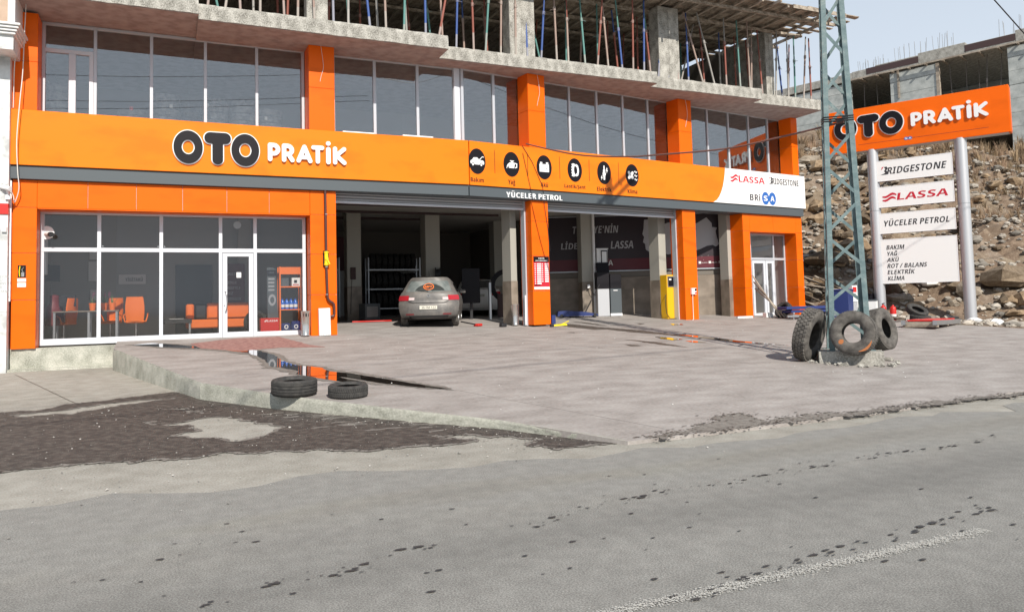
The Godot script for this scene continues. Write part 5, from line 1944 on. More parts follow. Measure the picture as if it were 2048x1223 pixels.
# ---- tyres ----
# an open tyre lying flat (its axle along y), middle at the origin
func tyre_mesh(ro: float, ri: float, w: float, style: int) -> MB:
	var m := mb()
	var h := w / 2
	var p := PackedVector2Array([Vector2(ri, -h * 0.62), Vector2(ri + 0.012, -h * 0.80), Vector2(lerpf(ri, ro, 0.35), -h * 1.0), Vector2(lerpf(ri, ro, 0.62), -h * 1.02), Vector2(lerpf(ri, ro, 0.86), -h * 0.93), Vector2(ro - 0.012, -h * 0.80)])
	if style == 1:
		for k in 4:
			var a := -h * 0.74 + k * h * 0.395
			p.append_array(PackedVector2Array([Vector2(ro, a), Vector2(ro, a + h * 0.30), Vector2(ro - 0.010, a + h * 0.315), Vector2(ro - 0.010, a + h * 0.375)]))
	else:
		p.append_array(PackedVector2Array([Vector2(ro - 0.004, -h * 0.7), Vector2(ro, -h * 0.3), Vector2(ro, h * 0.3), Vector2(ro - 0.004, h * 0.7)]))
	p.append_array(PackedVector2Array([Vector2(ro - 0.012, h * 0.80), Vector2(lerpf(ri, ro, 0.86), h * 0.93), Vector2(lerpf(ri, ro, 0.62), h * 1.02), Vector2(lerpf(ri, ro, 0.35), h * 1.0), Vector2(ri + 0.012, h * 0.80), Vector2(ri, h * 0.62), Vector2(ri + 0.018, h * 0.60), Vector2(lerpf(ri, ro, 0.7), h * 0.75), Vector2(ro - 0.035, h * 0.5), Vector2(ro - 0.035, -h * 0.5), Vector2(lerpf(ri, ro, 0.7), -h * 0.75), Vector2(ri + 0.018, -h * 0.60), Vector2(ri, -h * 0.62)]))
	m.lathe(p, 40)
	return m

func tread(ro: float, w: float, n: int, rows: int, proud: float) -> MB:
	var m := mb()
	var h := w / 2
	for r in rows:
		for k in n:
			var a := TAU * (k + 0.5 * (r % 2)) / n
			var y := lerpf(-h * 0.80, h * 0.80, (r + 0.5) / rows)
			m.T = Transform3D(Basis(Vector3.UP, a) * Basis(Vector3.RIGHT, 0.28 if r % 2 else -0.28), Vector3(cos(a) * ro, y, -sin(a) * ro))
			var s := PI * ro / n * 0.80
			m.cbox(Vector3(-0.02, -h * 0.80 / rows * 0.9, -s), Vector3(proud, h * 0.80 / rows * 0.9, s), 0.004)
	return m

func tyre(ro: float, ri: float, w: float, style: int, at: Transform3D, m: Material, label: String, group := "") -> Node3D:
	var o := thing("tyre", label, "tyre", at, group)
	put("carcass", tyre_mesh(ro, ri, w, style), m, o)
	if style == 2:
		put("tread", tread(ro, w, 40, 4, 0.016), m, o)
	elif style == 3:
		put("tread", tread(ro, w, 54, 2, 0.006), m, o)
	return o

func axle(to: Vector3, at: Vector3) -> Transform3D:
	# stands a tyre so that its axle points along to
	var y := to.normalized()
	var x := y.cross(Vector3.UP).normalized() if absf(y.y) < 0.99 else Vector3.RIGHT
	return Transform3D(Basis(x, y, x.cross(y)), at)

func tyres() -> void:
	var side := Vector3(0.67, 0, 0.74)
	var toward := Vector3(-0.74, 0, 0.67)
	var o := tyre(0.53, 0.28, 0.31, 2, axle(side * 0.95 + toward * 0.32 + Vector3(0, -0.26, 0), Vector3(12.03, 0.83, -11.86)), M.dusty_rubber, "big lorry tyre with a deep block tread leaning against the power tower")
	o = tyre(0.425, 0.2, 0.29, 3, axle(toward * 0.93 - side * 0.22 + Vector3(0, 0.16, 0), Vector3(12.27, 0.87, -10.96)), M.dusty_rubber, "worn lorry tyre with orange paint on its wall propped before the power tower")
	for a in [[0.34, 0.75, 0.16], [0.385, 2.3, 0.42]]:
		var m := mb()
		for k in 10:
			var t0: float = a[1] + a[2] * (k / 10.0 - 0.5) * 2
			var t1: float = a[1] + a[2] * ((k + 1) / 10.0 - 0.5) * 2
			var w0 := 0.02 + 0.035 * sin(PI * k / 10.0)
			var w1 := 0.02 + 0.035 * sin(PI * (k + 1) / 10.0)
			var rr := 0.27 if a[0] < 0.36 else 0.37
			var yy := 0.149 if a[0] < 0.36 else 0.138
			m.quad(Vector3(cos(t0) * (rr - w0), yy, -sin(t0) * (rr - w0)), Vector3(cos(t0) * (rr + w0), yy, -sin(t0) * (rr + w0)), Vector3(cos(t1) * (rr + w1), yy, -sin(t1) * (rr + w1)), Vector3(cos(t1) * (rr - w1), yy, -sin(t1) * (rr - w1)))
		put("paint_smear", m, M.rust_paint, o)
	tyre(0.425, 0.2, 0.30, 3, axle(toward * 0.44 + side * 0.88 + Vector3(0, 0.2, 0), Vector3(13.34, 0.90, -11.22)), M.dusty_rubber, "lorry tyre leaning on the power tower beside the orange daubed one")
	# two tyres on the kerb
	var slope := Basis(Vector3.RIGHT, 0.065)
	var p := lotp(1.80, 8.72, 0.0)
	tyre(0.335, 0.20, 0.235, 1, Transform3D(slope * Basis(Vector3.UP, 0.3), p + Vector3(0, 0.122, 0)), M.rubber, "wide car tyre lying flat on the kerb edge of the forecourt")
	p = lotp(2.50, 9.2, 0.0)
	tyre(0.285, 0.185, 0.18, 3, Transform3D(slope * Basis(Vector3.UP, 0.9), p + Vector3(0, 0.094, 0)), M.rubber, "small car tyre lying flat on the kerb beside the wider one")
	# tyre by the side door, tyres by the pylon
	tyre(0.33, 0.19, 0.21, 1, axle(toward * 0.6 - side * 0.5 + Vector3(0, 0.55, 0), Vector3(20.85, 1.13, -21.75)), M.rubber, "black tyre leaning by the glass side door behind the blue ramp")
	tyre(0.36, 0.2, 0.22, 1, axle(toward * 0.4 + side * 0.35 + Vector3(0, 0.8, 0), Vector3(24.1, 1.0, -18.75)), M.rubber, "black tyre tilted on top of another by the pylon sign")
	tyre(0.33, 0.19, 0.2, 1, axle(Vector3(0.05, 1, 0.1), Vector3(23.85, 0.76, -18.45)), M.rubber, "black tyre lying flat under another by the pylon sign")
	# stacks behind the upper windows
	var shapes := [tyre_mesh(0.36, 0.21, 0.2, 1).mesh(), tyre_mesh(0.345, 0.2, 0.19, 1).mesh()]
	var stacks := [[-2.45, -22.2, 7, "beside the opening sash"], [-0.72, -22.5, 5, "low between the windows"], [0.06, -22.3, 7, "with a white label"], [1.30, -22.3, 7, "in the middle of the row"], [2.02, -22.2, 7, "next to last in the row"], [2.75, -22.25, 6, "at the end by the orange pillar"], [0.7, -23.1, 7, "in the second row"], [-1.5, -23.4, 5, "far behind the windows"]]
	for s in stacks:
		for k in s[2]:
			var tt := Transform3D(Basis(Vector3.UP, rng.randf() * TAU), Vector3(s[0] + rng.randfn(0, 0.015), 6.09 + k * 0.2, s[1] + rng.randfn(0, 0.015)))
			var o2 := solo("tyre", shapes[(k + int(s[0] * 10)) % 2], M.daylit_rubber, "new tyre in the upstairs stack %s" % s[3], "tyre", "tyres stacked upstairs %s" % s[3], tt)
			o2.set_meta("category", "tyre")
	for a in [[-0.75, 6.95, -22.13], [0.2, 7.05, -21.95], [1.1, 7.15, -21.97], [2.6, 6.9, -21.9]]:
		var m := mb()
		m.box(Vector3(-0.04, -0.05, 0), Vector3(0.04, 0.05, 0.004))
		solo("tyre_label", m, M.paper if a[0] > 0 else M.red, "small paper label stuck on an upstairs tyre", "label", "labels on the upstairs tyres", Transform3D(Basis(), Vector3(a[0], a[1], a[2])))

# ---- cars: rear bumper at z = 0, driving towards -z ----
func prof(pr: Array, h: float) -> Vector2:
	# (half width, setback) at height h
	for k in pr.size() - 1:
		if h <= pr[k + 1][0]:
			var t := clampf((h - pr[k][0]) / (pr[k + 1][0] - pr[k][0]), 0, 1)
			return Vector2(lerpf(pr[k][1], pr[k + 1][1], t), lerpf(pr[k][2], pr[k + 1][2], t))
	return Vector2(pr[-1][1], pr[-1][2])

func rear(pr: Array, h: float, a: float, out := 0.0) -> Vector3:
	var q := prof(pr, h)
	var c := pow(absf(a), 3.5)
	return Vector3(a * (q.x + out * c), h, -(q.y + 0.27 * c) + out * (1.0 - 0.6 * c))

func patch(pr: Array, h0: float, h1: float, a0: float, a1: float, out: float, nh := 5, na := 8, skew := 0.0) -> MB:
	var m := mb()
	var pts := []
	for j in nh + 1:
		var row := []
		var h := lerpf(h0, h1, float(j) / nh)
		for i in na + 1:
			var t := float(i) / na
			row.append(rear(pr, h, lerpf(a0, a1, t) + skew * (float(j) / nh - 0.5), out))
		pts.append(row)
	m.grid(pts)
	return m

func car(o: Node3D, pr: Array, paint: Material, long: float, belt: float, roof_z: Array, wheel_r: float) -> void:
	var top: float = pr[-1][0]
	var m := mb()
	var pts := []
	var hs := []
	for p in pr:
		hs.append(p[0])
	for h in hs:
		var row := []
		for i in 17:
			row.append(rear(pr, h, lerpf(-1, 1, i / 16.0)))
		pts.append(row)
	m.grid(pts)
	# flanks
	for s in [-1.0, 1.0]:
		pts = []
		for h in hs:
			var row := []
			var e := rear(pr, h, s)
			var front := long
			if h > belt:
				front = lerpf(roof_z[2], roof_z[1], (h - belt) / (top - belt))
			for i in 15:
				var t := i / 14.0
				var z := lerpf(-e.z, front, t)
				var w := absf(e.x) * (1.0 + 0.035 * sin(t * PI))
				if h <= belt:
					w *= 1.0 - 0.16 * pow(maxf(0, t - 0.82) / 0.18, 2.0)
				row.append(Vector3(s * w, h, -z))
			pts.append(row)
		m.grid(pts, s > 0)
	# roof, bonnet, nose, floor
	var er := rear(pr, top, 1.0)
	pts = []
	for i in 9:
		var t := i / 8.0
		var row := []
		for j in 9:
			var a := lerpf(-1, 1, j / 8.0)
			var z := lerpf(-(rear(pr, top, a).z), roof_z[1], t)
			row.append(Vector3(a * er.x * (1.0 + 0.035 * sin(t * PI)), top + 0.05 * (1 - a * a) * sin(PI * (0.15 + 0.7 * t)), -z))
		pts.append(row)
	m.grid(pts)
	var eb := rear(pr, belt, 1.0)
	m.quad(Vector3(-eb.x, belt, -roof_z[2]), Vector3(eb.x, belt, -roof_z[2]), Vector3(eb.x * 0.84, belt - 0.12, -long), Vector3(-eb.x * 0.84, belt - 0.12, -long))
	m.quad(Vector3(-0.72, 0.25, -long), Vector3(0.72, 0.25, -long), Vector3(0.72, belt - 0.1, -long), Vector3(-0.72, belt - 0.1, -long))
	m.quad(Vector3(-0.8, 0.22, -0.1), Vector3(0.8, 0.22, -0.1), Vector3(0.8, 0.22, -long), Vector3(-0.8, 0.22, -long))
	put("body", m, paint, o)
	# windscreen and side glass
	m = mb()
	m.quad(Vector3(eb.x * 0.95, belt, -roof_z[2]), Vector3(-eb.x * 0.95, belt, -roof_z[2]), Vector3(-er.x, top, -roof_z[1]), Vector3(er.x, top, -roof_z[1]))
	put("windscreen", m, M.car_glass, o)
	for s in [-1.0, 1.0]:
		m = mb()
		pts = []
		for j in 4:
			var h := lerpf(belt + 0.03, top - 0.07, j / 3.0)
			var e := rear(pr, h, s)
			var front := lerpf(roof_z[2], roof_z[1], (h - belt) / (top - belt)) - 0.12
			var row := []
			for i in 9:
				var t := i / 8.0
				row.append(Vector3(s * (absf(e.x) * (1.0 + 0.035 * sin((0.1 + 0.85 * t) * PI)) + 0.006), h, -lerpf(-e.z + 0.35, front, t)))
			pts.append(row)
		m.grid(pts, s > 0)
		put("side_window", m, M.car_glass, o)
		m = mb()
		m.cbox(Vector3(s * eb.x - 0.02, belt + 0.02, -roof_z[2] + 0.12), Vector3(s * eb.x + s * 0.2, belt + 0.15, -roof_z[2] + 0.24), 0.03)
		put("wing_mirror", m, paint, o)
	# wheels
	for z in [0.78, long - 0.85]:
		for s in [-1.0, 1.0]:
			var w := Node3D.new()
			w.name = numbered("wheel", o)
			o.add_child(w, true)
			w.transform = Transform3D(Basis(Vector3.BACK, -s * PI / 2), Vector3(s * 0.76, wheel_r, -z))
			m = mb()
			m.lathe(PackedVector2Array([Vector2(wheel_r * 0.66, -0.10), Vector2(wheel_r * 0.9, -0.105), Vector2(wheel_r, -0.08), Vector2(wheel_r, 0.08), Vector2(wheel_r * 0.9, 0.105), Vector2(wheel_r * 0.66, 0.10)]), 28)
			put("tyre", m, M.dusty_rubber, w)
			m = mb()
			m.lathe(PackedVector2Array([Vector2(wheel_r * 0.66, 0.10), Vector2(wheel_r * 0.62, 0.05), Vector2(0.06, 0.06), Vector2(0.0, 0.075)]), 20)
			put("rim", m, M.steel, w)

func cars() -> void:
	var pr := [[0.21, 0.70, 0.16], [0.27, 0.80, 0.05], [0.33, 0.845, 0.012], [0.42, 0.868, 0.0], [0.52, 0.885, 0.004], [0.64, 0.90, 0.022], [0.70, 0.90, 0.05], [0.72, 0.898, 0.085], [0.80, 0.89, 0.095], [0.92, 0.865, 0.11], [1.0, 0.825, 0.145], [1.04, 0.79, 0.19], [1.2, 0.715, 0.33], [1.34, 0.645, 0.46], [1.40, 0.60, 0.50], [1.435, 0.565, 0.46], [1.47, 0.52, 0.52]]
	var o := thing("hatchback_car", "dusty grey hatchback with a round orange rear window sticker in the garage bay", "car", yaw(-0.39, Vector3(7.13, 1.005, -21.68)))
	o.rotation.x = 0.0
	car(o, pr, M.car_dust, 4.35, 0.98, [0.52, 2.35, 3.15], 0.325)
	var m := patch(pr, 1.035, 1.355, -0.86, 0.86, 0.007, 8, 16)
	var w := put("rear_window", m, M.dusty_glass, o)
	m = mb()
	# the wiped fan of clear glass
	var pts := []
	for j in 7:
		var row := []
		for i in 17:
			var t := deg_to_rad(lerpf(178, 2, i / 16.0))
			var r := lerpf(0.12, 1.0, j / 6.0)
			row.append(rear(pr, 1.05 + 0.22 * r * sin(t), 0.05 + 0.56 * r * cos(t), 0.0105))
		pts.append(row)
	m.grid(pts, true)
	put("wiped_glass", m, M.car_glass, w)
	m = mb()
	pts = []
	for j in 2:
		var row := []
		for i in 25:
			var t := TAU * i / 24.0
			row.append(rear(pr, 1.185 + (0.085 + 0.016 * j) * sin(t), (0.19 + 0.03 * j) * cos(t), 0.0135))
		pts.append(row)
	m.grid(pts)
	put("sticker_ring", m, M.orange_chair, w)
	m = mb(Transform3D(Basis(Vector3.RIGHT, -0.72), rear(pr, 1.145, 0.0, 0.018)))
	words(m, "MFY", -0.105, 0.0, 0.21, 0.085, 0.0, 0.003, 0.2)
	put("sticker_text", m, M.orange_chair, w)
	m = mb()
	m.path(PackedVector3Array([rear(pr, 1.03, 0.0, 0.02), rear(pr, 1.045, -0.2, 0.02), rear(pr, 1.06, -0.42, 0.022)]), 0.009)
	put("wiper", m, M.black_plastic, w)
	for s in [-1.0, 1.0]:
		m = patch(pr, 0.775, 0.92, s * 0.66, s * 1.0, 0.012, 4, 7)
		var lamp := put("tail_lamp", m, M.tail_lamp, o)
		m = patch(pr, 0.785, 0.86, s * 0.47, s * 0.655, 0.011, 3, 5)
		put("reversing_lamp", m, M.lamp_clear, lamp)
		m = patch(pr, 0.345, 0.385, s * 0.5, s * 0.78, 0.008, 2, 4)
		put("reflector", m, M.dark_red, o)
	m = mb()
	var b := rear(pr, 0.52, 0.0, 0.012)
	m.cbox(Vector3(-0.26, 0.505, b.z - 0.002), Vector3(0.26, 0.615, b.z + 0.010), 0.004)
	var plate := put("number_plate", m, M.plate_white, o)
	m = mb(Transform3D(Basis(), Vector3(0, 0, b.z + 0.010)))
	words(m, "36 FM 122", -0.2, 0.525, 0.42, 0.07, 0.0, 0.002, 0.0, "Droid Sans", false)
	put("plate_text", m, M.ink, plate)
	m = mb(Transform3D(Basis(), rear(pr, 0.905, 0.0, 0.012)))
	ring(m, 0, 0, 0.048, 0.048, 0.036, 0.036, 0.0, 0.008, 24)
	m.bar(Vector3(-0.04, -0.006, 0.005), Vector3(0.04, 0.008, 0.005), 0.006, 0.012)
	put("badge", m, M.chrome, o)
	m = mb()
	m.path(PackedVector3Array([rear(pr, 0.745, -0.66, 0.006), rear(pr, 0.70, -0.5, 0.012), rear(pr, 0.695, 0.0, 0.012), rear(pr, 0.70, 0.5, 0.012), rear(pr, 0.745, 0.66, 0.006)]), 0.008)
	put("hatch_gap_line", m, M.black_plastic, o)  # black line drawn on for the shade in the gap below the tailgate
	m = patch(pr, 0.27, 0.325, -0.7, 0.7, 0.006, 2, 10)
	put("bumper_skirt", m, M.black_plastic, o)
	m = mb()
	m.tube(Vector3(-0.52, 0.275, -0.3), Vector3(-0.52, 0.27, 0.0), 0.033, 0.036, 14, false)
	put("exhaust", m, M.chrome, o)
	m = mb()
	m.path(V3([0, 1.50, -0.62, 0.0, 1.56, -0.58, 0, 1.64, -0.46]), 0.006)
	put("aerial", m, M.black_plastic, o)
	var pr2 := [[0.21, 0.70, 0.16], [0.27, 0.80, 0.05], [0.33, 0.845, 0.012], [0.44, 0.87, 0.0], [0.56, 0.885, 0.006], [0.66, 0.885, 0.03], [0.69, 0.88, 0.07], [0.80, 0.875, 0.075], [0.94, 0.85, 0.085], [1.0, 0.82, 0.10], [1.02, 0.80, 0.16], [1.045, 0.76, 0.50], [1.2, 0.69, 0.82], [1.34, 0.62, 1.12], [1.42, 0.56, 1.32]]
	o = thing("saloon_car", "white saloon car standing deeper in the garage bay past the dusty hatchback", "car", yaw(-0.34, Vector3(11.0, 1.19, -27.35)))
	car(o, pr2, M.car_white, 4.5, 0.99, [0.7, 2.3, 3.2], 0.315)
	m = patch(pr2, 1.08, 1.38, -0.86, 0.86, 0.008, 6, 12)
	put("rear_window", m, M.car_glass, o)
	for s in [-1.0, 1.0]:
		m = patch(pr2, 0.76, 0.92, s * 0.6, s * 1.0, 0.012, 4, 7)
		put("tail_lamp", m, M.tail_lamp, o)
	m = mb()
	b = rear(pr2, 0.8, 0.0, 0.01)
	m.cbox(Vector3(-0.26, 0.72, b.z - 0.002), Vector3(0.26, 0.83, b.z + 0.012), 0.004)
	plate = put("number_plate", m, M.plate_white, o)
	m = mb(Transform3D(Basis(), Vector3(0, 0, b.z + 0.012)))
	words(m, "36 AC 770", -0.2, 0.74, 0.42, 0.07, 0.0, 0.002, 0.0, "Droid Sans", false)
	put("plate_text", m, M.ink, plate)
	m = mb(Transform3D(Basis(), rear(pr2, 0.92, 0.0, 0.012)))
	ring(m, 0, 0, 0.045, 0.06, 0.026, 0.036, 0.0, 0.008, 4)
	put("badge", m, M.chrome, o)

# ---- shop room ----
func office_chair(label: String, at: Transform3D, group := "") -> Node3D:
	var o := thing("office_chair", label, "chair", at, group)
	var m := mb()
	var pts := []
	for j in 8:
		var t := j / 7.0
		var w := 0.20 + 0.035 * sin(t * PI * 0.9) - 0.02 * t
		var row := []
		for i in 7:
			var a := lerpf(-1, 1, i / 6.0)
			row.append(Vector3(a * w, 0.48 + 0.62 * t, 0.24 + 0.05 * t - 0.04 * a * a))
		pts.append(row)
	m.grid(pts)
	var p2 := []
	for r in pts:
		var row := []
		for q: Vector3 in r:
			row.append(q + Vector3(0, 0, -0.035))
		p2.append(row)
	m.grid(p2, true)
	for j in 7:
		m.quad(pts[j][6], p2[j][6], p2[j + 1][6], pts[j + 1][6])
		m.quad(p2[j][0], pts[j][0], pts[j + 1][0], p2[j + 1][0])
	put("backrest", m, M.orange_chair, o)
	m = mb()
	m.cbox(Vector3(-0.23, 0.43, -0.22), Vector3(0.23, 0.50, 0.22), 0.03)
	put("seat", m, M.orange_chair, o)
	m = mb()
	m.tube(Vector3(0, 0.06, 0), Vector3(0, 0.44, 0), 0.025, 0.025, 10)
	put("column", m, M.chrome, o)
	for k in 5:
		var a := TAU * k / 5 + 0.3
		m = mb()
		m.bar(Vector3(0, 0.09, 0), Vector3(cos(a) * 0.27, 0.05, sin(a) * 0.27), 0.04, 0.025)
		m.tube(Vector3(cos(a) * 0.27, 0.025, sin(a) * 0.27 - 0.02), Vector3(cos(a) * 0.27, 0.025, sin(a) * 0.27 + 0.02), 0.025, 0.025, 8)
		put("leg", m, M.chrome, o)
	for s in [-1.0, 1.0]:
		m = mb()
		m.path(V3([s * 0.24, 0.46, 0.1, s * 0.28, 0.6, 0.08, s * 0.27, 0.66, 0.0, s * 0.27, 0.66, -0.16]), 0.018)
		put("armrest", m, M.orange_chair, o)
	return o

func shop_interior() -> void:
	var f := 0.93
	var m := mb()
	# desk with steel legs, chairs, monitor
	var o := thing("desk", "long brown desk with steel legs behind the shop window", "desk", Transform3D(Basis(), Vector3(-1.55, f, -22.15)))
	m.cbox(Vector3(-0.9, 0.74, -0.35), Vector3(0.55, 0.775, 0.35), 0.006)
	put("desk_top", m, M.inner_dado, o)
	for x in [-0.86, -0.12, 0.50]:
		for z in [-0.31, 0.31]:
			m = mb()
			m.box(Vector3(x - 0.025, 0, z - 0.025), Vector3(x + 0.025, 0.74, z + 0.025))
			put("leg", m, M.steel, o)
	var pots := [[-1.60, -22.0], [-1.35, -22.2], [-1.16, -22.0]]
	for k in 3:
		o = thing("flower_pot", ["orange flower pot with a short green shoot on the desk", "orange flower pot half hidden by the white window post", "orange flower pot with a leaning pink hyacinth on the desk"][k], "flower pot", Transform3D(Basis(), Vector3(pots[k][0], f + 0.776, pots[k][1])))
		m = mb()
		m.lathe(PackedVector2Array([Vector2(0.0, 0.0), Vector2(0.06, 0.0), Vector2(0.078, 0.15), Vector2(0.084, 0.15), Vector2(0.085, 0.185), Vector2(0.078, 0.185), Vector2(0.074, 0.15), Vector2(0.0, 0.15)]), 20)
		put("pot", m, M.orange_chair, o)
		m = mb()
		for j in 7:
			var a := TAU * j / 7 + k
			var h := rng.randf_range(0.14, 0.30)
			var ln := 0.10 * rng.randf() + (0.12 if k == 2 else 0.0) * cos(a)
			var d := Vector3(cos(a), 0, sin(a))
			var s := Vector3(-sin(a), 0, cos(a)) * 0.014
			m.quad(d * 0.02 - s + Vector3(0, 0.15, 0), d * 0.02 + s + Vector3(0, 0.15, 0), d * (0.03 + ln) + Vector3(0, 0.15 + h, 0), d * (0.028 + ln) + Vector3(0, 0.15 + h * 0.98, 0))
		put("leaves", m, M.leaf, o)
		m = mb()
		var tip := Vector3(-0.08 if k == 2 else 0.01, 0.40, 0.0)
		for j in 16:
			var q := tip + Vector3(rng.randfn(0, 0.018), rng.randf_range(-0.05, 0.05), rng.randfn(0, 0.018))
			m.tri(q, q + Vector3(0.02, 0.008, 0.0), q + Vector3(0.006, 0.02, 0.01))
		m.tube(Vector3(0, 0.15, 0), tip, 0.006, 0.004, 5)
		put("flower", m, M.petal, o)
	office_chair("orange office chair turned with its tall back to the shop window", yaw(-0.1, Vector3(-0.62, f, -22.15)))
	office_chair("orange office chair at the desk with a dark coat over its back", yaw(1.1, Vector3(-2.28, f, -22.55)))
	office_chair("orange chair pushed in on the far side of the desk", yaw(2.6, Vector3(-1.25, f, -22.85)))
	# coat over the chair
	m = mb()
	var pts := []
	for j in 9:
		var t := j / 8.0
		var row := []
		for i in 17:
			var a := TAU * i / 16.0
			var rx := lerpf(0.22, 0.15, t) + 0.03 * sin(3 * a + 6 * t) * (1 - t)
			if t > 0.72:
				rx = 0.105
			row.append(Vector3(rx * cos(a), 0.42 + 0.75 * t, -rx * 0.6 * sin(a)))
		pts.append(row)
	m.grid(pts)
	for i in 16:
		m.tri(Vector3(0, 1.2, 0), pts[8][i], pts[8][i + 1])
	solo("coat", m, M.dark_red, "dark hooded coat hung over the back of an orange office chair", "coat", "", yaw(0.4, Vector3(-2.47, f, -22.4)))
	o = thing("monitor", "black computer monitor standing on the desk", "monitor", yaw(0.5, Vector3(-2.18, f + 0.776, -22.35)))
	m = mb()
	m.cbox(Vector3(-0.2, 0.12, -0.02), Vector3(0.2, 0.4, 0.02), 0.008)
	put("screen", m, M.black_plastic, o)
	m = mb()
	m.tube(Vector3(0, 0.0, 0.0), Vector3(0, 0.14, 0), 0.02, 0.02, 8)
	m.cbox(Vector3(-0.1, 0, -0.08), Vector3(0.1, 0.012, 0.08), 0.004)
	put("stand", m, M.black_plastic, o)
	# sofa
	o = thing("sofa", "orange and black leather sofa with a low back inside the shop", "sofa", Transform3D(Basis(), Vector3(1.45, f, -23.4)))
	m = mb()
	m.cbox(Vector3(-0.85, 0.22, -0.3), Vector3(0.85, 0.46, 0.38), 0.03)
	put("seat", m, M.orange_chair, o)
	m = mb()
	m.cbox(Vector3(-0.3, 0.44, -0.35), Vector3(0.85, 0.92, -0.1), 0.04)
	put("backrest", m, M.orange_chair, o)
	m = mb()
	m.cbox(Vector3(-0.62, 0.44, -0.33), Vector3(-0.3, 0.9, -0.08), 0.04)
	put("black_cushion", m, M.black_plastic, o)
	m = mb()
	m.cbox(Vector3(-0.85, 0.44, -0.3), Vector3(-0.64, 0.9, 0.0), 0.04)
	put("armrest", m, M.orange_chair, o)
	for x in [-0.75, 0.0, 0.75]:
		for z in [-0.2, 0.28]:
			m = mb()
			m.tube(Vector3(x, 0, z), Vector3(x, 0.23, z), 0.015, 0.015, 6)
			put("leg", m, M.chrome, o)
	o = thing("coffee_table", "low black table with papers before the orange sofa", "table", Transform3D(Basis(), Vector3(0.32, f, -22.6)))
	m = mb()
	m.cbox(Vector3(-0.4, 0.38, -0.28), Vector3(0.4, 0.5, 0.28), 0.008)
	put("table_top", m, M.black_plastic, o)
	for x in [-0.35, 0.35]:
		for z in [-0.22, 0.22]:
			m = mb()
			m.box(Vector3(x - 0.02, 0, z - 0.02), Vector3(x + 0.02, 0.38, z + 0.02))
			put("leg", m, M.chrome, o)
	m = mb()
	m.box(Vector3(-0.15, 0.0, -0.1), Vector3(0.2, 0.008, 0.1))
	solo("papers", m, M.paper, "white papers lying on the low black table", "papers", "", Transform3D(Basis(), Vector3(0.32, f + 0.501, -22.5)))
	# orange shelf with goods
	o = thing("display_shelf", "orange metal display shelf behind the end window of the shop", "shelf", Transform3D(Basis(), Vector3(3.2, f, -21.85)))
	for x in [-0.29, 0.27]:
		for z in [-0.2, 0.2]:
			m = mb()
			m.box(Vector3(x - 0.018, 0, z - 0.018), Vector3(x + 0.018, 1.85, z + 0.018))
			put("post", m, M.orange_chair, o)
	for y in [0.06, 0.66, 1.28]:
		m = mb()
		m.box(Vector3(-0.27, y, -0.2), Vector3(0.25, y + 0.03, 0.215))
		put("board", m, M.orange_chair, o)
	m = mb()
	m.box(Vector3(-0.27, 1.64, 0.185), Vector3(0.25, 1.84, 0.2))
	put("header_board", m, M.orange_chair, o)
	for k in 8:
		o = thing("bottle", "blue bottle of screen wash with a white label on the orange shelf", "bottle", Transform3D(Basis(), Vector3(2.99 + 0.115 * (k % 4), f + 0.691, -21.75 - 0.15 * int(k / 4))), "blue bottles on the orange shelf")
		m = mb()
		m.lathe(PackedVector2Array([Vector2(0, 0), Vector2(0.05, 0.0), Vector2(0.052, 0.16), Vector2(0.045, 0.2), Vector2(0.02, 0.24), Vector2(0.02, 0.27), Vector2(0, 0.27)]), 14)
		put("body", m, M.bottle_blue, o)
		m = mb()
		m.lathe(PackedVector2Array([Vector2(0.0532, 0.05), Vector2(0.0532, 0.13)]), 14)
		put("label", m, M.paper, o)
		m = mb()
		m.lathe(PackedVector2Array([Vector2(0, 0.271), Vector2(0.023, 0.271), Vector2(0.023, 0.3), Vector2(0, 0.3)]), 10)
		put("cap", m, M.blue, o)
	for k in 2:
		o = thing("goods_pack", ["blue foil pack with a round white mark on the bottom shelf", "blue foil pack with an arched white mark on the bottom shelf"][k], "pack", yaw(0.05 - 0.1 * k, Vector3(3.06 + 0.27 * k, f + 0.091, -21.72)))
		m = mb()
		m.cbox(Vector3(-0.125, 0, -0.1), Vector3(0.125, 0.22 + 0.05 * k, 0.1), 0.04)
		put("bag", m, M.blue, o)
		m = mb()
		ring(m, 0.0, 0.12, 0.055, 0.06, 0.03, 0.035, 0.1, 0.104, 18)
		put("mark", m, M.paper, o)
	o = thing("battery_carton", "white carton with a battery picture on the top shelf", "carton", Transform3D(Basis(), Vector3(3.33, f + 1.311, -21.73)))
	m = mb()
	m.cbox(Vector3(-0.11, 0, -0.1), Vector3(0.11, 0.23, 0.1), 0.004)
	put("box", m, M.paper, o)
	m = mb()
	m.box(Vector3(-0.05, 0.09, 0.1), Vector3(0.03, 0.17, 0.103))
	put("picture", m, M.charcoal, o)
	m = mb()
	m.box(Vector3(-0.08, 0.03, 0.1), Vector3(0.08, 0.055, 0.103))
	put("red_line", m, M.red, o)
	m = mb()
	m.box(Vector3(0, 0, 0), Vector3(0.2, 0.23, 0.15))
	solo("dark_carton", m, M.grey_trim, "dark carton beside the white battery carton on the top shelf", "carton", "", Transform3D(Basis(), Vector3(2.95, f + 1.311, -21.85)))
	# tyre display stand with a red foot
	o = thing("display_stand", "tall dark tyre display stand on a red box base inside the window", "display stand", Transform3D(Basis(), Vector3(2.68, f, -21.95)))
	m = mb()
	m.cbox(Vector3(-0.27, 0.04, -0.15), Vector3(0.22, 0.46, 0.2), 0.006)
	put("base", m, M.red, o)
	m = mb()
	swoosh(m, -0.17, 0.36, 0.08, 0.05, 0.2)
	words(m, "LASSA", -0.09, 0.36, 0.27, 0.05, 0.2, 0.003, 0.2)
	put("lettering", m, M.white_panel, o)
	m = mb()
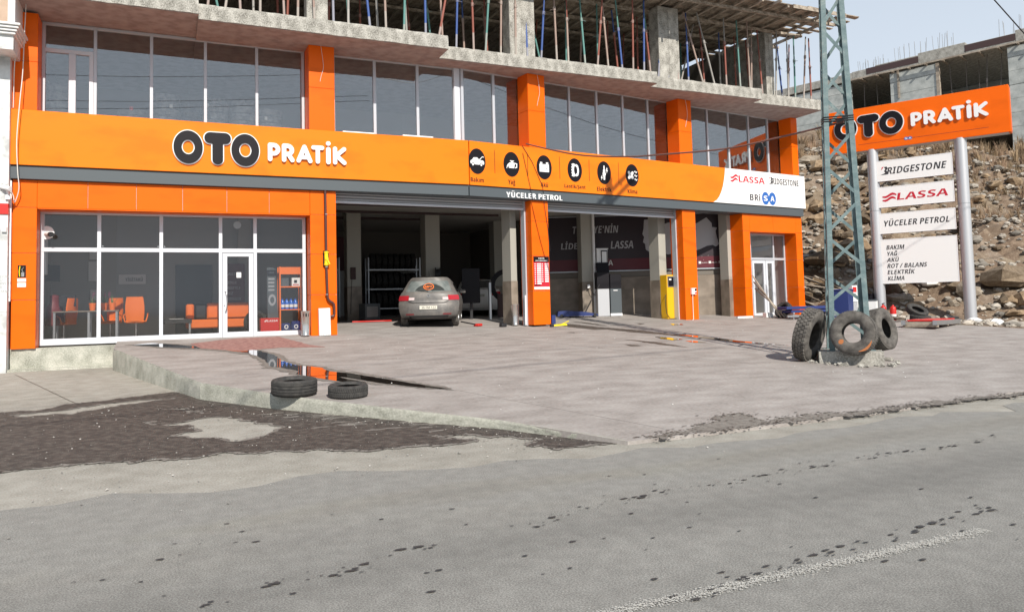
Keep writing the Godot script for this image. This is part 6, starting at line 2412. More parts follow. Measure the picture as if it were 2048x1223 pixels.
	m.prism(P2([-0.06, 0.46, 0.22, 0.46, 0.16, 1.80, 0.08, 1.84, -0.08, 1.84]), -0.02, 0.01)
	put("panel", m, M.grey_trim, o)
	m = mb(Transform3D(Basis(), Vector3(0, 0, 0.011)))
	words(m, "LASSA", -0.02, 1.68, 0.13, 0.05, 0.0, 0.002)
	ring(m, 0.06, 0.95, 0.1, 0.16, 0.055, 0.09, 0.0, 0.002, 20)
	for k in 4:
		m.box(Vector3(-0.04, 1.2 + 0.1 * k, 0), Vector3(0.12, 1.25 + 0.1 * k, 0.002))
	put("print", m, M.steel, o)
	var ty := tyre(0.33, 0.2, 0.2, 1, axle(Vector3(0.4, 0.1, 0.9), Vector3(2.35, f + 0.34, -22.3)), M.rubber, "black tyre standing on the shop floor behind the red display box")
	# back of the room: notices, door, column, posters, pale panel and flue
	var b := thing("notice_board", "pale notice with battery brand lettering on the shop back wall", "poster", Transform3D(Basis(), Vector3(-0.79, 2.45, -24.66)))
	m = mb()
	m.box(Vector3(-0.35, 0, -0.02), Vector3(0.35, 0.28, 0))
	put("sheet", m, M.paper, b)
	m = mb()
	words(m, "YİGİTAKÜ", -0.18, 0.08, 0.45, 0.13, 0.0, 0.002)
	put("lettering", m, M.ink, b)
	m = mb()
	m.box(Vector3(-1.2, 0.93, -24.85), Vector3(4.0, 4.75, -24.72))
	put("shop_partition", m, M.inner_dark, house)
	m = mb()
	m.box(Vector3(-2.82, 0.93, -24.86), Vector3(-1.202, 4.75, -24.71))
	put("shop_partition", m, M.inner_wall, house)
	m = mb()
	m.box(Vector3(0.35, 0.95, -24.7), Vector3(1.35, 3.0, -24.66))
	put("inner_door", m, M.grey_trim, house)
	m = mb()
	m.box(Vector3(2.05, 0.93, -24.4), Vector3(2.4, 4.75, -24.1))
	put("shop_column", m, M.inner_wall, house)
	m = mb()
	m.box(Vector3(-0.28, -0.9, 0), Vector3(0.3, 0.9, 0.01))
	var po := thing("poster", "dark red poster with white slogan behind the shop door glass", "poster", Transform3D(Basis(), Vector3(1.92, 2.1, -24.05)))
	put("sheet", m, M.poster_red, po)
	m = mb()
	for l in [["LASSA", 0.55, 0.36], ["LIDER", 0.3, 0.3], ["LASSA'YLA", 0.14, 0.4], ["BIZ", -0.02, 0.2], ["DURMADIK", -0.18, 0.42], ["KARDAN", -0.34, 0.36], ["USTAN!", -0.5, 0.32]]:
		words(m, l[0], -0.22, l[1], l[2], 0.085, 0.01, 0.002, 0.15)
	put("slogan", m, M.poster_white, po)
	o = thing("flue_pipe", "white flue elbow with a black cowl through the top shop pane", "flue", TL * Transform3D(Basis(), Vector3(-2.52, 3.58, -0.59)))
	m = mb()
	m.tube(Vector3(0, 0, 0), Vector3(0, 0, 0.012), 0.16, 0.16, 28)
	put("wall_plate", m, M.white_plastic, o)
	m = mb()
	m.tube(Vector3(0.0, -0.03, 0.01), Vector3(0.10, -0.06, 0.24), 0.055, 0.055, 16)
	put("pipe", m, M.white_paint, o)
	m = mb()
	m.tube(Vector3(0.10, -0.06, 0.24), Vector3(0.14, -0.07, 0.33), 0.06, 0.06, 16)
	put("cowl", m, M.black_plastic, o)
	o = thing("boiler", "white wall boiler behind the shop window below the flue", "boiler", TL * Transform3D(Basis(), Vector3(-2.7, 2.6, -0.9)))
	m = mb()
	m.cbox(Vector3(-0.1, 0, -0.3), Vector3(0.14, 0.95, 0.0), 0.01)
	put("case", m, M.white_plastic, o)
	o = thing("ceiling_fan_light", "round white lamp hanging behind the pane over the door", "lamp", TL * Transform3D(Basis(), Vector3(1.85, 3.93, -1.4)))
	m = mb()
	m.tube(Vector3(0, 0, 0), Vector3(0, 0, 0.03), 0.1, 0.1, 20)
	put("disc", m, M.white_paint, o)
	o.name = "wall_clock"
	o.set_meta("label", "round pale clock hanging behind the pane over the shop door")
	o.set_meta("category", "clock")
	m = mb()
	m.box(Vector3(-0.35, 0, 0), Vector3(0.35, 0.42, 0.02))
	solo("wall_screen", m, M.black_plastic, "dark flat screen on the shop side wall", "screen", "", yaw(1.2, Vector3(-2.62, 2.5, -23.2)))
	for a in [[-1.9, 2.55, 0.3, 0.55], [-1.88, 3.16, 0.28, 0.25], [-1.85, 2.0, 0.22, 0.3]]:
		m = mb()
		m.box(Vector3(0, 0, 0), Vector3(a[2], a[3], 0.004))
		solo("notice", m, M.paper, "pale paper notice pinned to the wall behind the desk", "notice", "notices behind the desk", Transform3D(Basis(), Vector3(a[0], a[1], -24.66 - 0.0)))

func on_floor(x: float, z: float, turn := 0.0) -> Transform3D:
	return yaw(turn, Vector3(x, lot_y(x, z), z))

func cabinet(o: Node3D, called: String, w: float, h0: float, h1: float, d: float, m: Material, x := 0.0) -> void:
	var b := mb()
	b.cbox(Vector3(x - w / 2, h0, -d / 2), Vector3(x + w / 2, h1, d / 2), 0.012)
	put(called, b, m, o)

func garage_interior() -> void:
	# big tyre advert on the slanting wall
	var tw := Transform3D(Basis(Vector3(0.8927, 0, 0.4506), Vector3.UP, Vector3(-0.4506, 0, 0.8927)), Vector3(13.2, 0, -26.74))
	var o := thing("tyre_advert", "large dark red advert with a white map shape on the garage wall", "poster", tw)
	var m := mb()
	m.box(Vector3(0.25, 2.80, 0.0), Vector3(7.45, 4.90, 0.025))
	put("sheet", m, M.poster_dark, o)
	m = mb()
	m.box(Vector3(0.27, 2.82, 0.025), Vector3(7.43, 3.25, 0.027))
	put("red_foot", m, M.poster_red, o)
	for a in [[2.76, 2.80], [4.9, 4.93]]:
		m = mb()
		m.box(Vector3(0.2, a[0], 0.0), Vector3(7.5, a[1], 0.06))
		put("rail", m, M.frame_silver, o)
	m = mb()
	m.prism(P2([4.22, 4.72, 4.42, 4.74, 4.46, 4.58, 4.72, 4.50, 4.92, 4.52, 5.25, 4.62, 5.6, 4.70, 5.95, 4.55, 6.23, 4.53, 6.61, 4.75, 6.8, 4.52, 6.81, 4.37, 7.0, 4.34, 6.94, 4.21, 6.99, 3.94, 7.05, 3.7, 6.93, 3.61, 6.81, 3.68, 6.59, 3.65, 6.32, 3.53, 6.0, 3.45, 5.7, 3.3, 5.4, 3.42, 5.1, 3.36, 4.91, 3.42, 4.77, 3.4, 4.63, 3.3, 4.42, 3.45, 4.25, 3.57, 4.23, 3.79, 4.15, 3.86, 4.2, 4.06, 4.14, 4.17, 4.19, 4.39]), 0.027, 0.030)
	put("map_shape", m, M.poster_white, o)
	m = mb()
	words(m, "TÜRKİYE'NİN", 1.45, 4.26, 1.76, 0.36, 0.025, 0.004, 0.12)
	words(m, "LİDERİ", 1.0, 3.66, 0.95, 0.31, 0.025, 0.004, 0.12)
	words(m, "LASSA", 2.92, 3.64, 0.87, 0.29, 0.025, 0.004, 0.12)
	put("slogan", m, M.poster_white, o)
	m = mb()
	words(m, "LASSA", 2.2, 3.0, 0.77, 0.2, 0.027, 0.004)
	for k in 3:
		var x := 6.25 + 0.38 * k
		m.box(Vector3(x, 2.97, 0.027), Vector3(x + 0.09, 3.06, 0.030))
		words(m, "lassatire", x + 0.11, 2.985, 0.22, 0.05, 0.027, 0.003, 0.0, "Droid Sans", false)
	for k in 60:
		var x := rng.randf_range(5.6, 7.4)
		var y := rng.randf_range(3.1, 4.8)
		if x > 6.95 or y < 3.4:
			m.box(Vector3(x, y, 0.027), Vector3(x + 0.012, y + 0.012, 0.0285))
	put("small_print", m, M.paper, o)
	# wall ledge
	# control cabinets by the rear column
	o = thing("diagnostic_cabinet", "grey and black equipment cabinets standing by the column in the right bay", "cabinet", on_floor(14.95, -24.3, -0.3))
	cabinet(o, "grey_cabinet", 0.44, 0.0, 1.0, 0.45, M.galvanised, -0.26)
	cabinet(o, "black_drawer", 0.47, 1.0, 1.62, 0.46, M.charcoal, -0.26)
	cabinet(o, "blue_cabinet", 0.42, 0.1, 1.0, 0.5, M.grey_trim, 0.2)
	cabinet(o, "top_cabinet", 0.42, 1.0, 1.52, 0.5, M.charcoal, 0.2)
	cabinet(o, "white_base", 0.44, 0.0, 0.1, 0.52, M.white_plastic, 0.2)
	m = mb()
	m.box(Vector3(0.1, 0.92, 0.25), Vector3(0.26, 0.95, 0.27))
	put("handle", m, M.white_plastic, o)
	m = mb(Transform3D(Basis(Vector3.RIGHT, -0.3), Vector3(-0.2, 1.62, 0.05)))
	m.box(Vector3(-0.25, 0.0, 0), Vector3(0.22, 0.36, 0.03))
	put("tilted_screen", m, M.charcoal, o)
	o = thing("switch_cabinet", "pale switch cabinet with a framed panel hung on the rear column", "cabinet", yaw(-0.25, Vector3(14.86, 2.95, -24.62)))
	cabinet(o, "case", 0.42, 0.0, 0.6, 0.3, M.white_paint)
	m = mb()
	m.box(Vector3(-0.05, 0.06, 0.15), Vector3(0.19, 0.55, 0.17))
	var fr := put("frame", m, M.charcoal, o)
	m = mb()
	m.box(Vector3(-0.02, 0.1, 0.17), Vector3(0.16, 0.51, 0.173))
	put("panel", m, M.white_paint, fr)
	m = mb()
	m.box(Vector3(-0.23, 0.6, -0.16), Vector3(0.23, 0.625, 0.18))
	put("lid", m, M.white_plastic, o)
	m = mb()
	m.tube(Vector3(14.55, 1.0, -24.62), Vector3(14.55, 4.95, -24.62), 0.055, 0.055, 14)
	solo("drain_pipe", m, M.white_paint, "white drain pipe running down the rear column of the right bay", "pipe")
	o = thing("power_socket", "small socket with a black lead on the rear column", "socket", yaw(-0.25, Vector3(14.3, 2.18, -24.66)))
	m = mb()
	m.cbox(Vector3(-0.05, -0.07, 0), Vector3(0.05, 0.07, 0.07), 0.01)
	put("box", m, M.white_plastic, o)
	m = mb()
	m.path(V3([0.02, -0.03, 0.06, 0.1, -0.2, 0.1, 0.2, -0.32, 0.08, 0.28, -0.33, 0.05]), 0.012)
	put("lead", m, M.cable, o)
	# trolley jack
	o = thing("trolley_jack", "low blue trolley jack with its handle up inside the right bay", "jack", on_floor(13.55, -24.2, -0.35))
	m = mb()
	m.prism(P2([-0.75, 0.04, -0.72, 0.22, -0.4, 0.24, 0.3, 0.18, 0.7, 0.1, 0.72, 0.04]), -0.18, 0.18)
	put("frame", m, M.blue, o)
	for x in [-0.6, 0.6]:
		m = mb()
		m.tube(Vector3(x, 0.06, -0.22), Vector3(x, 0.06, 0.22), 0.06, 0.06, 12)
		put("wheel", m, M.black_plastic, o)
	m = mb()
	m.tube(Vector3(0.3, 0.18, 0), Vector3(0.85, 1.15, -0.1), 0.015, 0.015, 8)
	put("handle", m, M.black_plastic, o)
	# yellow air machine
	o = thing("air_machine", "yellow coin operated air machine beside the second orange pillar", "air machine", TR * Transform3D(Basis(), Vector3(8.47, 0.94, -0.68)))
	cabinet(o, "body", 0.5, 0.0, 1.55, 0.34, M.yellow)
	m = mb()
	m.cbox(Vector3(-0.22, 1.12, 0.17), Vector3(0.2, 1.5, 0.185), 0.005)
	var pn := put("panel", m, M.steel, o)
	m = mb()
	m.box(Vector3(-0.19, 1.15, 0.185), Vector3(0.17, 1.47, 0.188))
	put("screen", m, M.charcoal, pn)
	m = mb()
	for k in 5:
		m.box(Vector3(0.06, 1.2 + 0.05 * k, 0.188), Vector3(0.14, 1.225 + 0.05 * k, 0.190))
	m.box(Vector3(-0.16, 1.36, 0.188), Vector3(-0.05, 1.42, 0.190))
	put("buttons", m, M.paper, pn)
	m = mb()
	m.path(V3([-0.26, 0.85, 0.1, -0.31, 0.75, 0.12, -0.32, 0.5, 0.14, -0.30, 0.2, 0.16, -0.2, 0.02, 0.22, 0.0, 0.015, 0.26, 0.2, 0.02, 0.24]), 0.011)
	put("hose", m, M.cable, o)
	# price board on the middle pillar
	o = thing("price_board", "red and white price list board fixed to the middle orange pillar", "sign", TR * Transform3D(Basis(), Vector3(2.52, 2.03, 0.004)))
	m = mb()
	m.box(Vector3(-0.285, 0, 0), Vector3(0.285, 1.0, 0.012))
	put("board", m, M.red_print, o)
	m = mb()
	m.box(Vector3(-0.285, 0.83, 0.012), Vector3(0.285, 1.0, 0.014))
	m.box(Vector3(-0.27, 0.11, 0.012), Vector3(-0.05, 0.14, 0.0135))
	put("black_head", m, M.charcoal, o)
	m = mb()
	m.box(Vector3(-0.285, 0.0, 0.012), Vector3(0.285, 0.075, 0.014))
	for k in 10:
		for s in 2:
			var y := 0.75 - k * 0.066
			if k == 9 and s == 1:
				continue
			m.box(Vector3(-0.17 + 0.29 * s, y, 0.012), Vector3(-0.01 + 0.27 * s, y + 0.04, 0.0142))
			m.box(Vector3(-0.255 + 0.27 * s, y + 0.005, 0.012), Vector3(-0.215 + 0.27 * s, y + 0.035, 0.0142))
	words(m, "ÜCRETSİZ", -0.11, 0.925, 0.22, 0.045, 0.014, 0.002)
	words(m, "SERVİS HİZMETLERİMİZ", -0.22, 0.855, 0.44, 0.04, 0.014, 0.002)
	put("white_field", m, M.white_panel, o)
	# socket on the second pillar
	o = thing("wall_socket", "white outdoor socket with a hanging lead on the second orange pillar", "socket", TR * Transform3D(Basis(), Vector3(8.95, 1.78, 0.002)))
	m = mb()
	m.cbox(Vector3(-0.12, 0, 0), Vector3(0.10, 0.22, 0.09), 0.012)
	put("box", m, M.white_plastic, o)
	m = mb()
	m.box(Vector3(0.0, 0.12, 0.09), Vector3(0.085, 0.2, 0.094))
	put("meter_window", m, M.charcoal, o)
	m = mb()
	m.box(Vector3(0.0, 0.03, 0.09), Vector3(0.085, 0.08, 0.096))
	put("red_plug", m, M.red, o)
	m = mb()
	m.path(V3([-0.06, 0.02, 0.05, -0.08, -0.1, 0.06, -0.07, -0.4, 0.05, -0.09, -0.7, 0.07, -0.12, -0.86, 0.1, -0.2, -0.9, 0.12]), 0.012)
	put("lead", m, M.white_cable, o)
	# gas pipe, valve and meter box on the shop pillar
	o = thing("gas_pipe", "brown gas pipe with a yellow valve running down the shop pillar", "pipe", TL)
	m = mb()
	m.path(V3([3.945, 4.74, 0.075, 3.955, 3.12, 0.075]), 0.034, 12)
	m.path(V3([3.955, 2.75, 0.075, 3.975, 2.0, 0.075, 3.98, 1.9, 0.075, 4.0, 1.84, 0.075, 4.05, 1.79, 0.075, 4.11, 1.76, 0.075, 4.14, 1.72, 0.075, 4.15, 1.65, 0.075, 4.15, 1.45, 0.075, 4.13, 1.41, 0.075, 4.06, 1.40, 0.075]), 0.034, 12)
	put("tube", m, M.pipe_brown, o)
	m = mb()
	m.box(Vector3(3.88, 2.72, 0.005), Vector3(4.03, 3.14, 0.04))
	put("back_plate", m, M.charcoal, o)
	m = mb()
	m.tube(Vector3(3.955, 2.74, 0.08), Vector3(3.955, 3.12, 0.08), 0.05, 0.05, 14)
	m.tube(Vector3(3.955, 2.93, 0.08), Vector3(3.955, 2.93, 0.15), 0.045, 0.045, 12)
	m.bar(Vector3(3.955, 2.94, 0.15), Vector3(4.03, 2.78, 0.15), 0.02, 0.035)
	for y in [2.76, 3.08]:
		m.tube(Vector3(3.955, y, 0.08), Vector3(3.955, y + 0.03, 0.08), 0.065, 0.065, 14)
	put("valve", m, M.valve_yellow, o)
	for y in [4.1, 2.7, 1.97]:
		m = mb()
		m.tube(Vector3(3.96, y, 0.075), Vector3(3.96, y + 0.02, 0.075), 0.04, 0.04, 12)
		put("clip", m, M.chrome, o)
	o = thing("meter_box", "white metal meter box standing against the foot of the shop pillar", "meter box", TL * Transform3D(Basis(Vector3.BACK, 0.02), Vector3(3.90, 0.90, 0.0)))
	m = mb()
	m.cbox(Vector3(-0.15, 0, 0.005), Vector3(0.15, 0.72, 0.12), 0.008)
	put("case", m, M.white_paint, o)
	m = mb()
	m.box(Vector3(-0.11, 0.38, 0.12), Vector3(0.12, 0.68, 0.124))
	put("door", m, M.white_panel, o)
	m = mb()
	for k in 60:
		var x := rng.randf_range(-0.14, 0.13)
		var y := 0.34 * pow(rng.randf(), 1.6)
		var s := rng.randf_range(0.003, 0.009)
		m.box(Vector3(x, y, 0.12), Vector3(x + s * 1.4, y + s, 0.1215))
	put("chipped_spot", m, M.inner_dado, o)
	# open service hatch on the left pillar
	o = thing("service_hatch", "open service hatch with wires and white cards on the corner pillar", "hatch", TL * Transform3D(Basis(), Vector3(-2.93, 2.27, 0.002)))
	m = mb()
	m.box(Vector3(-0.08, 0.22, 0), Vector3(0.08, 0.50, 0.004))
	put("opening", m, M.charcoal, o)
	m = mb()
	m.path(V3([-0.04, 0.24, 0.012, -0.05, 0.36, 0.016, -0.035, 0.48, 0.012]), 0.012, 6)
	put("yellow_wire", m, M.valve_yellow, o)
	m = mb()
	m.path(V3([0.0, 0.26, 0.012, 0.03, 0.33, 0.02, 0.0, 0.40, 0.012, 0.04, 0.45, 0.015]), 0.01, 6)
	m.cbox(Vector3(-0.01, 0.24, 0.004), Vector3(0.05, 0.34, 0.02), 0.004)
	put("fitting", m, M.steel, o)
	for y in [[0.12, 0.20], [0.0, 0.10]]:
		m = mb()
		m.box(Vector3(-0.085, y[0], 0), Vector3(0.085, y[1], 0.012))
		put("card", m, M.paper, o)
	# litter bins
	for a in [[TL, 3.40, 0.92, 0.08, 0.62, "brushed steel litter bin with ash top beside the shop window", "litter_bin"], [TR, 1.93, 0.955, -0.62, 0.62, "dented steel bin standing at the foot of the middle bay pier", "litter_bin"]]:
		o = thing(a[6], a[5], "bin", a[0] * Transform3D(Basis(), Vector3(a[1], a[2], a[3])))
		m = mb()
		m.lathe(PackedVector2Array([Vector2(0, 0), Vector2(0.112, 0.0), Vector2(0.114, 0.02), Vector2(0.108, 0.03), Vector2(0.114, 0.48), Vector2(0.118, 0.49), Vector2(0.118, 0.6), Vector2(0.126, 0.61), Vector2(0.126, 0.64), Vector2(0.10, 0.64), Vector2(0.09, 0.60), Vector2(0, 0.60)]), 28)
		put("drum", m, M.chrome, o)
		if a[1] > 3:
			m = mb()
			m.grid([[Vector3(-0.07, 0.49, 0.1), Vector3(0, 0.49, 0.1215), Vector3(0.07, 0.49, 0.1)], [Vector3(-0.07, 0.575, 0.1), Vector3(0, 0.575, 0.1215), Vector3(0.07, 0.575, 0.1)]])
			put("slot", m, M.charcoal, o)
	# dim equipment further in
	o = thing("tyre_changer", "dark tyre changing machine with a big round guard deep in the bay", "machine", on_floor(11.6, -25.9, -0.4))
	cabinet(o, "base", 0.8, 0.0, 0.85, 0.7, M.dark_paint)
	m = mb()
	ring(m, -0.1, 1.15, 0.55, 0.6, 0.38, 0.42, -0.1, 0.05, 32)
	put("guard", m, M.charcoal, o)
	cabinet(o, "column", 0.16, 0.85, 2.0, 0.16, M.charcoal, 0.3)
	m = mb()
	m.tube(Vector3(0.3, 1.85, -0.4), Vector3(0.3, 1.85, 0.5), 0.09, 0.09, 12)
	put("arm", m, M.charcoal, o)
	o = thing("alignment_screen", "tall black alignment cabinet beside the white saloon", "cabinet", on_floor(9.75, -24.9, -0.4))
	cabinet(o, "case", 0.62, 0.55, 1.75, 0.4, M.charcoal)
	cabinet(o, "foot", 0.1, 0.0, 0.55, 0.1, M.black_plastic)
	for a in [[10.2, -24.3], [11.15, -25.2]]:
		o = thing("lift_post", "slim steel post of the wheel alignment rig behind the hatchback", "post", on_floor(a[0], a[1]), "alignment rig posts")
		m = mb()
		m.box(Vector3(-0.04, 0, -0.04), Vector3(0.04, 1.25, 0.04))
		put("shaft", m, M.steel, o)
	o = thing("hose_reel", "black hose reel hung on the bright garage column", "hose reel", Transform3D(Basis(), Vector3(9.0, 2.75, -26.42)))
	m = mb(Transform3D(Basis(Vector3.UP, 1.2), Vector3.ZERO))
	ring(m, 0, 0, 0.24, 0.24, 0.06, 0.06, -0.02, 0.01, 24)
	ring(m, 0, 0, 0.24, 0.24, 0.06, 0.06, 0.14, 0.17, 24)
	ring(m, 0, 0, 0.18, 0.18, 0.06, 0.06, 0.01, 0.14, 24)
	put("drum", m, M.black_plastic, o)
	m = mb()
	m.path(V3([0.1, -0.2, 0.15, 0.13, -0.6, 0.14, 0.12, -1.2, 0.12]), 0.014)
	put("hose", m, M.cable, o)
	o = thing("wall_phone", "small dark phone box on the far garage column", "phone", Transform3D(Basis(), Vector3(6.05, 2.6, -26.69)))
	cabinet(o, "case", 0.18, 0.0, 0.42, 0.12, M.dark_paint)
	m = mb()
	m.path(V3([-0.05, 0.02, 0.04, -0.08, -0.6, 0.04, -0.1, -1.2, 0.04]), 0.008)
	put("lead", m, M.cable, o)
	o = thing("compressor", "squat grey compressor on the floor at the back of the bay", "compressor", on_floor(6.35, -25.6, 0.2))
	cabinet(o, "case", 0.55, 0.05, 0.6, 0.5, M.grey_trim)
	m = mb()
	m.box(Vector3(-0.22, 0.15, 0.25), Vector3(0.18, 0.5, 0.255))
	put("panel", m, M.steel, o)
	var spare := tyre_mesh(0.32, 0.2, 0.2, 1).mesh()
	for k in 7:
		m = mb()
		m.cbox(Vector3(-0.35, 0, -0.3), Vector3(0.35, 0.9 + 0.5 * (k % 3), 0.3), 0.02)
		solo("storage_rack", m, [M.dark_paint, M.charcoal, M.inner_dark][k % 3], "dark storage cabinet against the back of the left bay", "cabinet", "cabinets at the back of the left bay", on_floor(4.9 + k * 0.95, -32.6 + 0.2 * (k % 2)))
	for k in 2:
		var rx := 5.4 + 3.4 * k
		o = thing("tyre_rack", ["steel tyre rack at the back of the left bay beside the phone column", "steel tyre rack at the back of the left bay behind the bright column"][k], "rack", on_floor(rx, -31.4))
		for x in [-1.1, 1.1]:
			for z in [-0.25, 0.25]:
				m = mb()
				m.box(Vector3(x - 0.025, 0, z - 0.025), Vector3(x + 0.025, 2.4, z + 0.025))
				put("upright", m, M.steel, o)
		for y in [0.3, 1.1, 1.9]:
			m = mb()
			for z in [-0.2, 0.2]:
				m.bar(Vector3(-1.1, y, z), Vector3(1.1, y, z), 0.04, 0.05)
			put("rail", m, M.steel, o)
			for j in 8:
				solo("tyre", spare, M.rubber, "tyre standing in the %s rack at the back of the left bay" % ["nearer the shop", "middle"][k], "tyre", "tyres in the garage rack %d" % (k + 1), axle(Vector3(1, 0, 0.05), Vector3(rx - 0.9 + 0.25 * j, lot_y(rx, -31.4) + y + 0.36, -31.4)))
	m = mb()
	m.box(Vector3(-0.6, 0, -0.02), Vector3(0.6, 2.3, 0.0))
	solo("banner", m, M.poster_red, "dim dark red banner hanging in the left bay", "banner", "", Transform3D(Basis(), Vector3(7.1, 2.4, -33.4)))
	# tools by the hatchback
	o = thing("floor_jack", "small red and black jack on the ground beside the dusty hatchback", "jack", on_floor(8.72, -21.75, 0.6))
	m = mb()
	m.cbox(Vector3(-0.12, 0, -0.09), Vector3(0.12, 0.08, 0.09), 0.015)
	put("red_body", m, M.red, o)
	m = mb()
	m.tube(Vector3(-0.15, 0.06, 0), Vector3(-0.55, 0.16, -0.25), 0.02, 0.02, 8)
	put("bar", m, M.charcoal, o)
	m = mb()
	m.cbox(Vector3(-0.1, 0, -0.08), Vector3(0.1, 0.11, 0.08), 0.02)
	solo("wheel_chock", m, M.black_plastic, "black wheel chock on the floor between car and bin", "chock", "", on_floor(9.35, -21.3, 0.3))
	m = mb()
	m.path(V3([0, 0.03, 0, 0.3, 0.03, 0.08, 0.7, 0.03, -0.05, 1.0, 0.03, 0.1, 1.3, 0.03, 0.0]), 0.025)
	solo("air_hose", m, M.red, "red air hose lying on the floor of the left bay", "hose", "", on_floor(5.6, -24.9))
	o = thing("bottle_jack", "yellow and black jack lying at the foot of the middle orange pillar", "jack", on_floor(10.72, -20.75, 0.1))
	m = mb()
	m.tube(Vector3(-0.05, 0.05, 0), Vector3(0.05, 0.05, 0), 0.05, 0.05, 12)
	put("wheel", m, M.black_plastic, o)
	m = mb()
	m.bar(Vector3(0.05, 0.05, 0), Vector3(0.5, 0.06, 0.05), 0.08, 0.05)
	m.tube(Vector3(0.3, 0.06, 0.03), Vector3(0.62, 0.16, 0.0), 0.015, 0.015, 6)
	put("frame", m, M.valve_yellow, o)
	m = mb()
	m.cbox(Vector3(-0.07, 0, -0.06), Vector3(0.07, 0.32, 0.06), 0.01)
	solo("blue_canister", m, M.blue, "blue canister at the far foot of the middle orange pillar", "canister", "", on_floor(11.02, -21.25))
	m = mb(TR)
	m.bar(Vector3(2.10, 0.96, -0.28), Vector3(2.13, 1.86, -0.32), 0.04, 0.04)
	solo("white_batten", m, M.white_plastic, "white batten leaning against the side of the middle pillar", "batten")

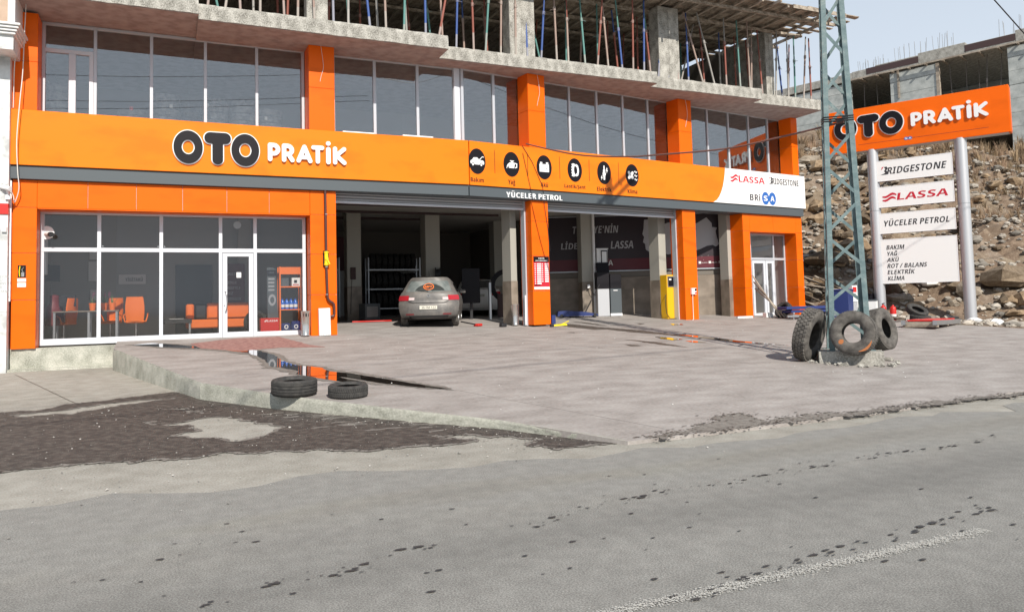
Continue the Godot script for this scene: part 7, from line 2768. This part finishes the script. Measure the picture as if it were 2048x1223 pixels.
func yard_things() -> void:
	# planks leaning by the side door
	var m := mb()
	for k in 3:
		m = mb()
		m.bar(Vector3(19.98 + 0.05 * k, 2.45 - 0.25 * k, -22.34), Vector3(20.35 + 0.12 * k, 0.88, -21.35 + 0.05 * k), 0.07, 0.03)
		solo("plank", m, M.old_wood, "narrow wooden batten leaning on the pillar by the side door", "plank", "battens by the side door")
	# blue steel ramp on trestles
	var o := thing("steel_ramp", "blue steel vehicle ramp lying on a low grey frame by the side door", "ramp", on_floor(21.3, -21.0, -0.12))
	m = mb()
	m.cbox(Vector3(-1.1, 0.36, -0.3), Vector3(0.9, 0.46, 0.25), 0.01)
	m.cbox(Vector3(-0.9, 0.24, -0.3), Vector3(1.0, 0.33, 0.25), 0.01)
	put("deck", m, M.blue, o)
	m = mb()
	for x in [-0.8, 0.0, 0.8]:
		m.bar(Vector3(x, 0.1, -0.25), Vector3(x, 0.24, 0.25), 0.06, 0.06)
		m.bar(Vector3(x, 0.0, 0.2), Vector3(x, 0.26, 0.2), 0.05, 0.05)
	m.bar(Vector3(-1.1, 0.12, 0.26), Vector3(1.1, 0.12, 0.26), 0.05, 0.07)
	put("frame", m, M.steel, o)
	m = mb()
	m.cbox(Vector3(-0.18, 0, -0.1), Vector3(0.16, 0.18, 0.1), 0.01)
	solo("white_box", m, M.white_paint, "small white box on the ground at the side door", "box", "", on_floor(20.35, -22.0))
	m = mb()
	m.bar(Vector3(-0.35, 0.04, 0), Vector3(0.3, 0.04, 0.05), 0.08, 0.07)
	solo("white_strip", m, M.white_paint, "white strip of trim lying at the foot of the side door pillar", "trim", "", on_floor(19.2, -21.95))
	# blue bin, boxes, timber heap behind the tower
	o = thing("blue_bin", "deep blue plastic waste bin standing behind the power tower", "bin", on_floor(23.3, -21.3, 0.5))
	m = mb()
	m.prism(P2([-0.34, 0.0, 0.34, 0.0, 0.42, 1.0, -0.42, 1.0]), -0.33, 0.33)
	put("body", m, M.blue, o)
	m = mb()
	m.cbox(Vector3(-0.45, 1.0, -0.36), Vector3(0.45, 1.05, 0.36), 0.01)
	put("rim", m, M.blue, o)
	o = thing("white_pump", "white and red pump box on top of the crates behind the tower", "pump", Transform3D(Basis(), Vector3(24.35, 1.67, -21.7)))
	cabinet(o, "case", 0.36, 0.0, 0.32, 0.3, M.white_plastic)
	m = mb()
	m.box(Vector3(-0.16, 0.06, 0.15), Vector3(0.04, 0.26, 0.155))
	put("red_face", m, M.red, o)
	for k in 5:
		o = thing("crate", ["grey crate with a white lid behind the power tower", "pale plastic crate stacked under the white pump", "dark crate next to the silver pylon pole", "white crate beside the dark one by the pole", "low grey tray on the ground behind the tower"][k], "crate", on_floor([24.0, 24.4, 25.15, 24.75, 24.3][k], [-21.6, -21.9, -21.7, -21.2, -20.6][k], 0.2 * k))
		var h := [0.55, 0.88, 0.8, 0.6, 0.22][k] as float
		cabinet(o, "body", 0.5, 0.0, h, 0.4, [M.galvanised, M.white_paint, M.charcoal, M.white_paint, M.galvanised][k])
		cabinet(o, "lid", 0.54, h, h + 0.05, 0.44, [M.white_plastic, M.galvanised, M.charcoal, M.grey_trim, M.steel][k])
	for k in 16:
		m = mb()
		var a := Vector3(23.5 + rng.randf_range(-0.2, 1.0), 1.3 + 0.09 * k + rng.randf_range(-0.1, 0.1), -23.6 - rng.randf_range(0, 1.2))
		m.bar(a, a + Vector3(rng.randf_range(1.0, 2.2), -rng.randf_range(0.3, 1.0), rng.randf_range(0.4, 1.2)), rng.randf_range(0.08, 0.18), 0.04)
		solo("plank", m, M.old_wood if k % 2 else M.dark_wood, "weathered scrap board in the heap behind the building corner", "plank", "scrap boards in the heap")
	for k in 4:
		m = mb()
		m.cbox(Vector3(-0.35, 0, -0.2), Vector3(0.35, 0.2, 0.2), 0.08)
		solo("insulation_sack", m, M.dry_grass, "yellowish sack at the building corner below the scrap boards", "sack", "yellow sacks by the corner", Transform3D(Basis.from_euler(Vector3(0.1 * k, 0.5 * k, 0.15)), Vector3(23.35 + 0.22 * k, 1.05 + 0.16 * (k % 3), -22.45 + 0.1 * k)))
	# fire extinguishers
	for k in 2:
		o = thing("fire_extinguisher", ["red fire extinguisher nearer the silver pole", "red fire extinguisher with a white label next to the tyres"][k], "extinguisher", on_floor(23.75 + 0.16 * k, -19.85 + 0.28 * k, 0.4))
		m = mb()
		m.lathe(PackedVector2Array([Vector2(0, 0), Vector2(0.1, 0.0), Vector2(0.105, 0.02), Vector2(0.105, 0.42), Vector2(0.08, 0.48), Vector2(0.03, 0.51), Vector2(0.03, 0.55), Vector2(0, 0.55)]), 18)
		put("cylinder", m, M.red, o)
		m = mb()
		m.bar(Vector3(-0.08, 0.57, 0), Vector3(0.1, 0.59, 0.02), 0.03, 0.03)
		m.path(V3([0.03, 0.55, 0.0, 0.14, 0.5, 0.02, 0.13, 0.25, 0.04]), 0.012)
		put("valve", m, M.charcoal, o)
		if k == 1:
			m = mb()
			m.lathe(PackedVector2Array([Vector2(0.1062, 0.06), Vector2(0.1062, 0.22)]), 18)
			put("label", m, M.paper, o)
	# red and grey ramps (low frames) before the pylon
	o = thing("ramp_frame", "low red and grey steel ramp frame lying before the pylon sign", "ramp", on_floor(22.9, -17.3, 0.42))
	m = mb()
	for z in [-0.45, 0.45]:
		m.bar(Vector3(-1.6, 0.16, z), Vector3(1.6, 0.10, z), 0.12, 0.14)
	put("side_rail", m, M.steel, o)
	m = mb()
	m.cbox(Vector3(-1.3, 0.19, -0.42), Vector3(-0.2, 0.24, 0.42), 0.01)
	m.cbox(Vector3(0.0, 0.17, -0.42), Vector3(1.2, 0.22, 0.42), 0.01)
	put("red_plate", m, M.red, o)
	m = mb()
	for x in [-1.4, -0.1, 1.4]:
		m.bar(Vector3(x, 0.1, -0.5), Vector3(x, 0.1, 0.5), 0.12, 0.16)
	put("cross_bar", m, M.old_wood, o)
	o = thing("wooden_skid", "grey wooden skid tilted under the ramp frame by the extinguishers", "skid", on_floor(22.9, -19.2, 0.3))
	m = mb()
	m.bar(Vector3(-0.7, 0.24, 0), Vector3(0.7, 0.08, 0.3), 0.4, 0.06)
	put("board", m, M.dark_wood, o)
	m = mb()
	m.bar(Vector3(-0.6, 0.08, -0.2), Vector3(-0.5, 0.08, 0.5), 0.1, 0.16)
	put("runner", m, M.dark_wood, o)
	# broken pallets up the slope
	for k in 3:
		var x := 29.6 + 0.5 * k
		var z := -22.1 + 0.35 * k
		o = thing("pallet", "broken brown wooden pallet lying on the slope behind the pylon", "pallet", Transform3D(Basis.from_euler(Vector3(0.15, 0.4 + 0.3 * k, -0.25)), Vector3(x, hill_y(x, z) + 0.12 + 0.12 * k, z)), "pallets on the slope")
		for j in 5:
			m = mb()
			m.box(Vector3(-0.6, 0.1, -0.5 + 0.22 * j), Vector3(0.6, 0.125, -0.37 + 0.22 * j))
			put("slat", m, M.dark_wood if j % 2 else M.old_wood, o)
		for j in 3:
			m = mb()
			m.box(Vector3(-0.55 + 0.5 * j, 0, -0.5), Vector3(-0.45 + 0.5 * j, 0.1, 0.5))
			put("runner", m, M.dark_wood, o)
	for a in [[28.0, -21.2, 0.45], [28.9, -21.8, 0.25]]:
		o = thing("white_rubble_sack", "torn white sack lying on the brown slope behind the pylon", "sack", Transform3D(Basis(), Vector3(a[0], hill_y(a[0], a[1]), a[1])), "torn white sacks on the slope")
		put("sack", stone_mesh(77, 0.4), M.paper, o, Transform3D(Basis.from_scale(Vector3(a[2], a[2] * 0.6, a[2] * 0.7)), Vector3(0, 0.1, 0)))
	m = mb()
	m.bar(Vector3(28.3, hill_y(28.3, -20.9) + 0.35, -20.9), Vector3(29.6, hill_y(29.6, -19.9) + 0.1, -19.9), 0.09, 0.07)
	solo("plank", m, M.dark_wood, "dark timber lying across the slope by the white sack", "plank")
	for k in 5:
		var x := [25.9, 26.3, 27.4, 27.6, 28.2][k] as float
		var z := [-17.9, -17.4, -16.6, -16.0, -15.2][k] as float
		o = thing("white_sheet", "crumpled white plastic sheet on the dirt by the pylon foot", "sheet", Transform3D(Basis(Vector3.UP, k), Vector3(x, hill_y(x, z) + 0.03, z)), "crumpled sheets by the pylon foot")
		put("sheet", stone_mesh(80 + k, 0.45), M.white_paint, o, Transform3D(Basis.from_scale(Vector3(0.3, 0.12 + 0.05 * (k % 2), 0.2)), Vector3(0, 0.05, 0)))
	# white boards left on the fascia top
	m = mb(TL)
	m.bar(Vector3(4.45, 6.39, -0.05), Vector3(5.3, 6.375, 0.02), 0.14, 0.03)
	solo("white_sheet_strip", m, M.white_panel, "narrow white strip left lying on top of the fascia by the pillar", "strip")
	m = mb(TL)
	m.cbox(Vector3(6.1, 6.357, -0.35), Vector3(7.0, 6.40, 0.1), 0.01)
	solo("white_board", m, M.white_panel, "white board left lying on top of the orange fascia", "board")

func wires() -> void:
	var m := mb()
	var pts := V3([12.9, 5.21, -11.5, 12.5, 5.15, -12.9, 12.0, 5.1, -14.1, 11.3, 5.2, -15.55, 10.9, 5.33, -16.7, 10.4, 5.68, -18.4, 9.9, 6.37, -20.5])
	m.path(smooth_path(pts), 0.022, 7)
	solo("service_cable", m, M.copper_cable, "reddish service cable sagging from the tower to the fascia", "cable")
	m = mb(TR)
	m.path(V3([1.85, 6.37, 0.14, 2.2, 5.9, 0.135, 2.55, 5.2, 0.135, 2.62, 4.9, 0.115, 2.66, 4.7, 0.05, 2.80, 3.9, 0.02, 2.86, 3.2, 0.01]), 0.008, 6)
	solo("black_lead", m, M.cable, "thin black lead running down the fascia and middle pillar", "cable")
	# overhead lines
	for a in [[Vector3(12.8, 12.6, -11.0), Vector3(16.45, 7.92, -10.48), Vector3(20.5, 3.9, -9.2)], [Vector3(12.3, 12.7, -11.6), Vector3(30, 11.6, -9.5), Vector3(60, 12.5, -6)], [Vector3(12.3, 12.7, -11.2), Vector3(11.6, 13.6, -4), Vector3(11.3, 15.6, 2.4)], [Vector3(13.2, 12.7, -11.4), Vector3(12.4, 13.5, -4), Vector3(12.0, 15.6, 2.4)], [Vector3(11.3, 15.7, 2.4), Vector3(-10, 14.2, 4), Vector3(-40, 16, 6)], [Vector3(11.3, 14.4, 2.6), Vector3(-10, 12.9, 4.2), Vector3(-40, 15, 6)], [Vector3(11.3, 14.0, 2.2), Vector3(-10, 12.3, 3.6), Vector3(-40, 14.4, 6)]]:
		m = mb()
		m.path(smooth_path(PackedVector3Array(a)), 0.014, 5)
		solo("overhead_line", m, M.cable, "black overhead power line strung from the lattice tower", "cable", "overhead power lines")
	# white wires hanging at the corner
	m = mb(TL)
	m.path(smooth_path(V3([-3.02, 9.0, 0.3, -3.05, 8.0, 0.25, -3.1, 7.3, 0.2, -3.13, 6.6, 0.05, -3.14, 6.4, 0.02])), 0.012, 6)
	solo("hanging_wire", m, M.white_cable, "white wire hanging down to the top of the fascia corner", "wire")
	m = mb(TL)
	m.path(smooth_path(V3([-2.86, 9.0, 0.35, -2.9, 8.0, 0.3, -2.93, 7.2, 0.24, -2.97, 6.5, 0.3, -3.02, 5.6, 0.3, -3.0, 4.9, 0.26, -2.98, 4.5, 0.2, -3.07, 4.2, 0.12, -3.1, 4.35, 0.12, -3.16, 4.5, 0.2])), 0.011, 6)
	solo("hanging_wire", m, M.white_cable, "long white wire hanging in front of the fascia to the camera", "wire")
	for a in [[TL, 3.88, 8.68], [TR, 2.55, 8.68], [TR, 8.92, 8.68]]:
		m = mb(a[0])
		m.path(smooth_path(V3([a[1], 8.69, 0.02, a[1] + 0.03, 8.4, 0.05, a[1] + 0.06, 8.1, 0.04, a[1] + 0.0, 7.85, 0.03, a[1] - 0.03, 7.7, 0.02])), 0.006, 5)
		solo("loose_wire", m, M.white_cable, "loose white wire end hanging over an upper orange pillar", "wire", "loose wires on the upper pillars")

func smooth_path(p: PackedVector3Array) -> PackedVector3Array:
	var out := PackedVector3Array()
	for k in p.size() - 1:
		var a := p[maxi(k - 1, 0)]
		var d := p[mini(k + 2, p.size() - 1)]
		for j in 6:
			out.append(p[k].cubic_interpolate(p[k + 1], a, d, j / 6.0))
	out.append(p[p.size() - 1])
	return out
